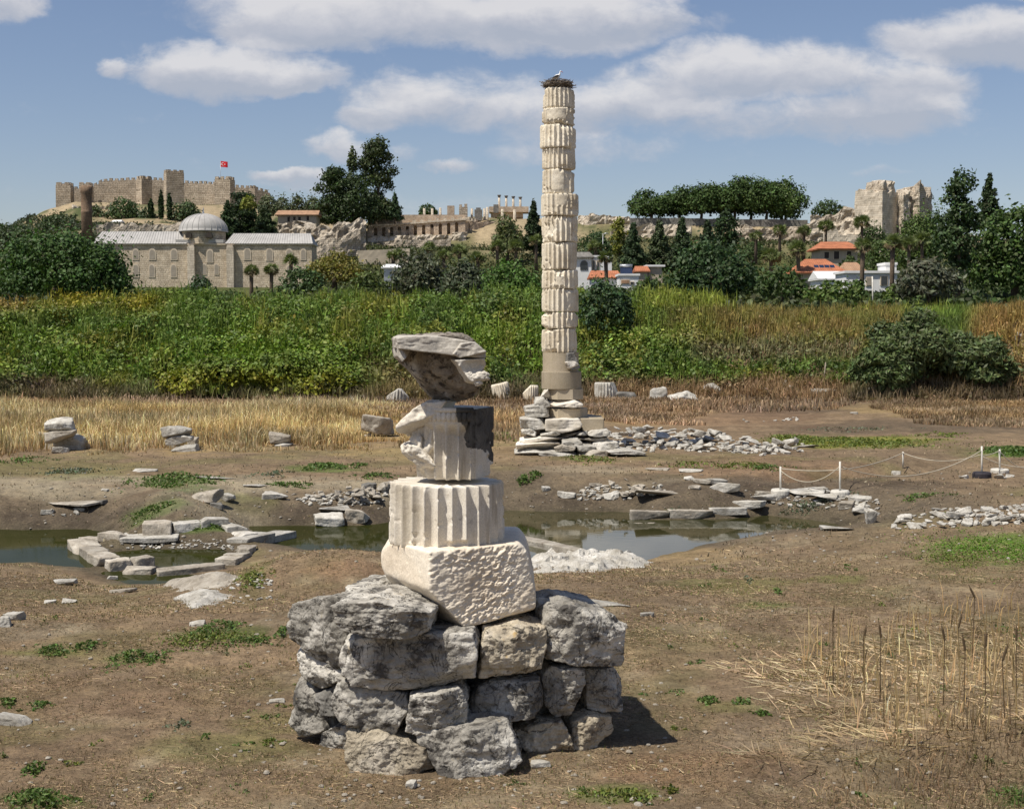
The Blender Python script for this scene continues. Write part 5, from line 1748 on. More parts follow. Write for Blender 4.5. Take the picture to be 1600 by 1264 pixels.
mb = MB()
mb.box(((xl + xr) / 2, DQ + dep / 2, (zb + ze) / 2), (xr - xl, dep, ze - zb))
V, F = mb.out()
add('wall', V, F, M['mosque'], mosque, mo, smooth=False)
mb = MB()
mb.box(((xl + xr) / 2, DQ + dep / 2, ze + 0.16), (xr - xl + 0.7, dep + 0.7, 0.3))
add('cornice', *mb.out(), M['frame'], mosque, mo, smooth=False)
for (px, a, b, hw) in win:
    c = P(px, 400, DQ)[0]
    z1, z0 = P(px, a, DQ)[2], P(px, b, DQ)[2]
    fm = MB()
    arch(fm, c, z0 - 0.25, z1 + 0.3, hw * k * 1.25, DQ - 0.12, 0.3)
    fo = add('window', *fm.out(), M['frame'], mosque, mo, smooth=False)
    pm = MB()
    arch(pm, c, z0, z1, hw * k * 0.92, DQ - 0.15, 0.2)
    add('pane', *pm.out(), M['blind'], fo, mo, smooth=False)
for px, hw in ((300, 5.5), (361, 5.5)):
    c = P(px, 400, DQ)[0]
    mb = MB()
    z1 = P(px, 386, DQ)[2]
    mb.box((c, DQ - 0.6, (zb + z1) / 2), (hw * 2 * k, 1.6, z1 - zb))
    mb.box((c, DQ - 0.6, z1 + 0.2), (hw * 1.7 * k, 1.3, 0.4))
    add('buttress', *mb.out(), M['ashlar'], mosque, mo, smooth=False)


def gable(x0, x1, y0, y1, z0, z1, hip=0.0):
    ym = (y0 + y1) / 2
    V = np.array([[x0, y0, z0], [x1, y0, z0], [x1, y1, z0], [x0, y1, z0], [x0 + hip, ym, z1], [x1 - hip, ym, z1]])
    return V, [np.array([[0, 1, 5, 4], [2, 3, 4, 5], [3, 2, 1, 0]]), np.array([[1, 2, 5], [3, 0, 4]])]


for a, b, t in ((144, 292, 362), (352, 489, 365)):
    x0, x1 = P(a, 380, DQ)[0], P(b, 380, DQ)[0]
    V, F = gable(x0, x1, DQ - 0.5, DQ + dep + 0.5, ze + 0.32, P(200, t, DQ + dep / 2)[2], 1.2)
    mb = MB().put(V, F)
    # standing seams of the lead sheets, on the front slope
    n = 34
    for q in range(n + 1):
        t_ = q / n
        lo = V[0] + (V[1] - V[0]) * t_ + [0, 0, 0.02]
        hi = V[4] + (V[5] - V[4]) * t_ + [0, 0, 0.05]
        mb.tube([lo, hi], 0.06, 4, cap=False)
    add('roof', *mb.out(), M['lead'], mosque, mo, smooth=False)
dc = np.array([P(312, 380, DQ)[0], DQ + dep / 2, 0])
z0, z1, z2 = ze + 0.3, P(312, 363, DQ + 4)[2], P(312, 334, DQ + 4)[2]
rd = 35 * k
mb = MB().box((dc[0], dc[1], ze + 0.9), (2 * rd + 0.6, dep + 0.2, 0.8))
add('dome_base', *mb.out(), M['lead'], mosque, mo, smooth=False)
mb = MB().lathe([(0, z0), (rd, z0), (rd, z1), (0, z1)], dc, 8)
V, F = mb.out()
drum = add('dome_drum', V, F, M['mosque'], mosque, mo, smooth=False)
for px in (296, 328):
    pm = MB()
    c = P(px, 370, DQ)[0]
    arch(pm, c, z0 + 1.4, z1 - 0.4, 0.75, dc[1] - rd * 0.99 - 0.15, 0.8)
    add('window', *pm.out(), M['opening'], drum, mo, smooth=False)
a = np.linspace(0, math.pi / 2, 14)
ro = rd * 1.08
prof = [(ro, z1), (ro * 1.02, z1 + 0.25)] + [(ro * math.cos(t), z1 + 0.3 + (z2 - z1 - 0.3) * math.sin(t)) for t in a]
mb = MB().lathe(prof, dc, 48)
for q in range(24):
    an = q / 24 * 2 * math.pi
    mb.tube(np.array([[dc[0] + math.cos(an) * ro * math.cos(t) * 1.005, dc[1] + math.sin(an) * ro * math.cos(t) * 1.005, z1 + 0.3 + (z2 - z1 - 0.3) * math.sin(t) * 1.005] for t in a]), 0.06, 4, cap=False)
dome = add('dome', *mb.out(), M['lead'], mosque, mo)
mb = MB().lathe([(0.12, z2 - 0.2), (0.3, z2 + 0.3), (0.08, z2 + 0.6), (0.18, z2 + 0.9), (0.02, z2 + 1.6)], dc, 10)
add('finial', *mb.out(), M['steel'], dome, mo)


# ------------------------------------------------------------------ ruined walls
def ruinwall(pts, d, thick, mat, name, lab, cat, rough=0.5, jag=0.8, seed=1, parent=None, org=None, res=0.8, flatfront=False, dd=None, blocks=0.0):
    """pts: (px, top, bottom[, d]) along the wall"""
    pts = [tuple(q) if len(q) == 4 else (*q, d) for q in pts]
    A = np.array([P(q[0], q[1], q[3]) for q in pts])
    B = np.array([P(q[0], q[2], q[3])[2] for q in pts]) - 2.5
    s = np.concatenate([[0], np.cumsum(np.hypot(*np.diff(A[:, :2], axis=0).T))])
    n = max(4, int(s[-1] / res))
    t = np.linspace(0, s[-1], n)
    cx_, cy_, ct, cb = (np.interp(t, s, A[:, 0]), np.interp(t, s, A[:, 1]), np.interp(t, s, A[:, 2]), np.interp(t, s, B))
    ct = ct + jag * (0.7 * fbm(xyz(t / 3.0, 0 * t + seed), 3, seed) + 0.5 * np.round(2 * fbm(xyz(t / 1.7, 0 * t + seed), 2, seed + 1)) / 2)
    m = max(4, int((ct - cb).mean() / res))
    v = np.linspace(0, 1, m)
    T, Vv = np.meshgrid(np.arange(n), v)
    Z = cb[T] + (ct - cb)[T] * Vv
    ex, ey = np.gradient(cx_), np.gradient(cy_)
    l = np.hypot(ex, ey)
    nx_, ny_ = ey / l, -ex / l
    pz = np.stack([cx_[T], cy_[T], Z], -1)
    ds = rough * (0.9 * fbm(pz / 3.2, 3, seed + 2) + 0.6 * ridged(pz / 1.6, 3, seed + 3)) - (0.3 * rough if not flatfront else 0)
    front = np.stack([cx_[T] + nx_[T] * ds, cy_[T] + ny_[T] * ds, Z], -1)
    back = np.stack([cx_[T] - nx_[T] * thick, cy_[T] - ny_[T] * thick, Z], -1)
    V = np.concatenate([front.reshape(-1, 3), back.reshape(-1, 3)])
    i = np.arange(m - 1)[:, None] * n
    j = np.arange(n - 1)[None]
    f = np.stack([i + j, i + j + 1, i + n + j + 1, i + n + j], -1).reshape(-1, 4)
    N_ = n * m
    k_ = np.arange(n - 1)
    top = np.stack([(m - 1) * n + k_, (m - 1) * n + k_ + 1, N_ + (m - 1) * n + k_ + 1, N_ + (m - 1) * n + k_], -1)
    r_ = np.arange(m - 1)
    e0 = np.stack([r_ * n, (r_ + 1) * n, N_ + (r_ + 1) * n, N_ + r_ * n], -1)
    e1 = np.stack([r_ * n + n - 1, N_ + r_ * n + n - 1, N_ + (r_ + 1) * n + n - 1, (r_ + 1) * n + n - 1], -1)
    c = np.array([cx_.mean(), cy_.mean(), cb.mean()])
    o = add(name, V, np.concatenate([f, f[:, ::-1] + N_, top, e0, e1]), mat, parent, org if parent is not None else c, smooth=False)
    if parent is None:
        tag(o, lab, cat)
    return o


ruinwall([(112, 322, 350), (150, 322, 352), (200, 328, 356), (260, 330, 358), (300, 345, 366), (350, 345, 366)], 520, 6, M['rubblewall'], 'cliff_wall', 'pale rocky scarp and low ruined wall under the castle', 'ruined wall', 1.6, 2.0, 3, res=0.9)
ruinwall([(150, 352, 372), (210, 350, 370), (270, 352, 372), (300, 350, 370)], 410, 2.0, M['rubblewall'], 'stone_wall', 'crumbled stone wall behind the mosque roof, below the castle', 'ruined wall', 0.7, 1.2, 4, res=0.7)
# masonry mass right of the mosque
ruinwall([(434, 350, 376, 408), (470, 347, 380, 404), (475, 357, 384, 402), (520, 352, 388, 400), (548, 345, 390, 400), (572, 346, 392, 401)], 402, 4, M['rubblewall'], 'ruined_wall', 'huge crumbling masonry wall right of the mosque below the tiled cottage', 'ruined wall', 1.8, 1.6, 6, res=0.6)
ruinwall([(480, 384, 394, 392), (500, 374, 395, 392), (530, 374, 396, 392), (562, 354, 398, 394), (563, 362, 398, 394)], 392, 3, M['ruin'], 'ruined_wall', 'stepped lower ruin with a dark doorway beside the mosque end', 'ruined wall', 0.6, 1.3, 7, res=0.6)
ruinwall([(560, 391, 398, 388), (600, 390, 400, 388), (640, 388, 400, 388)], 388, 2, M['cream'], 'retaining_wall', 'low plain retaining wall in front of the arched terrace', 'wall', 0.15, 0.2, 8)

# ---- terrace with arcade
DT = 440
to = P(660, 390, DT)
terr = thing('arcaded_terrace', 'long ruined basilica terrace with a row of small dark arches and rough stone base', 'ruin', to)
# lower rubble base
ruinwall([(574, 371, 396, 436), (620, 368, 396, 436), (680, 367, 396, 436), (728, 364, 395, 436), (732, 364, 394, 438)], DT, 5, M['rubblewall'], 'rubble_base', '', '', 1.3, 0.6, 9, terr, to, res=0.6)
ruinwall([(598, 377, 398, 430), (640, 375, 398, 430), (700, 374, 396, 430), (704, 374, 396, 430)], DT, 3, M['ruin'], 'lower_wall', '', '', 0.5, 0.5, 10, terr, to, res=0.7)
xs = [(574, 353), (620, 350.5), (660, 347.5), (700, 344.5), (727, 343)]


def terr_top(px):
    return np.interp(px, [q[0] for q in xs], [q[1] for q in xs])


# arcade wall built of piers between real openings
yA = 441
mb = MB()
ap = [587, 599.5, 612, 624, 636.5, 649, 662, 675, 688, 701, 713.5]
edges = [574] + sum([[a - 2.6, a + 2.6] for a in ap], []) + [727]
for q in range(0, len(edges) - 1):
    a, b = edges[q], edges[q + 1]
    x0, x1 = P(a, 360, yA)[0], P(b, 360, yA)[0]
    pm = (a + b) / 2
    z1 = P(pm, terr_top(pm) + 1.2, yA)[2]
    z0 = P(pm, 374, yA)[2]
    if q % 2 == 1:
        hw = (x1 - x0) / 2
        zs = P(pm, terr_top(pm) + 6.5, yA)[2]
        an = np.linspace(0, math.pi, 9)
        o = np.array([(pm * 0 + (x0 + x1) / 2 - hw * math.cos(t), zs + hw * math.sin(t)) for t in an])
        fr = np.stack([o[:, 0], np.full(9, yA), o[:, 1]], -1)
        tp = np.stack([o[:, 0], np.full(9, yA), np.full(9, z1)], -1)
        j = np.arange(8)
        mb.put(np.concatenate([fr, tp, fr + [0, 2.0, 0]]), np.concatenate([np.stack([j, j + 1, j + 10, j + 9], -1), np.stack([j + 1, j, j + 18, j + 19], -1)]))
        # parts of some arches are walled up
        if q in (7, 9, 15):
            mb.box(((x0 + x1) / 2, yA + 0.9, (z0 + zs) / 2 - 0.6), (2 * hw - 0.02, 0.4, zs - z0))
    else:
        mb.box(((x0 + x1) / 2, yA + 1.0, (z0 + z1) / 2), (x1 - x0 - 0.004, 2.0, z1 - z0))
x0, x1 = P(574, 360, yA)[0], P(727, 360, yA)[0]
mb.box(((x0 + x1) / 2, yA + 2.3, P(650, 358, yA)[2]), (x1 - x0, 0.5, 9))
add('arcade_wall', *mb.out(), M['brickwall'], terr, to, smooth=False)
# side return in shade and flat coping
c0, c1 = P(727, 343, yA), P(775, 346, 470)
mb = MB()
V = np.array([[c0[0], c0[1], c0[2] - 6], [c1[0], c1[1], c0[2] - 6], [c1[0], c1[1], c0[2] - 0.5], [c0[0], c0[1], c0[2] - 0.5]])
nn = np.array([-0.9, 0.4, 0])
mb.put(np.concatenate([V, V + nn]), np.array([[0, 1, 2, 3], [5, 4, 7, 6], [3, 2, 6, 7], [0, 4, 5, 1]]))
add('return_wall', *mb.out(), M['brickwall'], terr, to, smooth=False)
mb = MB()
for q in range(26):
    a, b = 572 + q * 6, 578 + q * 6
    x0, x1 = P(a, 350, yA)[0], P(b, 350, yA)[0]
    z = P((a + b) / 2, terr_top((a + b) / 2) + 0.3, yA)[2]
    mb.box(((x0 + x1) / 2, yA + 1.2, z), (x1 - x0 - 0.01, 3.2, 0.45))
    if q % 2 == 0 and q > 10:
        mb.box(((x0 + x1) / 2, yA + 0.4, z + 0.55), ((x1 - x0) * 0.9, 0.6, 0.7))
for q in range(10):
    t = (q + 0.5) / 10
    p = c0 + (c1 - c0) * t
    mb.box((p[0] - 0.1, p[1], c0[2] + 0.15), (1.0, 3.0, 0.9), 0.9)
add('parapet', *mb.out(), M['ashlar'], terr, to, smooth=False)


def colm(px, top, bot, d, lab, cap=False, r=0.42, grp='re-erected columns on the terrace'):
    a, b = P(px, bot + 3, d), P(px, top, d)
    t = thing('stone_column', lab, 'column', a, grp)
    mb = MB().lathe([(0, a[2]), (r * 1.15, a[2]), (r, a[2] + 0.4), (r * 0.88, b[2] - (0.9 if cap else 0)), (0, b[2] - (0.9 if cap else 0))], (a[0], a[1], 0), 14)
    add('shaft', *mb.out(), M['ashlar'], t, a)
    if cap:
        mb = MB().lathe([(r * 0.88, b[2] - 0.9), (r * 1.1, b[2] - 0.5), (r * 1.6, b[2] - 0.15), (r * 1.6, b[2]), (0, b[2])], (a[0], a[1], 0), 8)
        add('capital', *mb.out(), M['dark'], t, a, smooth=False)


for px, tp, bt, lab in [(603.5, 332, 350, 'left of the two pale columns beside the big dark trees on the terrace'), (615, 331, 350, 'right of the two pale columns beside the big dark trees on the terrace'),
                        (663, 326, 346, 'pale column in front of the left part of the round tree'), (675.5, 326, 345, 'pale column in front of the right part of the round tree'), (688, 325, 342, 'pale column just right of the round tree'),
                        (737.5, 326, 341, 'short pale column right of the notched brick pier'), (757, 326, 342, 'short pale column near the right end of the terrace'), (761.5, 324, 342, 'greyer column touching its paler neighbour at the terrace end')]:
    colm(px, tp, bt, 452, lab)
for px, tp, lab in [(780, 305, 'leftmost tall column with a dark capital on the upper platform'), (791, 306, 'second tall column with a dark capital on the upper platform'),
                    (802, 307, 'third tall column with a dark capital on the upper platform'), (813, 308, 'rightmost tall column with a dark capital on the upper platform')]:
    colm(px, tp, 321, 475, lab, True, 0.4, 'tall columns on the upper platform')
for px, tp, bt, lab in [(785, 327, 345, 'white column under the ledge of the upper platform at left'), (804, 328, 344, 'white column under the ledge of the upper platform at right')]:
    colm(px, tp, bt, 462, lab, False, 0.5, 'columns under the upper platform')
mb = MB()
a, b = P(764, 323, 470), P(826, 324, 470)
z0 = P(764, 346, 470)[2]
mb.box(((a[0] + b[0]) / 2, 474, a[2] - 0.9), (b[0] - a[0], 8, 1.8))
mb.box(((a[0] + b[0]) / 2 - 0.6, 475, a[2] - 2.6), (b[0] - a[0] - 2.4, 7, 1.6))
mb.box(((a[0] + b[0]) / 2, 476, (a[2] + z0) / 2 - 2), (b[0] - a[0] - 4, 6, a[2] - z0))
o = (P(795, 346, 470)[0], 474, z0)
tag(add('stone_platform', *mb.out(), M['brickwall'], None, o, smooth=False), 'raised ruin platform carrying four tall columns', 'ruin')
for px, tp, bt, hw, mt, lab, dk in [(590, 338, 352, 5, 'brickwall', 'square brick pier left of the first terrace columns', 0), (704.5, 322, 343, 5.5, 'brickwall', 'tall square brick pier in the middle of the terrace', 0),
                                ((724), 324, 342, 6.5, 'ruin', 'notched masonry pier right of the tall brick pier', 1), (747.5, 328, 342, 6, 'dark', 'broad grey pier with a peaked top near the terrace end', 2), (775, 320, 330, 4, 'dark', 'small dark pier on the upper platform', 0)]:
    a, b = P(px, bt + 3, 450), P(px, tp, 450)
    w = hw * 2 * 450 / FPX
    mb = MB().box((a[0], 450, (a[2] + b[2]) / 2), (w, w * 0.8, b[2] - a[2]))
    if dk == 1:
        mb.box((a[0] - w * 0.32, 450, b[2] + 0.4), (w * 0.3, w * 0.5, 0.8))
        mb.box((a[0] + w * 0.3, 450, b[2] + 0.5), (w * 0.34, w * 0.5, 1.0))
    if dk == 2:
        mb.box((a[0], 450, b[2] + 0.3), (w * 0.6, w * 0.6, 0.6))
    tag(add('brick_pier', *mb.out(), M[mt], None, (a[0], 450, a[2]), smooth=False), lab, 'pier')

ruinwall([(734, 346, 394, 444), (752, 347, 390, 446), (776, 347, 380, 452)], 446, 2, M['brickwall'], 'shaded_wall', '', '', 0.4, 0.4, 19, terr, to, res=0.7)
# ---- ruins to the right
ruinwall([(902, 338, 362, 452), (920, 336, 364, 450), (938, 338, 366, 450), (960, 337, 366, 450), (965, 344, 368, 448), (985, 340, 368, 448)], 450, 4, M['rubblewall'], 'ruined_wall', 'ruined wall with a small arch just right of the tall column top half', 'ruined wall', 1.0, 1.2, 12, res=0.6)
a = P(925, 335, 452)
mb = MB()
for t in np.linspace(0, math.pi, 10):
    mb.box((a[0] + 0.9 * math.cos(t), 452, a[2] - 0.8 + 0.9 * math.sin(t)), (0.5, 1.5, 0.5))
tag(add('ruined_arch', *mb.out(), M['rubblewall'], None, tuple(a), smooth=False), 'small lone stone arch on the skyline right of the tall column', 'ruin')
ruinwall([(985, 341, 358, 446), (1060, 341, 360, 446), (1150, 343, 362, 446), (1215, 343, 364, 446), (1262, 344, 364, 446)], 446, 2, M['dark'], 'retaining_wall', 'long straight grey retaining wall under the umbrella pines', 'wall', 0.15, 0.1, 13, flatfront=True)
ruinwall([(955, 356, 380, 432), (1020, 352, 384, 432), (1050, 350, 384, 431), (1080, 356, 386, 430)], 432, 4, M['rubblewall'], 'ruined_wall', 'broken pale masonry half hidden by dark conifers below the umbrella pines', 'ruined wall', 1.4, 1.6, 14, res=0.7)
ruinwall([(1148, 348, 392, 426), (1180, 358, 394, 424), (1215, 356, 398, 424), (1262, 350, 400, 422), (1300, 345, 402, 420), (1340, 352, 402, 420)], 424, 5, M['ruin'], 'ruined_wall', 'long pale ruined wall behind the palms right of the great carob', 'ruined wall', 1.2, 1.6, 15, res=0.6)
ruinwall([(1266, 338, 362, 414), (1300, 336, 370, 412), (1320, 326, 380, 410), (1340, 322, 390, 408), (1345, 322, 392, 408)], 410, 5, M['rubblewall'], 'ruined_wall', 'sloping crumbled wall climbing to the great ruined tower', 'ruined wall', 1.4, 1.4, 16, res=0.6)
ruinwall([(1290, 362, 385, 402), (1310, 360, 386, 402), (1311, 368, 386, 402), (1350, 366, 388, 402), (1385, 366, 388, 402)], 402, 3, M['ashlar'], 'ruined_wall', 'squared lower wall in front of the great ruined tower', 'ruined wall', 0.3, 1.2, 17, res=0.6)

# great tower: pale dressed corner mass plus a broken second mass
twr = P(1395, 392, 400)
tower = thing('ruined_tower', 'great square ruined gate tower of pale blocks with a crumbling brown top', 'tower', twr)


def prism(px0, pxc, px1, d0, dc_, d1, top, bot, mat, name, ex=0.0, seed=0, crumb=0.0):
    """two faces meeting at a corner towards the viewer"""
    q = [P(px0, top, d0), P(pxc, top, dc_), P(px1, top, d1)]
    zb_ = P(pxc, bot, dc_)[2] - 4
    bk = q[0] + q[2] - q[1] + [0, 3, 0]
    pl = [q[0], q[1], q[2], bk]
    res = 22
    ring = []
    for k in range(4):
        a, b = pl[k], pl[(k + 1) % 4]
        for t in np.linspace(0, 1, res, endpoint=False):
            ring.append(a + (b - a) * t)
    ring = np.array(ring)
    n = len(ring)
    zs = np.linspace(0, 1, 20)
    V = []
    ctr = ring.mean(0)
    for z in zs:
        r = ring.copy()
        h = q[0][2] + (crumb * (fbm(ring / 2.5 + seed, 3, seed) + 0.3 * np.round(2 * fbm(ring / 1.3, 2, seed + 3)))) - zb_
        r[:, 2] = zb_ + h * z
        nz = ex * fbm(r / 1.6 + seed, 3, seed + 1)
        out = r - ctr
        out[:, 2] = 0
        out /= np.linalg.norm(out, axis=1, keepdims=True)
        V.append(r + out * nz[:, None])
    V = np.concatenate(V)
    i = np.arange(19)[:, None] * n
    j = np.arange(n)[None]
    F = [np.stack([i + j, i + (j + 1) % n, i + n + (j + 1) % n, i + n + j], -1).reshape(-1, 4)]
    V = np.concatenate([V, [[ctr[0], ctr[1], V[-n:, 2].mean() + crumb * 0.6]]])
    j = np.arange(n)
    F.append(np.stack([19 * n + j, 19 * n + (j + 1) % n, np.full(n, len(V) - 1)], -1))
    return add(name, V, F, mat, tower, twr, smooth=False)


prism(1336, 1379, 1403, 404, 398, 404, 301, 392, M['ashlar'], 'tower_block', 0.35, 1, 0.9)
prism(1352, 1380, 1398, 404.5, 400, 404, 290, 304, M['rubblewall'], 'crumbled_top', 0.8, 2, 2.2)
prism(1400, 1437, 1456, 408, 402, 412, 298, 385, M['ruin'], 'tower_block', 0.8, 3, 2.6)
prism(1403, 1412, 1422, 404, 401, 403, 300, 350, M['rubblewall'], 'broken_core', 0.7, 4, 1.6)


# ------------------------------------------------------------------ houses
def house(px0, px1, ye, yb, d, dp, wallm, roofm, yr, lab, name='house', hip=1.0, over=0.4, wins=(), doors=(), yaw=0.0, cat='house', chimney=None):
    o = P((px0 + px1) / 2, yb, d)
    t = thing(name, lab, cat, o)
    x0, x1 = P(px0, ye, d)[0], P(px1, ye, d)[0]
    z0, z1 = P(px0, yb, d)[2] - 2.5, P(px0, ye, d)[2]
    add('wall', *MB().box(((x0 + x1) / 2, d + dp / 2, (z0 + z1) / 2), (x1 - x0, dp, z1 - z0)).out(), M[wallm], t, o, smooth=False)
    rf = None
    if yr is not None:
        V, F = gable(x0 - over, x1 + over, d - over, d + dp + over, z1 + 0.02, P(px0, yr, d + dp / 2)[2], hip)
        mb = MB().put(V, F)
        mb.box(((x0 + x1) / 2, d + dp / 2, z1 - 0.08), (x1 - x0 + over * 1.9, dp + over * 1.9, 0.14))
        rf = add('roof', *mb.out(), M[roofm], t, o, smooth=False)
    else:
        rf = add('roof', *MB().box(((x0 + x1) / 2, d + dp / 2, z1 + 0.15), (x1 - x0 + over, dp + over, 0.3)).out(), M[roofm], t, o, smooth=False)
    for (a, b, yt, ybm, mt) in wins:
        u0, u1 = P(a, yt, d)[0], P(b, yt, d)[0]
        w1, w0 = P(a, yt, d)[2], P(a, ybm, d)[2]
        f = add('window', *MB().box(((u0 + u1) / 2, d - 0.03, (w0 + w1) / 2), (u1 - u0 + 0.2, 0.14, w1 - w0 + 0.2)).out(), M['frame'], t, o, smooth=False)
        add('pane', *MB().box(((u0 + u1) / 2, d - 0.09, (w0 + w1) / 2), (u1 - u0, 0.1, w1 - w0)).out(), M[mt], f, o, smooth=False)
    return t, o, rf, (x0, x1, z0, z1)


house(434, 494, 336, 348, 420, 8, 'cream', 'oldtile', 329, 'tan cottage with a faded tile roof on the hill right of the castle', hip=0.3, over=0.8, wins=[(449, 453, 339, 347, 'opening'), (458, 462, 339, 345, 'opening'), (466, 470, 339, 345, 'opening'), (479, 483, 338, 345, 'opening')])
house(174, 188, 347, 352, 470, 5, 'plaster', 'plaster', 344, 'tiny white hut below the castle wall', name='hut', hip=0.2, over=0.2, cat='hut')
house(111, 116, 331, 335, 520, 3, 'plaster', 'plaster', None, 'tiny white box hut on the slope left of the minaret', name='hut', over=0.2, cat='hut')
# white houses right of the column
h1, o1, _, _ = house(898, 924, 402, 440, 235, 7, 'plaster', 'dark', 394, 'white house with an arched dark window directly right of the tall column', hip=0.6, over=0.5)
pm = MB()
c = P(912.5, 418, 235)
arch(pm, c[0], P(912, 422, 235)[2], P(912, 408, 235)[2], 0.62, 234.9, 0.3)
add('arched_window', *pm.out(), M['glass'], h1, o1, smooth=False)
house(924, 956, 402, 442, 238, 6, 'plaster', 'plaster', None, 'white flat roofed house behind the dark trunked palm', wins=[(926, 929, 408, 422, 'glass'), (933, 936, 408, 422, 'glass')])
h2, o2, rf2, bx = house(925, 968, 434, 458, 218, 7, 'plaster', 'tile', 423, 'low white house with a terracotta roof below the flat roofed house', hip=0.4, over=0.4, wins=[(946, 950, 440, 447, 'glass')])
h3, o3, _, _ = house(968, 998, 431, 458, 212, 7, 'plaster', 'plaster', None, 'white cube house carrying a grey water heater on its flat roof', wins=[(971, 983, 438, 443, 'oldtile'), (985, 990, 441, 444, 'glass')])
p = P(979, 422, 214)
t = thing('solar_heater', 'grey solar water heater with a tank standing on the white cube house', 'solar heater', P(979, 431, 214))
oo = np.array(t.location)
V = np.array([[-0.9, 0, 0.1], [0.9, 0, 0.1], [0.9, 0.9, 1.3], [-0.9, 0.9, 1.3]]) + oo
add('collector', np.concatenate([V, V + [0, 0.08, -0.08]]), np.array([[0, 1, 2, 3], [7, 6, 5, 4], [0, 3, 7, 4], [1, 5, 6, 2], [0, 4, 5, 1], [3, 2, 6, 7]]), M['panel'], t, oo, smooth=False)
add('tank', *MB().tube([oo + [-0.95, 1.0, 1.5], oo + [0.95, 1.0, 1.5]], 0.25, 12).out(), M['steel'], t, oo)
add('stand', *MB().tube([oo + [-0.8, 1.0, 0], oo + [-0.8, 1.0, 1.4]], 0.04, 6).tube([oo + [0.8, 1.0, 0], oo + [0.8, 1.0, 1.4]], 0.04, 6).out(), M['steel'], t, oo)
house(996, 1012, 424, 440, 225, 5, 'cream', 'tile', 416, 'small terracotta roofed house behind the white cube house', hip=0.2)
house(1013, 1035, 417, 431, 228, 5, 'cream', 'plaster', None, 'small building with a broad white flat roof left of the great carob', over=0.8)
# right group
h5, o5, _, b5 = house(1250, 1318, 426, 448, 205, 9, 'cream', 'tile', 405, 'terracotta roofed house with blue solar panels below the ruined tower', hip=2.2, over=0.6)
for q in range(4):
    a = P(1274 + q * 8.3, 423, 205.6)
    V = np.array([[0, 0, 0], [0.66, 0, 0], [0.66, 1.1, 0.62], [0, 1.1, 0.62]]) + a + [0, 0.2, 0.25]
    tag(add('solar_panel', np.concatenate([V, V + [0, 0.03, -0.08]]), np.array([[0, 1, 2, 3], [7, 6, 5, 4], [0, 3, 7, 4], [1, 5, 6, 2], [0, 4, 5, 1], [3, 2, 6, 7]]), M['panel'], h5, o5, smooth=False))
house(1283, 1340, 389, 414, 250, 8, 'cream', 'tile', 378, 'upper house with a bright orange roof right under the ruined tower', hip=1.6, over=0.8,
      wins=[(1288, 1295, 394, 404, 'opening'), (1303, 1311, 393, 405, 'opening'), (1323, 1330, 393, 404, 'opening')])
house(1281, 1318, 436, 452, 192, 6, 'plaster', 'plaster', 424, 'low house showing a white gable among hedges', hip=0.0, over=0.3)
house(1322, 1350, 424, 440, 215, 6, 'cream', 'oldtile', 410, 'brown roofed house behind the white walled house at right', hip=0.8)
house(1322, 1402, 427, 470, 180, 6, 'plaster', 'plaster', None, 'long white house with two windows, left of the grey olive', over=0.5, wins=[(1376.5, 1386, 432, 445, 'glass'), (1354, 1361, 434, 446, 'blind')])
house(1384, 1401, 414, 428, 183, 4, 'plaster', 'plaster', None, 'small white upper storey box behind the long white house', over=0.2)
house(600, 633, 418, 426, 200, 6, 'steel', 'plaster', 413, 'low shed with a pale grey roof among palms below the terrace', name='shed', hip=0.3, cat='shed')
# street lamp
a, b = P(942, 405, 260), P(942, 366, 260)
t = thing('street_lamp', 'slim pale street lamp right of the tall column', 'street lamp', a)
add('pole', *MB().tube([a - [0, 0, 2], b], [0.06, 0.04], 8).out(), M['steel'], t, a)
add('lamp_head', *MB().tube([b, b + [0.5, -0.1, 0.12], b + [0.9, -0.15, 0.1]], [0.05, 0.1, 0.08], 8).out(), M['steel'], t, a)
a, b = P(1364.5, 470, 140), P(1363, 432, 140)
tag(add('white_pole', *MB().tube([a - [0, 0, 1], b], 0.07, 8).out(), M['post'], None, tuple(a)), 'thin white pole in front of the long white house', 'pole')
# ------------------------------------------------------------------ vegetation
def quads(pts, size, rg, nrm=None, aspect=1.6, spread=0.7, up=0.0, col=None, colvar=0.18, bend=0.0):
    """leaf-sized faces: returns verts, faces, colours"""
    n = len(pts)
    d = rg.normal(size=(n, 3))
    if nrm is not None:
        d = nrm + spread * d
    d[:, 2] += up
    d /= np.linalg.norm(d, axis=1, keepdims=True) + 1e-9
    a = np.cross(d, rg.normal(size=(n, 3)))
    a /= np.linalg.norm(a, axis=1, keepdims=True) + 1e-9
    b = np.cross(d, a)
    s = np.broadcast_to(size, (n,)) * rg.uniform(0.6, 1.4, n)
    a *= (s * aspect / 2)[:, None]
    b *= (s / 2)[:, None]
    V = np.stack([pts - a, pts + b * 0.9 + a * 0.1 + d * (bend * s)[:, None], pts + a, pts - b * 0.9 + a * 0.1 + d * (bend * s)[:, None]], 1).reshape(-1, 3)
    F = np.arange(4 * n).reshape(-1, 4)
    C = None
    if col is not None:
        C = np.broadcast_to(np.asarray(col, float), (n, 3)) * np.exp(rg.normal(0, colvar, (n, 1))) * np.exp(rg.normal(0, colvar * 0.35, (n, 3)))
        C = np.repeat(C, 4, 0)
    return V, F, C


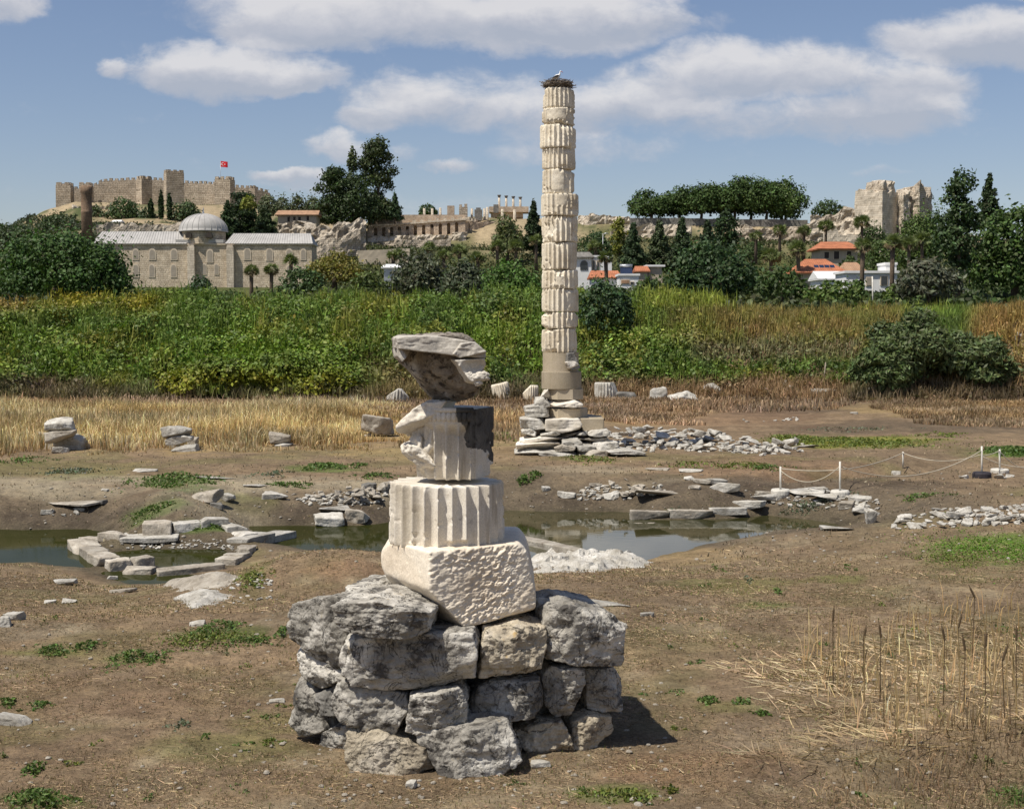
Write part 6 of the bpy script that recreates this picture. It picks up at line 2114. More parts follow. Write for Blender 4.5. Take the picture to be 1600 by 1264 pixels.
def blades(pts, hgt, wid, rg, lean=0.35, col=(0.3, 0.2, 0.1), colvar=0.2, flat=False, base=(1, 1, 1)):
    """grass or reed blades: two-segment strips"""
    n = len(pts)
    a = rg.uniform(0, 2 * math.pi, n)
    h = np.broadcast_to(hgt, (n,)) * rg.uniform(0.5, 1.25, n)
    w = np.broadcast_to(wid, (n,)) * rg.uniform(0.6, 1.4, n)
    sd = np.stack([np.cos(a), np.sin(a), 0 * a], -1) * w[:, None] / 2
    ln = np.abs(rg.normal(0, lean, n))
    b = rg.uniform(0, 2 * math.pi, n)
    dr = np.stack([np.cos(b), np.sin(b), 0 * b], -1)
    if flat:
        up = np.stack([0 * a, 0 * a, rg.uniform(-0.02, 0.16, n)], -1)
        v = dr + up
        mid, tip = v * (h * 0.5)[:, None], v * h[:, None] + np.array([0, 0, 1.0]) * (rg.normal(0, 0.05, n) * h)[:, None]
        sd = np.cross(v, np.array([0, 0, 1.0])) * 0.5 * w[:, None] + np.array([0, 0, 1.0]) * (w * 0.35)[:, None]
    else:
        mid = np.array([0, 0, 1.0]) * (h * 0.55)[:, None] + dr * (h * ln * 0.3)[:, None]
        tip = np.array([0, 0, 1.0]) * (h * (1 - 0.35 * np.minimum(ln, 1)))[:, None] + dr * (h * ln)[:, None]
    V = np.stack([pts - sd, pts + sd, pts + mid + sd * 0.75, pts + mid - sd * 0.75, pts + tip], 1).reshape(-1, 3)
    o = np.arange(n)[:, None] * 5
    C = np.broadcast_to(np.asarray(col, float), (n, 3)) * np.exp(rg.normal(0, colvar, (n, 1))) * np.exp(rg.normal(0, colvar * 0.14, (n, 3)))
    C = np.repeat(C[:, None], 5, 1)
    C[:, :2] *= base
    return V, [o + np.array([[0, 1, 2, 3]]), o + np.array([[3, 2, 4]])], C.reshape(-1, 3)


class Veg:
    def __init__(self):
        self.V, self.Q, self.T, self.C, self.n = [], [], [], [], 0

    def put(self, V, F, C):
        for f in (F if isinstance(F, list) else [F]):
            (self.Q if f.shape[1] == 4 else self.T).append(f + self.n)
        self.V.append(V)
        self.C.append(C)
        self.n += len(V)

    def build(self, name, mat, parent=None, origin=(0, 0, 0)):
        F = ([np.concatenate(self.Q)] if self.Q else []) + ([np.concatenate(self.T)] if self.T else [])
        return add(name, np.concatenate(self.V), F, mat, parent, origin, np.clip(np.concatenate(self.C), 0.003, 0.9), smooth=False)


# colours of the kinds of leaf
DK, MID, OLV, PINE, CYP, FIG, YEL = [tuple(1.5 * q for q in k_) for k_ in ((0.030, 0.050, 0.014), (0.050, 0.085, 0.018), (0.080, 0.092, 0.058), (0.036, 0.058, 0.016), (0.020, 0.034, 0.012), (0.036, 0.066, 0.016), (0.110, 0.115, 0.016))]


def crown(lobes, n, leaf, rg, col, aspect=1.5, up=0.25, shell=0.72, colvar=0.2, spread=0.7, sub=0.28):
    """lobes: (x,y,z,rx,ry,rz); leaves sit in clumps over the lobes' outer shells with gaps between"""
    L = np.array(lobes, float)
    w = (L[:, 3] * L[:, 5]) ** 1.0
    idx = rg.choice(len(L), n, p=w / w.sum())
    # clumps: a limited number of directions per lobe, leaves scattered round them
    nc = 30
    cd = rg.normal(size=(len(L), nc, 3))
    cd[..., 2] = np.where(cd[..., 2] < -0.3, cd[..., 2] * 0.4, cd[..., 2])
    cd /= np.linalg.norm(cd, axis=2, keepdims=True)
    cr = rg.uniform(0.70, 1.12, (len(L), nc, 1))
    k = rg.integers(nc, size=n)
    d = cd[idx, k] * cr[idx, k] + rg.normal(0, sub, (n, 3))
    far = np.linalg.norm(d, axis=1)
    d = np.where((far < shell)[:, None], d / np.maximum(far, .05)[:, None] * (shell + 0.25 * rg.random((n, 1))), d)
    pts = L[idx, :3] + d * L[idx, 3:6]
    # leaves deep inside other lobes are never seen
    inside = np.zeros(n, bool)
    for q in range(len(L)):
        e = (pts - L[q, :3]) / (L[q, 3:6] * 0.55)
        inside |= ((e ** 2).sum(1) < 1)
    nr = d / L[idx, 3:6]
    nr /= np.linalg.norm(nr, axis=1, keepdims=True) + 1e-9
    keep = ~inside
    pts, nr = pts[keep], nr[keep]
    tone = np.exp(rg.normal(0, 0.16, (len(L), nc)))[idx[keep], k[keep]][:, None]
    return quads(pts, leaf, rg, nr, aspect, spread, up, np.asarray(col) * tone, colvar)


def lobes_of(kind, w, h, rg):
    """crown lobes in a box w wide, h tall, base at 0"""
    o = []
    r = w / 2
    if kind in ('round', 'bush', 'fig', 'olive'):
        zb_ = 0.0 if kind == 'bush' else 0.06 * h
        n = 30
        for q in range(n):
            a, e = rg.uniform(0, 6.28), rg.uniform(-0.15, 1) ** 1
            z = zb_ + (h - zb_) * (0.28 + 0.46 * e)
            rr = r * 0.72 * math.sqrt(max(0.05, 1 - (max(0, e)) ** 2)) * rg.uniform(0.6, 1.08)
            s = rg.uniform(0.18, 0.34)
            o.append((math.cos(a) * rr, math.sin(a) * rr, z, r * s, r * s, min(r, h * 0.55) * s * 0.95))
        o.append((0, 0, zb_ + (h - zb_) * 0.45, r * 0.62, r * 0.62, h * 0.40))
        for q in range(7):
            a = q / 7 * 6.28 + rg.uniform(0, .5)
            o.append((math.cos(a) * r * 0.62, math.sin(a) * r * 0.62, zb_ + h * 0.22, r * 0.34, r * 0.34, h * 0.20))
    elif kind == 'tamarisk':
        for q in range(60):
            a = rg.uniform(0, 6.28)
            rr = r * 0.86 * math.sqrt(rg.random())
            top_ = h * (0.95 - 0.62 * (rr / r) ** 2) * rg.uniform(0.8, 1.05)
            z = top_ * rg.uniform(0.25, 0.92)
            s = rg.uniform(0.10, 0.20)
            o.append((math.cos(a) * rr, math.sin(a) * rr, z, r * s, r * s, r * s * 0.75))
    elif kind == 'umbrella':
        for q in range(44):
            a = rg.uniform(0, 6.28)
            rr = r * 0.92 * math.sqrt(rg.random())
            z = h * (0.25 + 0.58 * math.sqrt(max(0, 1 - (rr / r) ** 2)) * rg.uniform(0.15, 1.0))
            s = rg.uniform(0.22, 0.36)
            o.append((math.cos(a) * rr, math.sin(a) * rr, z, r * s, r * s, h * 0.13))
    elif kind == 'cone':
        for q in range(20):
            t = q / 19
            a = q * 2.4 + rg.uniform(-.3, .3)
            rr = r * (1 - t) ** 0.8 * 0.62
            o.append((math.cos(a) * rr, math.sin(a) * rr, h * (0.08 + 0.86 * t), max(0.12 * r, r * 0.42 * (1 - 0.8 * t)), max(0.12 * r, r * 0.42 * (1 - 0.8 * t)), h * 0.075))
    elif kind == 'column':
        for q in range(11):
            t = q / 10
            rr = r * (0.55 + 0.45 * math.sin(math.pi * min(1, 0.15 + t * 0.75)))* (1.0 if t < .75 else 1.15 - (t - .75) * 3)
            o.append((rg.uniform(-.1, .1) * r, 0, h * (0.05 + 0.9 * t), max(0.15 * r, rr), max(0.15 * r, rr), h * 0.08))
    elif kind == 'poplar':
        for q in range(34):
            t = rg.random() ** 0.85
            env = math.sin(math.pi * min(1.0, 0.25 + 0.70 * t)) ** 0.8
            a = rg.uniform(0, 6.28)
            rr = r * 0.78 * env * math.sqrt(rg.random())
            s = rg.uniform(0.30, 0.46)
            o.append((math.cos(a) * rr, math.sin(a) * rr, h * (0.07 + 0.86 * t), r * s, r * s, h * rg.uniform(0.05, 0.085)))
        o.append((0, 0, h * 0.93, r * .22, r * .22, h * .08))
    elif kind == 'eucalypt':
        for q in range(34):
            t = rg.random()
            env = 1.0 if t < 0.55 else max(0.25, 1 - (t - 0.55) * 1.55)
            a = rg.uniform(0, 6.28)
            rr = r * 0.66 * env * math.sqrt(rg.random())
            s = rg.uniform(0.28, 0.44)
            o.append((math.cos(a) * rr, math.sin(a) * rr, h * (0.10 + 0.82 * t), r * s, r * s, h * rg.uniform(0.06, 0.09)))
    return o


STY = {  # leaf size, leaf count factor, aspect, up, colour, material
    'round': (0.34, 1.0, 1.4, 0.35, MID, 'leaf'), 'fig': (0.30, 1.3, 1.3, 0.5, FIG, 'leaf'), 'bush': (0.30, 1.0, 1.5, 0.3, DK, 'leaf'), 'olive': (0.26, 1.1, 2.2, 0.2, OLV, 'leaf'),
    'umbrella': (0.42, 1.3, 1.5, 0.6, PINE, 'needle'), 'cone': (0.40, 1.2, 2.0, 0.1, CYP, 'needle'), 'column': (0.30, 1.2, 2.0, 0.6, CYP, 'needle'),
    'tamarisk': (0.15, 1.0, 2.6, 0.3, DK, 'leaf'),
    'poplar': (0.36, 1.2, 1.3, 0.3, DK, 'leaf'), 'eucalypt': (0.42, 1.2, 1.6, 0.0, (0.050, 0.065, 0.026), 'leaf'),
}
TREEN = [0]


def tree(px0, px1, pyt, pyb, d, kind, label, name='tree', cat='tree', col=None, group=None, leaf=None, count=1.0, trunk=True, tr=None, bark='bark', lean=0.0, depthf=1.0):
    TREEN[0] += 1
    rg = np.random.default_rng(500 + TREEN[0] * 7)
    k = d / FPX
    w = (px1 - px0) * k
    top = P((px0 + px1) / 2, pyt, d)
    base = P((px0 + px1) / 2, pyb, d)
    gz_ = float(tz(base[0], d))
    zb_ = min(base[2], max(gz_, base[2] - 1.5)) if trunk else base[2]
    h = top[2] - base[2]
    o3 = np.array([base[0], d, base[2]])
    root = thing(name, label, cat, o3, group)
    ls, cf, asp, up, c0, mt = STY[kind]
    ls = max(ls if leaf is None else leaf, k * FPX / 1422 * 1.7)
    lb = [(x, y * depthf, z, a, b_ * depthf, c) for x, y, z, a, b_, c in lobes_of(kind, w, h, rg)]
    area = w * h
    n = int(np.clip(area / (ls * ls) * 7.0 * cf * count, 700, 34000))
    V, F, C = crown(lb, n, ls, rg, c0 if col is None else np.array(col) * [1.75, 1.65, 1.5], asp, up)
    vg = Veg()
    vg.put(V + o3, F, C)
    vg.build('crown', M[mt], root, o3)
    if trunk:
        r = tr if tr is not None else max(0.12, min(0.45, w * 0.035))
        cz_ = np.mean([q[2] for q in lb])
        mb = MB()
        pts = [o3 + [0, 0, -1.2], o3 + [0.03 * w, 0, h * 0.2], o3 + [lean * w, 0, cz_ * 0.75], o3 + [lean * w, 0, cz_ * 1.1]]
        mb.tube(pts, [r * 1.3, r, r * 0.75, r * 0.35], 8)
        for q in range(5):
            L = lb[rg.integers(len(lb))]
            s = pts[1] + (pts[2] - pts[1]) * rg.uniform(0.5, 1.0)
            mb.tube([s, (s + o3 + L[:3]) / 2 + [0, 0, -0.02 * h], o3 + L[:3]], [r * 0.5, r * 0.35, r * 0.12], 6)
        add('trunk', *mb.out(), M[bark], root, o3)
    return root


def palm(px, pyt, pyb, d, label, spread=None, frond=None, skirt=True, group='fan palms below the hill'):
    TREEN[0] += 1
    rg = np.random.default_rng(9000 + TREEN[0])
    k = d / FPX
    base, top = P(px, pyb, d), P(px, pyt, d)
    R_ = (spread if spread else 16) * k
    o3 = base.copy()
    root = thing('palm_tree', label, 'palm tree', o3, group)
    zc = top[2] - R_ * 0.82
    if zc < base[2] + 0.5:
        zc = base[2] + 0.5
    mb = MB()
    lx = rg.normal(0, 0.02) * (zc - base[2])
    mb.tube([base + [0, 0, -2], base + [lx * 0.4, 0, (zc - base[2]) * 0.5], np.array([base[0] + lx, d, zc])], [0.34, 0.27, 0.30], 8)
    add('trunk', *mb.out(), M['palmbark'], root, o3)
    c = np.array([base[0] + lx, d, zc])
    vg = Veg()
    for q in range(46):
        e = math.asin(rg.uniform(-0.6, 1.0))
        a = rg.uniform(0, 6.28)
        dr = np.array([math.cos(a) * math.cos(e), math.sin(a) * math.cos(e), math.sin(e)])
        L = R_ * rg.uniform(0.36, 0.58)
        hub = c + dr * L
        dead = e < -0.35
        colr = np.array((0.20, 0.15, 0.08) if dead else (0.15, 0.18, 0.065)) * rg.uniform(0.75, 1.3)
        sd = np.cross(dr, [0, 0, 1.0])
        sd /= np.linalg.norm(sd) + 1e-6
        tw = rg.uniform(-1.2, 1.2)
        sd = sd * math.cos(tw) + np.cross(dr, sd) * math.sin(tw)
        fl = 9
        Vs = []
        for b in np.linspace(-1.25, 1.25, fl):
            t = dr * math.cos(b) + sd * math.sin(b)
            tip = hub + t * R_ * rg.uniform(0.42, 0.72) - np.array([0, 0, 1]) * R_ * 0.08
            sw = np.cross(t, np.cross(dr, sd)) * 0.045 * R_
            m_ = (hub + tip) / 2 + [0, 0, R_ * 0.04]
            Vs += [hub, m_ + sw, tip, m_ - sw]
        vg.put(np.array(Vs), np.arange(4 * fl).reshape(-1, 4), np.tile(colr, (4 * fl, 1)))
        pw = sd * 0.02 * R_
        vg.put(np.array([c - pw, c + pw, hub + pw, hub - pw]), np.array([[0, 1, 2, 3]]), np.tile(colr * 1.1, (4, 1)))
    vg.build('fronds', M['leaf'], root, o3)
    return root


# ---- near the bank
tree(-40, 208, 352, 475, 128, 'fig', 'broad dark fig tree with big leaves at the left edge, before the mosque', 'fig_tree', leaf=0.25, count=1.3, depthf=0.7)
tree(100, 205, 375, 480, 127, 'fig', 'lower rounded fig tree overlapping the left corner of the mosque', 'fig_tree', leaf=0.24, count=1.3)
tree(752, 846, 400, 470, 130, 'fig', 'fig like green tree left of the tall column at the bank top', 'fig_tree', leaf=0.22, col=(0.045, 0.085, 0.02))
tree(898, 990, 424, 520, 107, 'bush', 'dark drooping leaved tree on the bank just right of the tall column', 'tree', col=(0.028, 0.050, 0.022), leaf=0.20, count=1.2, lean=0.05)
tree(1030, 1192, 368, 475, 165, 'round', 'great dark green carob tree with a domed crown, right of the white houses', 'carob_tree', col=(0.026, 0.048, 0.018), leaf=0.34, count=1.4, depthf=0.7)
tree(1178, 1266, 412, 470, 150, 'round', 'dark round bushy tree right of the great carob', 'tree', col=(0.034, 0.056, 0.018))
tree(1398, 1500, 398, 472, 135, 'olive', 'grey green olive tree right of the long white house', 'olive_tree', col=(0.058, 0.066, 0.045), leaf=0.24, count=1.3)
tree(1462, 1530, 266, 460, 158, 'poplar', 'tall pointed dark poplar near the right edge', 'poplar_tree', col=(0.028, 0.048, 0.018), leaf=0.30, tr=0.25)
tree(1505, 1660, 312, 465, 165, 'round', 'very broad dark green tree filling the right edge of the picture', 'tree', col=(0.034, 0.060, 0.016), leaf=0.36, count=1.5, depthf=0.6)
tree(1520, 1568, 275, 360, 235, 'cone', 'ragged dark pine rising behind the broad tree at the right edge', 'pine_tree', col=(0.025, 0.04, 0.018))
tree(1398, 1470, 322, 430, 260, 'round', 'bushy mid green tree covering the right foot of the ruined tower', 'tree', col=(0.045, 0.072, 0.02), count=1.2)
tree(1440, 1500, 312, 400, 280, 'round', 'dark tree between the ruined tower and the tall poplar', 'tree', col=(0.03, 0.05, 0.018))
tree(1256, 1352, 432, 475, 145, 'bush', 'trimmed mid green hedge below the solar panel house', 'hedge', 'hedge', col=(0.055, 0.085, 0.022), trunk=False)
tree(1380, 1425, 440, 475, 140, 'bush', 'small dark shrub at the foot of the olive tree', 'shrub', 'shrub', col=(0.06, 0.09, 0.025), trunk=False)
tree(286, 338, 429, 470, 200, 'bush', 'dark rounded bush before the left buttress of the mosque', 'shrub', 'shrub', col=(0.028, 0.05, 0.022), trunk=False)
tree(238, 300, 443, 475, 150, 'bush', 'light green bush between the fig tree and the mosque bush', 'shrub', 'shrub', col=(0.085, 0.11, 0.025), trunk=False)
tree(196, 252, 446, 476, 185, 'bush', 'low green shrub at the left foot of the mosque wall', 'shrub', 'shrub', col=(0.05, 0.075, 0.024), trunk=False)
tree(330, 392, 450, 476, 190, 'bush', 'low dark shrub between the mosque bush and the left palm', 'shrub', 'shrub', col=(0.042, 0.066, 0.022), trunk=False)
tree(388, 448, 447, 476, 186, 'bush', 'mid green shrub at the feet of the two palms by the mosque', 'shrub', 'shrub', col=(0.055, 0.08, 0.026), trunk=False)
tree(470, 572, 388, 445, 220, 'bush', 'orange tinged green tree beside the right end of the mosque', 'tree', col=(0.095, 0.09, 0.022), count=1.2)
tree(434, 512, 412, 466, 180, 'bush', 'dark green shrub below the orange tinged tree', 'shrub', 'shrub', col=(0.036, 0.06, 0.022), trunk=False)
tree(606, 702, 390, 466, 170, 'olive', 'large grey green olive before the arcaded terrace', 'olive_tree', col=(0.056, 0.066, 0.042), count=1.3)
tree(686, 766, 404, 468, 160, 'olive', 'darker grey green olive left of the fig like tree', 'olive_tree', col=(0.044, 0.056, 0.034), count=1.2)
tree(540, 612, 418, 468, 165, 'bush', 'low mixed green thicket left of the large olive', 'shrub', 'shrub', col=(0.055, 0.075, 0.025), trunk=False)
tree(985, 1045, 428, 475, 150, 'bush', 'low dark hedge in front of the white cube house', 'hedge', 'hedge', col=(0.034, 0.055, 0.02), trunk=False)
tree(1330, 1352, 432, 470, 150, 'bush', 'dark shrub against the left end of the long white house', 'shrub', 'shrub', col=(0.05, 0.08, 0.025), trunk=False)

# ---- the great dark bush at the foot of the bank, right
tree(1332, 1592, 466, 614, 93, 'tamarisk', 'great dark feathery bush at the foot of the bank on the right', 'bush', 'bush', col=(0.058, 0.080, 0.034), count=1.5, trunk=False, depthf=0.55)
tree(1325, 1440, 520, 606, 91.5, 'tamarisk', 'paler lower bush leaning against the left of the great dark bush', 'bush', 'bush', col=(0.062, 0.088, 0.036), count=1.2, trunk=False, depthf=0.6)

# ---- hill trees
tree(490, 556, 262, 354, 432, 'eucalypt', 'dark conifer at the left of the tall tree group on the hill', 'conifer', col=(0.026, 0.042, 0.016), count=1.3)
tree(506, 596, 268, 356, 434, 'round', 'broad dark conifer crown below the pointed narrow tree', 'conifer', col=(0.026, 0.042, 0.016), count=1.3)
tree(540, 562, 230, 345, 440, 'poplar', 'narrow pointed tree beside the tallest tree on the hill', 'tree', col=(0.040, 0.055, 0.02), tr=0.3)
tree(556, 626, 215, 352, 444, 'eucalypt', 'tallest tree of the hill, a massive dark eucalyptus', 'eucalyptus_tree', col=(0.034, 0.048, 0.02), count=1.3, tr=0.7)
tree(604, 630, 303, 345, 438, 'cone', 'small dark conifer at the right foot of the tallest tree', 'conifer', col=(0.03, 0.05, 0.025))
tree(652, 689, 315, 346, 470, 'round', 'round clipped dark tree behind the terrace columns', 'tree', col=(0.028, 0.05, 0.016), tr=0.4)
tree(815, 852, 314, 395, 400, 'cone', 'dark pine partly hidden behind the tall column', 'pine_tree', col=(0.020, 0.032, 0.014))
tree(768, 818, 332, 400, 390, 'olive', 'light green willow like tree left of the dark pine by the column', 'tree', col=(0.060, 0.075, 0.03))
tree(334, 378, 316, 376, 400, 'cone', 'dark fir right behind the mosque dome', 'fir_tree', col=(0.026, 0.042, 0.018))
tree(348, 412, 300, 376, 408, 'eucalypt', 'tallest dark fir below the castle tower with the flag', 'fir_tree', col=(0.022, 0.036, 0.016), count=1.3)
tree(374, 402, 303, 330, 396, 'round', 'small yellow green tree among the dark firs', 'tree', col=(0.10, 0.115, 0.022), trunk=False)
tree(392, 436, 322, 372, 402, 'cone', 'wide dark fir left of the tiled cottage', 'fir_tree', col=(0.026, 0.04, 0.018), count=1.3)
for px0, px1, t, lab in [(402, 436, 298, 'leftmost grey green tree of the row below the castle wall'), (428, 458, 302, 'second grey green tree of the row below the castle wall'), (450, 482, 300, 'third grey green tree of the row above the tiled cottage'), (472, 506, 302, 'rightmost grey green tree of the row, touching the dark conifers')]:
    tree(px0, px1, t, 342, 470, 'round', lab, col=(0.060, 0.075, 0.042), group='grey green trees below the castle')
tree(165, 222, 307, 350, 500, 'round', 'big clipped dark tree under the castle wall', 'tree', col=(0.034, 0.056, 0.022), count=1.2)
tree(214, 248, 320, 352, 496, 'round', 'small dark tree right of the big clipped one under the castle', 'tree', col=(0.032, 0.05, 0.022))
tree(264, 316, 310, 350, 498, 'round', 'dark round tree left of the mosque dome', 'tree', col=(0.036, 0.056, 0.024), count=1.2)
tree(128, 170, 318, 356, 505, 'bush', 'low dark scrub tree beside the minaret stump', 'shrub', 'shrub', col=(0.036, 0.052, 0.022), trunk=False)
tree(60, 122, 326, 372, 480, 'bush', 'dark wooded clump on the slope left of the minaret', 'shrub', 'shrub', col=(0.032, 0.05, 0.022), trunk=False)
tree(-30, 75, 344, 392, 430, 'bush', 'dark wooded clump on the lowest left slope', 'shrub', 'shrub', col=(0.034, 0.05, 0.024), trunk=False)
for px, t, b, lab in [(236, 312, 340, 'short dark cypress left of the other two cypresses'), (252, 299, 343, 'tallest dark cypress under the castle towers'), (265, 304, 343, 'slim cypress right of the tallest one')]:
    tree(px - 3, px + 3, t, b, 494, 'column', lab, 'cypress_tree', group='cypresses below the castle', tr=0.2)
tree(1268, 1324, 309, 342, 440, 'round', 'dark bushy tree on the skyline left of the ruined tower', 'tree', col=(0.03, 0.05, 0.02))
tree(952, 982, 338, 408, 330, 'poplar', 'slender yellow green tree right of the tall column', 'tree', col=(0.105, 0.115, 0.025))
tree(966, 1012, 350, 425, 320, 'cone', 'dark conifer right of the slender yellow green tree', 'conifer', col=(0.028, 0.045, 0.022))
tree(1004, 1056, 346, 425, 322, 'cone', 'broad brownish conifer in the middle of the conifer row', 'conifer', col=(0.036, 0.05, 0.025))
tree(1040, 1090, 342, 420, 330, 'cone', 'dark conifer under the left umbrella pines', 'conifer', col=(0.026, 0.042, 0.02))
tree(1082, 1128, 344, 420, 335, 'cone', 'dark conifer left of the dense cypress', 'conifer', col=(0.028, 0.042, 0.022))
tree(1118, 1150, 328, 400, 340, 'column', 'dense dark cypress below the middle umbrella pines', 'cypress_tree', col=(0.018, 0.032, 0.012))
tree(904, 960, 358, 405, 300, 'round', 'dark green tree above the house with the arched window', 'tree', col=(0.03, 0.052, 0.02))
tree(1352, 1408, 372, 420, 300, 'bush', 'low green thicket at the foot of the ruined tower', 'shrub', 'shrub', col=(0.045, 0.07, 0.022), trunk=False)
tree(1420, 1470, 340, 420, 300, 'round', 'yellowish green tree below the ruined tower right side', 'tree', col=(0.07, 0.09, 0.024))
tree(1340, 1392, 346, 400, 330, 'round', 'dark green tree hiding the foot of the ruined tower', 'tree', col=(0.036, 0.056, 0.02))
tree(1150, 1200, 372, 410, 330, 'round', 'dark tree at the left end of the long ruined wall', 'tree', col=(0.034, 0.055, 0.02))
tree(1310, 1342, 398, 425, 240, 'round', 'small dark tree beside the upper orange roofed house', 'tree', col=(0.04, 0.06, 0.02))

GP = 'umbrella pines on the ridge'
for px0, px1, t, tx, d, lab in [(980, 1052, 292, 1013, 452, 'leftmost and lowest umbrella pine of the ridge'), (1024, 1096, 283, 1066, 456, 'second umbrella pine from the left, rounded'),
                               (1056, 1132, 278, 1088, 450, 'third umbrella pine from the left with a forked trunk'), (1090, 1160, 276, 1116, 458, 'umbrella pine with a single straight trunk seen against the sky'),
                               (1108, 1184, 270, 1143, 452, 'large umbrella pine in the middle of the row'), (1136, 1208, 268, 1165, 456, 'umbrella pine right of the large middle one'),
                               (1160, 1232, 268, 1185, 450, 'highest umbrella pine, second from the right'), (1186, 1254, 270, 1206, 454, 'rightmost umbrella pine whose crown droops to the wall')]:
    tree(px0, px1, t, 350, d, 'umbrella', lab, 'umbrella_pine', 'pine tree', group=GP, tr=0.45, lean=(tx - (px0 + px1) / 2) / (px1 - px0), count=1.15)
tree(1200, 1252, 290, 348, 450, 'round', 'dense drooping pine closing the right end of the umbrella pine row', 'pine_tree', 'pine tree', col=PINE, count=1.3)

for a in [(393, 412, 466, 205, 'left palm standing before the mosque wall', 13), (424, 411, 462, 207, 'middle palm standing before the mosque wall', 13), (455, 397, 440, 215, 'right palm before the mosque end, rising from bushes', 13),
          (614, 390, 420, 235, 'left palm of the pair beside the pale shed', 12), (627, 389, 420, 236, 'right palm of the pair beside the pale shed', 12),
          (671, 378, 405, 260, 'palm below the middle of the arcaded terrace', 12), (694, 390, 425, 230, 'small palm left of the tall dark trunked one below the terrace', 11), (718, 382, 432, 225, 'dark trunked palm below the terrace corner', 13),
          (747, 392, 430, 228, 'palm right of the dark trunked one', 13), (777, 374, 412, 250, 'palm left of the willow like tree', 13), (806, 374, 412, 252, 'palm below the dark pine near the column', 14), (838, 366, 410, 255, 'palm touching the left side of the tall column', 12),
          (948, 391, 455, 205, 'dark trunked palm in front of the white flat roofed house', 14), (930, 374, 410, 260, 'pale palm behind the street lamp', 14),
          (1181, 360, 396, 270, 'leftmost palm before the long ruined wall', 12), (1218, 350, 392, 275, 'second palm before the long ruined wall', 13), (1256, 351, 390, 275, 'third palm before the long ruined wall', 13),
          (1205, 386, 430, 215, 'bushy palm right of the great carob', 18), (1248, 376, 432, 205, 'thick palm left of the solar panel house', 17), (1290, 342, 384, 290, 'palm before the sloping crumbled wall', 14), (1347, 335, 388, 290, 'palm in front of the ruined tower left edge', 15),
          (1346, 372, 455, 175, 'tall pale trunked palm beside the long white house', 15), (1393, 366, 470, 165, 'tall dark trunked palm standing before the long white house', 16), (1441, 362, 410, 240, 'palm crown among trees right of the white house', 17), (1420, 370, 420, 235, 'low palm between the dark trunked palm and the trees', 15)]:
    palm(a[0], a[1], a[2], a[3], a[4], a[5])

# ---- scrub over the hill slopes: one mass
rg = np.random.default_rng(31)
vg = Veg()
for (x0, x1, y0, y1, n, c, s) in [(-300, 128, 340, 470, 18000, (0.045, 0.058, 0.028), .6), (120, 480, 352, 470, 6000, (0.05, 0.06, 0.03), .5), (480, 860, 385, 470, 12000, (0.06, 0.07, 0.026), .5), (880, 1350, 375, 470, 14000, (0.055, 0.066, 0.024), .5),
                                  (1340, 1900, 380, 470, 14000, (0.05, 0.07, 0.022), .55)]:
    px = rg.uniform(x0, x1, n)
    d = rg.uniform(358, 480, n) if x0 == 120 else rg.uniform(125, 455, n) if x0 >= 120 else rg.uniform(150, 620, n)
    x = (px - 800) / FPX * d
    z = tz(x, d)
    nn = fbm(xyz(x / 12, d / 12), 3, 7)
    keep = nn > -0.30
    _, py = proj(np.stack([x, d, z], -1))
    keep &= (py > y0) & (py < y1 + 40)
    # leave the buildings' ground free
    pts = np.stack([x, d, z], -1)[keep]
    clump = np.repeat(pts, 7, 0) + rg.normal(0, 1, (len(pts) * 7, 3)) * [0.8, 0.8, 0.4] + [0, 0, 0.6]
    V, F, C = quads(clump, s, rg, None, 1.3, 1, 0.6, np.array(c) * np.exp(rg.normal(0, 0.25, (len(clump), 1))), 0.2)
    vg.put(V, F, C)
o = vg.build('scrub', M['leaf'], None, (0, 300, 10))
tag(o, 'mixed low scrub covering the hill slopes below the ruins', 'scrub', kind='stuff')

# ---- the overgrown bank: reeds, vines, bramble and dead stems, one mass
rg = np.random.default_rng(32)


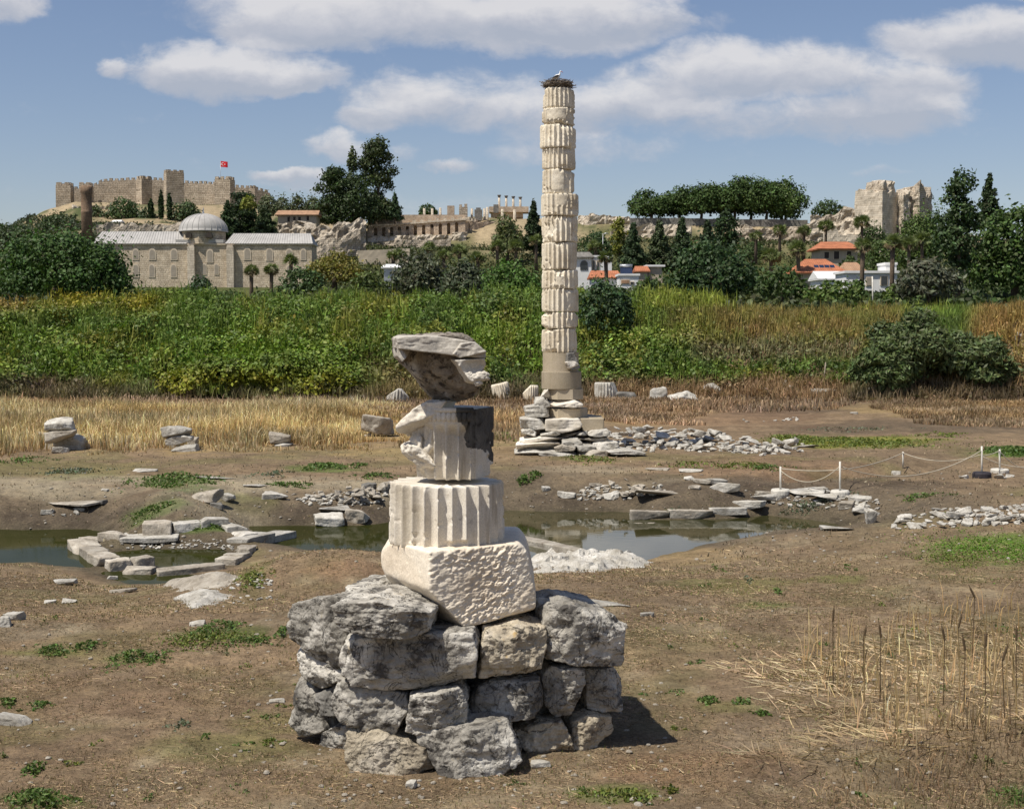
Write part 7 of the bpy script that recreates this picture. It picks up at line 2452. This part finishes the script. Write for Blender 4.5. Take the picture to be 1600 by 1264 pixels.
def bankcol(px, py, x, y):
    n = len(px)
    n1 = fbm(xyz(x / 5, y / 5), 4, 91)
    n2 = fbm(xyz(x / 2, y / 2), 3, 92)
    c = np.tile(np.array([0.050, 0.082, 0.018]), (n, 1))

    def mixw(col, w):
        w = np.clip(w, 0, 1)[:, None]
        c[:] = c * (1 - w) + np.array(col) * w
    mixw((0.068, 0.105, 0.020), sstep(0, 0.4, n1))
    mixw((0.032, 0.052, 0.016), sstep(0.05, 0.45, n2) * 0.8)
    mixw((0.095, 0.095, 0.022), sstep(0.2, 0.5, fbm(xyz(x / 3, y / 3), 3, 93)) * 0.6)
    # pale yellow-green leaf carpet in front of the vine hump
    hump = np.exp(-(((px - 400) / 170) ** 2 + ((py - 583) / 32) ** 2))
    mixw((0.115, 0.145, 0.012), sstep(0.4, 0.8, hump + 0.5 * n2) * sstep(548, 595, py) * 0.85)
    mixw((0.060, 0.100, 0.012), np.exp(-(((px - 420) / 150) ** 2 + ((py - 550) / 25) ** 2)))
    # yellow broom tops under the fig tree
    for bx, by in ((140, 458), (110, 462), (215, 470)):
        mixw((0.105, 0.100, 0.014), 1.1 * np.exp(-(((px - bx) / 38) ** 2 + ((py - by) / 16) ** 2)))
    mixw((0.120, 0.092, 0.030), 1.1 * np.exp(-(((px - 10) / 45) ** 2 + ((py - 466) / 18) ** 2)))
    # red-brown dry stems right of the column, and behind the great bush
    dry = sstep(1000, 1100, px) * (1 - sstep(1390, 1440, px)) * sstep(470, 485, py + 8 * n1) * (1 - sstep(520, 548, py + 10 * n2))
    mixw((0.105, 0.078, 0.034), dry * (0.65 + 0.5 * n2))
    mixw((0.095, 0.115, 0.022), sstep(980, 1020, px) * (1 - sstep(474, 484, py)) * 0.8)
    mixw((0.120, 0.082, 0.036), sstep(1495, 1540, px) * (0.8 + 0.4 * n2))
    mixw((0.115, 0.085, 0.05), sstep(1380, 1400, px) * sstep(545, 575, py) * 0.9)
    # dead tangle along the foot
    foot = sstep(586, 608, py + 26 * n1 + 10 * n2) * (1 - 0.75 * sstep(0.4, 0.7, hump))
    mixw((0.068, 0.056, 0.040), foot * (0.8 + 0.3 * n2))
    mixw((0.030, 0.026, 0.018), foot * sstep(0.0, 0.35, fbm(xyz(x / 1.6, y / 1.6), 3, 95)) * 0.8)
    mixw((0.085, 0.07, 0.035), sstep(540, 620, px) * (1 - sstep(640, 720, px)) * sstep(540, 585, py) * 0.8)
    mixw((0.105, 0.075, 0.048), sstep(900, 940, px) * (1 - sstep(1300, 1340, px)) * sstep(583, 600, py + 6 * n2) * 0.95)
    mixw((0.09, 0.08, 0.055), sstep(1060, 1100, px) * (1 - sstep(1330, 1360, px)) * sstep(525, 540, py) * (1 - sstep(552, 570, py)) * 0.7)
    return c * np.array([2.4, 2.18, 1.85])


N = 240000
x_ = rg.uniform(-0.52, 0.52, N)
y_ = 90.0 + 29.0 * rg.random(N)
X_ = x_ * y_
Zg = tz(X_, y_)
edge = 94 + 1.5 * fbm(xyz(X_ / 7, 0 * X_), 2, 31) - 5.0 * sstep(14, 26, X_) - 14 * sstep(30, 44, X_)
t = (y_ - edge)
lump = 1 - np.abs(fbm(xyz(X_ / 3.4, y_ / 2.6), 2, 81)) * 2.6
hh = (0.55 + 1.5 * sstep(0, 5, t)) * np.clip(0.35 + 0.85 * lump + 0.35 * fbm(xyz(X_ / 1.1, y_ / 1.1), 2, 82), 0.1, 3)
hh = np.where(X_ > 17, hh * 0.45, hh)
pxb, pyb_ = proj(np.stack([X_, y_, Zg], -1))
hp = np.exp(-(((pxb - 410) / 150) ** 2 + ((pyb_ - 575) / 40) ** 2))
hh = np.maximum(hh, 0.2) + 1.0 * hp * (0.6 + 0.5 * lump)
keep = (t > -0.4)
lf = rg.random(N) ** 0.32
pts = np.stack([X_, y_, Zg + hh * lf], -1)[keep]
px, py = proj(pts)
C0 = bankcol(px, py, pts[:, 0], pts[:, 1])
stem = rg.random(len(pts)) < (0.30 + 0.5 * sstep(585, 610, py) + 0.3 * (sstep(1000, 1100, px) * (1 - sstep(530, 560, py))) + 0.25 * (1 - sstep(500, 540, py)))
vg = Veg()
V, F, C = quads(pts[~stem], 0.21, rg, None, 1.4, 1, 0.9, C0[~stem], 0.24)
vg.put(V, F, C)
V, F, C = blades(pts[stem] - [0, 0, 0.35], 1.0, 0.06, rg, 0.45, C0[stem] * 1.15, 0.26)
vg.put(V, F, C)
# rounded bushes swelling out of it
rg = np.random.default_rng(35)
lb = []
while len(lb) < 230:
    u = rg.uniform(-0.46, 0.46)
    y = rg.uniform(95.5, 113)
    x = u * y
    if 15.5 < x or (rg.random() < 0.35 and x > 8):
        continue
    z = float(tz(x, y))
    r = rg.uniform(0.6, 1.7)
    lb.append((x, y, z + 0.5 + 0.35 * r, r * 1.25, r, r * 0.85))
for q in range(46):
    px = rg.uniform(275, 535)
    y = rg.uniform(95.0, 98.5)
    x = (px - 800) / FPX * y
    r = rg.uniform(0.6, 1.15)
    env = max(0.15, 1 - ((px - 410) / 150) ** 2)
    lb.append((x, y, float(tz(x, y)) + 0.3 + 1.9 * env * rg.random() ** 0.6, r * 1.2, r, r * 0.75))
NH = 46
lb = np.array(lb)
V, F, C = crown(lb[:-NH], 85000, 0.20, rg, (1, 1, 1), 1.4, 0.6, 0.75, 0.2, 0.7, 0.25)
ctr = V.reshape(-1, 4, 3).mean(1)
px, py = proj(ctr)
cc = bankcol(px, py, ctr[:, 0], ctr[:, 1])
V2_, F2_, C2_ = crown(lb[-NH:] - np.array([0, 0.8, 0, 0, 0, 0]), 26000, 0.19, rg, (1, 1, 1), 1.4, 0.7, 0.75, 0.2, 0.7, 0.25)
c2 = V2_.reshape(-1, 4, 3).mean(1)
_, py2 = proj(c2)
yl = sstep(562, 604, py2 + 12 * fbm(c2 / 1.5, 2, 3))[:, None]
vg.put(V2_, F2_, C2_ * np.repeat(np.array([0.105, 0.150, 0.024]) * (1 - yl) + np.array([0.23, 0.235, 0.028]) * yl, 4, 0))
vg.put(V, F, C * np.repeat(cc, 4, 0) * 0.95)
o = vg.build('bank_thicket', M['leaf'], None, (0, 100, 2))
tag(o, 'dense thicket of reeds, vines and dry stems covering the low bank', 'thicket', kind='stuff')

# ---- dry golden reeds on the flat ground, left
vg = Veg()


def field(n, poly, h, w, lean, col, colvar, seed, ragged=0.35, sc_=2.5, flat=False, base=(0.85, 0.75, 0.7), clear=(), taper=0):
    rg = np.random.default_rng(seed)
    W = np.array([hit(*q)[:2] for q in poly])
    lo, hi = W.min(0) - 1, W.max(0) + 1
    p = rg.uniform(lo, hi, (n, 2))
    d = sdf(W, p[:, 0], p[:, 1]) + sc_ * ragged * fbm(xyz(p[:, 0] / sc_, p[:, 1] / sc_), 3, seed) * 2
    p = p[d < 0]
    dd = -d[d < 0]
    for cxy, cr in clear:
        p = p[((p - cxy) ** 2).sum(1) > cr ** 2]
    z = tz(p[:, 0], p[:, 1])
    q = np.stack([p[:, 0], p[:, 1], z], -1)
    q = q[z > ZW + 0.05]
    nz = fbm(xyz(q[:, 0] / 3, q[:, 1] / 3), 3, seed + 1)
    hs = h * (0.7 + 0.7 * nz + 0.25 * rg.random(len(q)))
    if taper:
        e_ = -sdf(W, q[:, 0], q[:, 1]) - sc_ * ragged * fbm(xyz(q[:, 0] / sc_, q[:, 1] / sc_), 3, seed) * 2
        hs = hs * np.clip(e_ / taper, 0.15, 1)
    c = np.asarray(col) * np.exp(0.5 * fbm(xyz(q[:, 0] / 1.5, q[:, 1] / 1.5), 3, seed + 2) + 0.7 * fbm(xyz(q[:, 0] / 6, q[:, 1] / 5), 3, seed + 3))[:, None] * np.exp(fbm(xyz(q[:, 0] / 5, q[:, 1] / 4), 2, seed + 4)[:, None] * np.array([-0.05, 0.05, 0.25]))
    return blades(q, np.maximum(hs, h * 0.25), w, rg, lean, c, colvar, flat, base)


CLR = [(hit(*q)[:2], r_) for q, r_ in (((95, 708), 1.7), ((93, 722), 1.5), ((283, 706), 1.3), ((283, 718), 1.2), ((438, 700), 0.9), ((438, 708), 0.8), ((590, 684), 1.1), ((590, 694), 1.0))]
vg.put(*field(85000, [(-250, 632), (640, 632), (640, 700), (500, 712), (300, 704), (120, 712), (-250, 716)], 0.80, 0.034, 0.42, (0.50, 0.385, 0.20), 0.34, 201, base=(0.72, 0.55, 0.45), clear=CLR, taper=3.5))
vg.put(*field(16000, [(-250, 626), (1330, 620), (1330, 640), (900, 650), (640, 645), (-250, 645)], 0.5, 0.06, 0.6, (0.27, 0.19, 0.12), 0.25, 202))
vg.put(*field(9000, [(640, 640), (830, 640), (820, 690), (640, 705)], 0.45, 0.045, 0.4, (0.42, 0.30, 0.17), 0.25, 203))
vg.put(*field(16000, [(900, 622), (1110, 628), (1080, 665), (960, 665)], 0.35, 0.05, 0.7, (0.28, 0.20, 0.13), 0.25, 204))
vg.put(*field(24000, [(1330, 612), (1420, 622), (1700, 590), (1750, 640), (1700, 672), (1500, 668), (1400, 650)], 0.3, 0.05, 0.7, (0.30, 0.215, 0.125), 0.25, 205))
o = vg.build('dry_reeds', M['straw'], None, (0, 75, 0))
tag(o, 'golden dry reeds and dead grass between the pools and the bank', 'dry grass', kind='stuff')

# ---- short dry turf and straw litter on the near ground
vg = Veg()
ALL = [(-200, 935), (300, 960), (430, 880), (600, 870), (840, 900), (1020, 890), (1250, 835), (1800, 830), (1800, 1300), (-200, 1300)]
rg = np.random.default_rng(41)


def litter(n, y0, y1, h, w, col, cv, seed, flat, lean=0.8, thr=-0.25):
    rg = np.random.default_rng(seed)
    # denser near the viewer, where each stem shows
    y = y0 * (y1 / y0) ** rg.random(n)
    x = rg.uniform(-0.46, 0.46, n) * y
    z = tz(x, y)
    nz = fbm(xyz(x / 1.4, y / 1.4), 4, 211)
    keep = (z > ZW + 0.12) & (nz + 0.25 * rg.normal(size=n) > thr)
    q = np.stack([x, y, z + 0.005], -1)[keep]
    c = np.asarray(col) * np.exp(0.5 * nz[keep])[:, None]
    sc_ = np.clip(q[:, 1] / 16, 1, 2.2)
    return blades(q, h * sc_ ** 0.5, w * sc_, rg, lean, c, cv, flat)


vg.put(*litter(190000, 13.5, 32, 0.06, 0.006, (0.23, 0.165, 0.100), 0.30, 301, True))
vg.put(*litter(70000, 13.5, 34, 0.040, 0.007, (0.20, 0.148, 0.092), 0.30, 302, False, 0.8))
vg.put(*litter(14000, 13.5, 36, 0.14, 0.006, (0.36, 0.275, 0.165), 0.25, 303, True, thr=0.02))
vg.put(*litter(20000, 13.5, 34, 0.045, 0.010, (0.12, 0.125, 0.040), 0.3, 304, False, 0.7, thr=0.18))
vg.put(*litter(16000, 34, 60, 0.05, 0.016, (0.235, 0.185, 0.125), 0.3, 305, False, 0.9, thr=-0.1))
vg.put(*field(12000, [(1120, 1040), (1300, 990), (1700, 960), (1750, 1150), (1500, 1180), (1380, 1200), (1180, 1160)], 0.45, 0.013, 1, (0.42, 0.325, 0.19), 0.25, 306, flat=True))
vg.put(*field(6000, [(1250, 1240), (1350, 1200), (1620, 1170), (1700, 1210), (1500, 1250), (1300, 1275)], 0.16, 0.010, 0.8, (0.20, 0.15, 0.09), 0.3, 307))
o = vg.build('dry_turf', M['straw'], None, (0, 20, 0))
tag(o, 'short dead turf and straw litter on the near ground', 'dry turf', kind='stuff')

# ---- standing dead bulrushes, right foreground
vg = Veg()
vg.put(*field(1100, [(1310, 1130), (1340, 1010), (1420, 965), (1700, 940), (1750, 1120), (1600, 1150), (1480, 1165), (1390, 1175)], 0.70, 0.014, 0.32, (0.42, 0.305, 0.155), 0.25, 311))
vg.put(*field(2300, [(1310, 1130), (1350, 1030), (1700, 990), (1750, 1130), (1600, 1160), (1390, 1175)], 0.40, 0.012, 0.55, (0.40, 0.295, 0.155), 0.25, 312))
rg = np.random.default_rng(43)
mbh = MB()
for px, py, hpx in [(1308, 1075, 120), (1374, 1078, 90), (1404, 1180, 190), (1474, 1030, 75), (1500, 1110, 140), (1540, 1155, 200), (1520, 1010, 80), (1536, 1040, 100), (1590, 1120, 190), (1555, 1030, 70), (1350, 1100, 110), (1440, 1135, 120), (1570, 1075, 110), (1420, 1110, 100)]:
    g = hit(px, py)
    h = hpx / FPX * g[1]
    l = rg.normal(0, 0.06, 2)
    tp = g + [l[0] * h, l[1] * h, h]
    mbh.tube([g, (g + tp) / 2 + [0.01, 0, 0], tp], [0.009, 0.008, 0.006], 5)
    for s in (0.35, 0.6):
        b = g + (tp - g) * s
        a = rg.uniform(0, 6.28)
        mbh.tube([b, b + [math.cos(a) * 0.04, math.sin(a) * 0.04, h * 0.2], b + [math.cos(a) * 0.14, math.sin(a) * 0.14, h * 0.28]], [0.007, 0.006, 0.002], 4)
V, F = mbh.out()
for f in F:
    vg.put(V if f is F[0] else np.zeros((0, 3)), f if f is F[0] else f - len(V), np.tile([0.34, 0.25, 0.125], (len(V) if f is F[0] else 0, 1)))
mbh = MB()
rg = np.random.default_rng(43)
for px, py, hpx, hd in [(1302, 960, 0, 1), (1351, 990, 0, 1), (1375, 985, 0, 1), (1474, 990, 0, 1), (1519, 925, 0, 0), (1500, 970, 0, 1), (1588, 990, 0, 1), (1540, 1000, 0, 1), (1506, 1005, 0, 0), (1570, 1020, 0, 1)]:
    d = hit(px, py + 110)[1]
    c = P(px, py, d)
    l = np.array([rg.normal(0, 0.25), 0, 1])
    l /= np.linalg.norm(l)
    mbh.tube([c - l * 0.10, c - l * 0.085, c + l * 0.06, c + l * 0.085, c + l * 0.13], [0.004, 0.016, 0.016, 0.008, 0.003], 7)
    mbh.tube([hit(px, py + 110), c - l * 0.09], [0.008, 0.006], 5)
V, F = mbh.out()
for q, f in enumerate(F):
    vg.put(V if q == 0 else np.zeros((0, 3)), f if q == 0 else f - len(V), np.tile([0.12, 0.085, 0.05], (len(V) if q == 0 else 0, 1)))
o = vg.build('bulrushes', M['straw'], None, (6, 18, 0))
tag(o, 'standing dead bulrush stalks with brown heads in the right foreground', 'bulrushes', kind='stuff')

# ---- green weeds
vg = Veg()


def weeds(px, py, rx, ry, n, leaf, hgt, col, seed, blade=False):
    rg = np.random.default_rng(seed)
    c = hit(px, py)
    a, b = hit(px, py - ry), hit(px, py + ry)
    rw = rx / FPX * c[1]
    rd_ = max(0.12, abs(a[1] - b[1]) / 2)
    n = int(n * 1.5)
    m = max(4, n // 10)
    cc = rg.normal(0, 0.55, (m, 2))
    q = cc[rg.integers(m, size=n)] + rg.normal(0, 0.12, (n, 2))
    x = c[0] + q[:, 0] * rw
    y = c[1] + q[:, 1] * rd_
    z = tz(x, y)
    ok = z > ZW + 0.05
    h = hgt * rg.random(n) * np.exp(-(q ** 2).sum(1) * 1.2)
    p = np.stack([x, y, z + h], -1)[ok]
    leaf = leaf * 0.62
    if blade:
        vg.put(*blades(p - [0, 0, 1] * h[ok][:, None], hgt, leaf, rg, 0.5, col, 0.25))
    else:
        vg.put(*quads(p, leaf, rg, None, 1.8, 1, 0.9, col, 0.25))


GW, YW = (0.085, 0.130, 0.030), (0.130, 0.155, 0.034)
for k, a in enumerate([(340, 985, 40, 12, 420, .05, .14, GW), (320, 1003, 75, 12, 600, .05, .10, YW), (390, 1003, 40, 8, 300, .045, .10, GW), (205, 1030, 26, 12, 300, .05, .14, GW), (245, 1028, 18, 10, 180, .05, .12, GW), (85, 1018, 40, 9, 220, .05, .10, GW), (135, 1012, 22, 8, 150, .05, .12, GW),
                       (440, 993, 9, 10, 120, .05, .15, GW), (10, 1098, 20, 6, 120, .045, .08, GW), (52, 1205, 14, 12, 160, .045, .12, GW), (60, 1252, 45, 18, 520, .045, .12, GW), (965, 1244, 58, 11, 420, .045, .07, YW), (1048, 1236, 14, 8, 80, .04, .07, YW),
                       (1108, 1096, 22, 7, 120, .05, .08, GW), (1160, 1097, 14, 7, 80, .05, .07, GW), (1190, 1117, 16, 6, 90, .05, .08, GW), (60, 1103, 20, 6, 80, .05, .07, GW), (285, 1135, 20, 6, 80, .05, .09, OLV), (430, 1160, 18, 5, 60, .05, .05, YW),
                       (275, 753, 55, 8, 700, .10, .30, GW), (505, 731, 40, 5, 500, .10, .18, GW), (560, 728, 14, 4, 90, .1, .12, GW), (310, 822, 40, 5, 420, .08, .12, GW), (450, 758, 30, 4, 200, .09, .12, GW), (585, 745, 30, 4, 160, .1, .15, GW), (820, 753, 14, 8, 130, .09, .25, GW), (835, 745, 14, 6, 110, .09, .2, GW),
                       (1330, 692, 100, 7, 2200, .11, .14, YW), (1250, 685, 50, 4, 500, .11, .12, YW), (1590, 706, 45, 6, 900, .11, .22, GW), (1470, 680, 50, 4, 260, .1, .08, YW), (920, 718, 40, 6, 300, .09, .12, YW), (1090, 727, 50, 5, 260, .09, .1, YW), (1165, 728, 40, 5, 260, .09, .1, YW), (1200, 731, 30, 4, 150, .09, .1, GW),
                       (790, 682, 22, 6, 300, .10, .2, YW), (1545, 858, 105, 26, 2600, .05, .04, (0.10, 0.19, 0.018)), (1490, 872, 60, 12, 700, .05, .03, YW), (1330, 672, 80, 4, 200, .1, .08, OLV), (1440, 776, 40, 5, 160, .08, .08, GW), (1270, 790, 50, 10, 400, .07, .08, OLV), (395, 905, 22, 14, 260, .06, .1, YW),
                       (1050, 812, 18, 12, 160, .06, .25, OLV), (945, 868, 8, 10, 60, .05, .2, OLV), (1000, 868, 8, 6, 70, .05, .1, YW), (1120, 890, 8, 6, 60, .05, .12, GW), (1215, 926, 10, 5, 60, .05, .1, GW), (1165, 905, 8, 6, 50, .05, .12, OLV), (1330, 889, 10, 5, 60, .05, .1, GW),
                       (1150, 842, 40, 3, 200, .06, .06, YW), (1590, 1248, 24, 16, 400, .04, .08, GW), (1600, 1010, 14, 30, 90, .05, .3, GW), (120, 738, 60, 5, 300, .1, .1, OLV), (30, 720, 40, 5, 200, .1, .1, GW), (240, 795, 40, 8, 300, .08, .08, GW), (430, 740, 30, 4, 120, .1, .1, OLV), (1545, 705, 6, 10, 60, .1, .4, GW)]):
    weeds(*a, 600 + k)
rg = np.random.default_rng(99)
for k in range(60):
    py = rg.uniform(905, 1255)
    weeds(rg.uniform(-50, 1650), py, rg.uniform(5, 22), rg.uniform(3, 7), int(rg.uniform(10, 60)), 0.035, 0.05, [GW, YW, (0.10, 0.12, 0.04)][k % 3], 800 + k)
o = vg.build('green_weeds', M['leaf'], None, (0, 30, 0))
tag(o, 'scattered low green weeds and turf patches on the dry earth', 'weeds', kind='stuff')
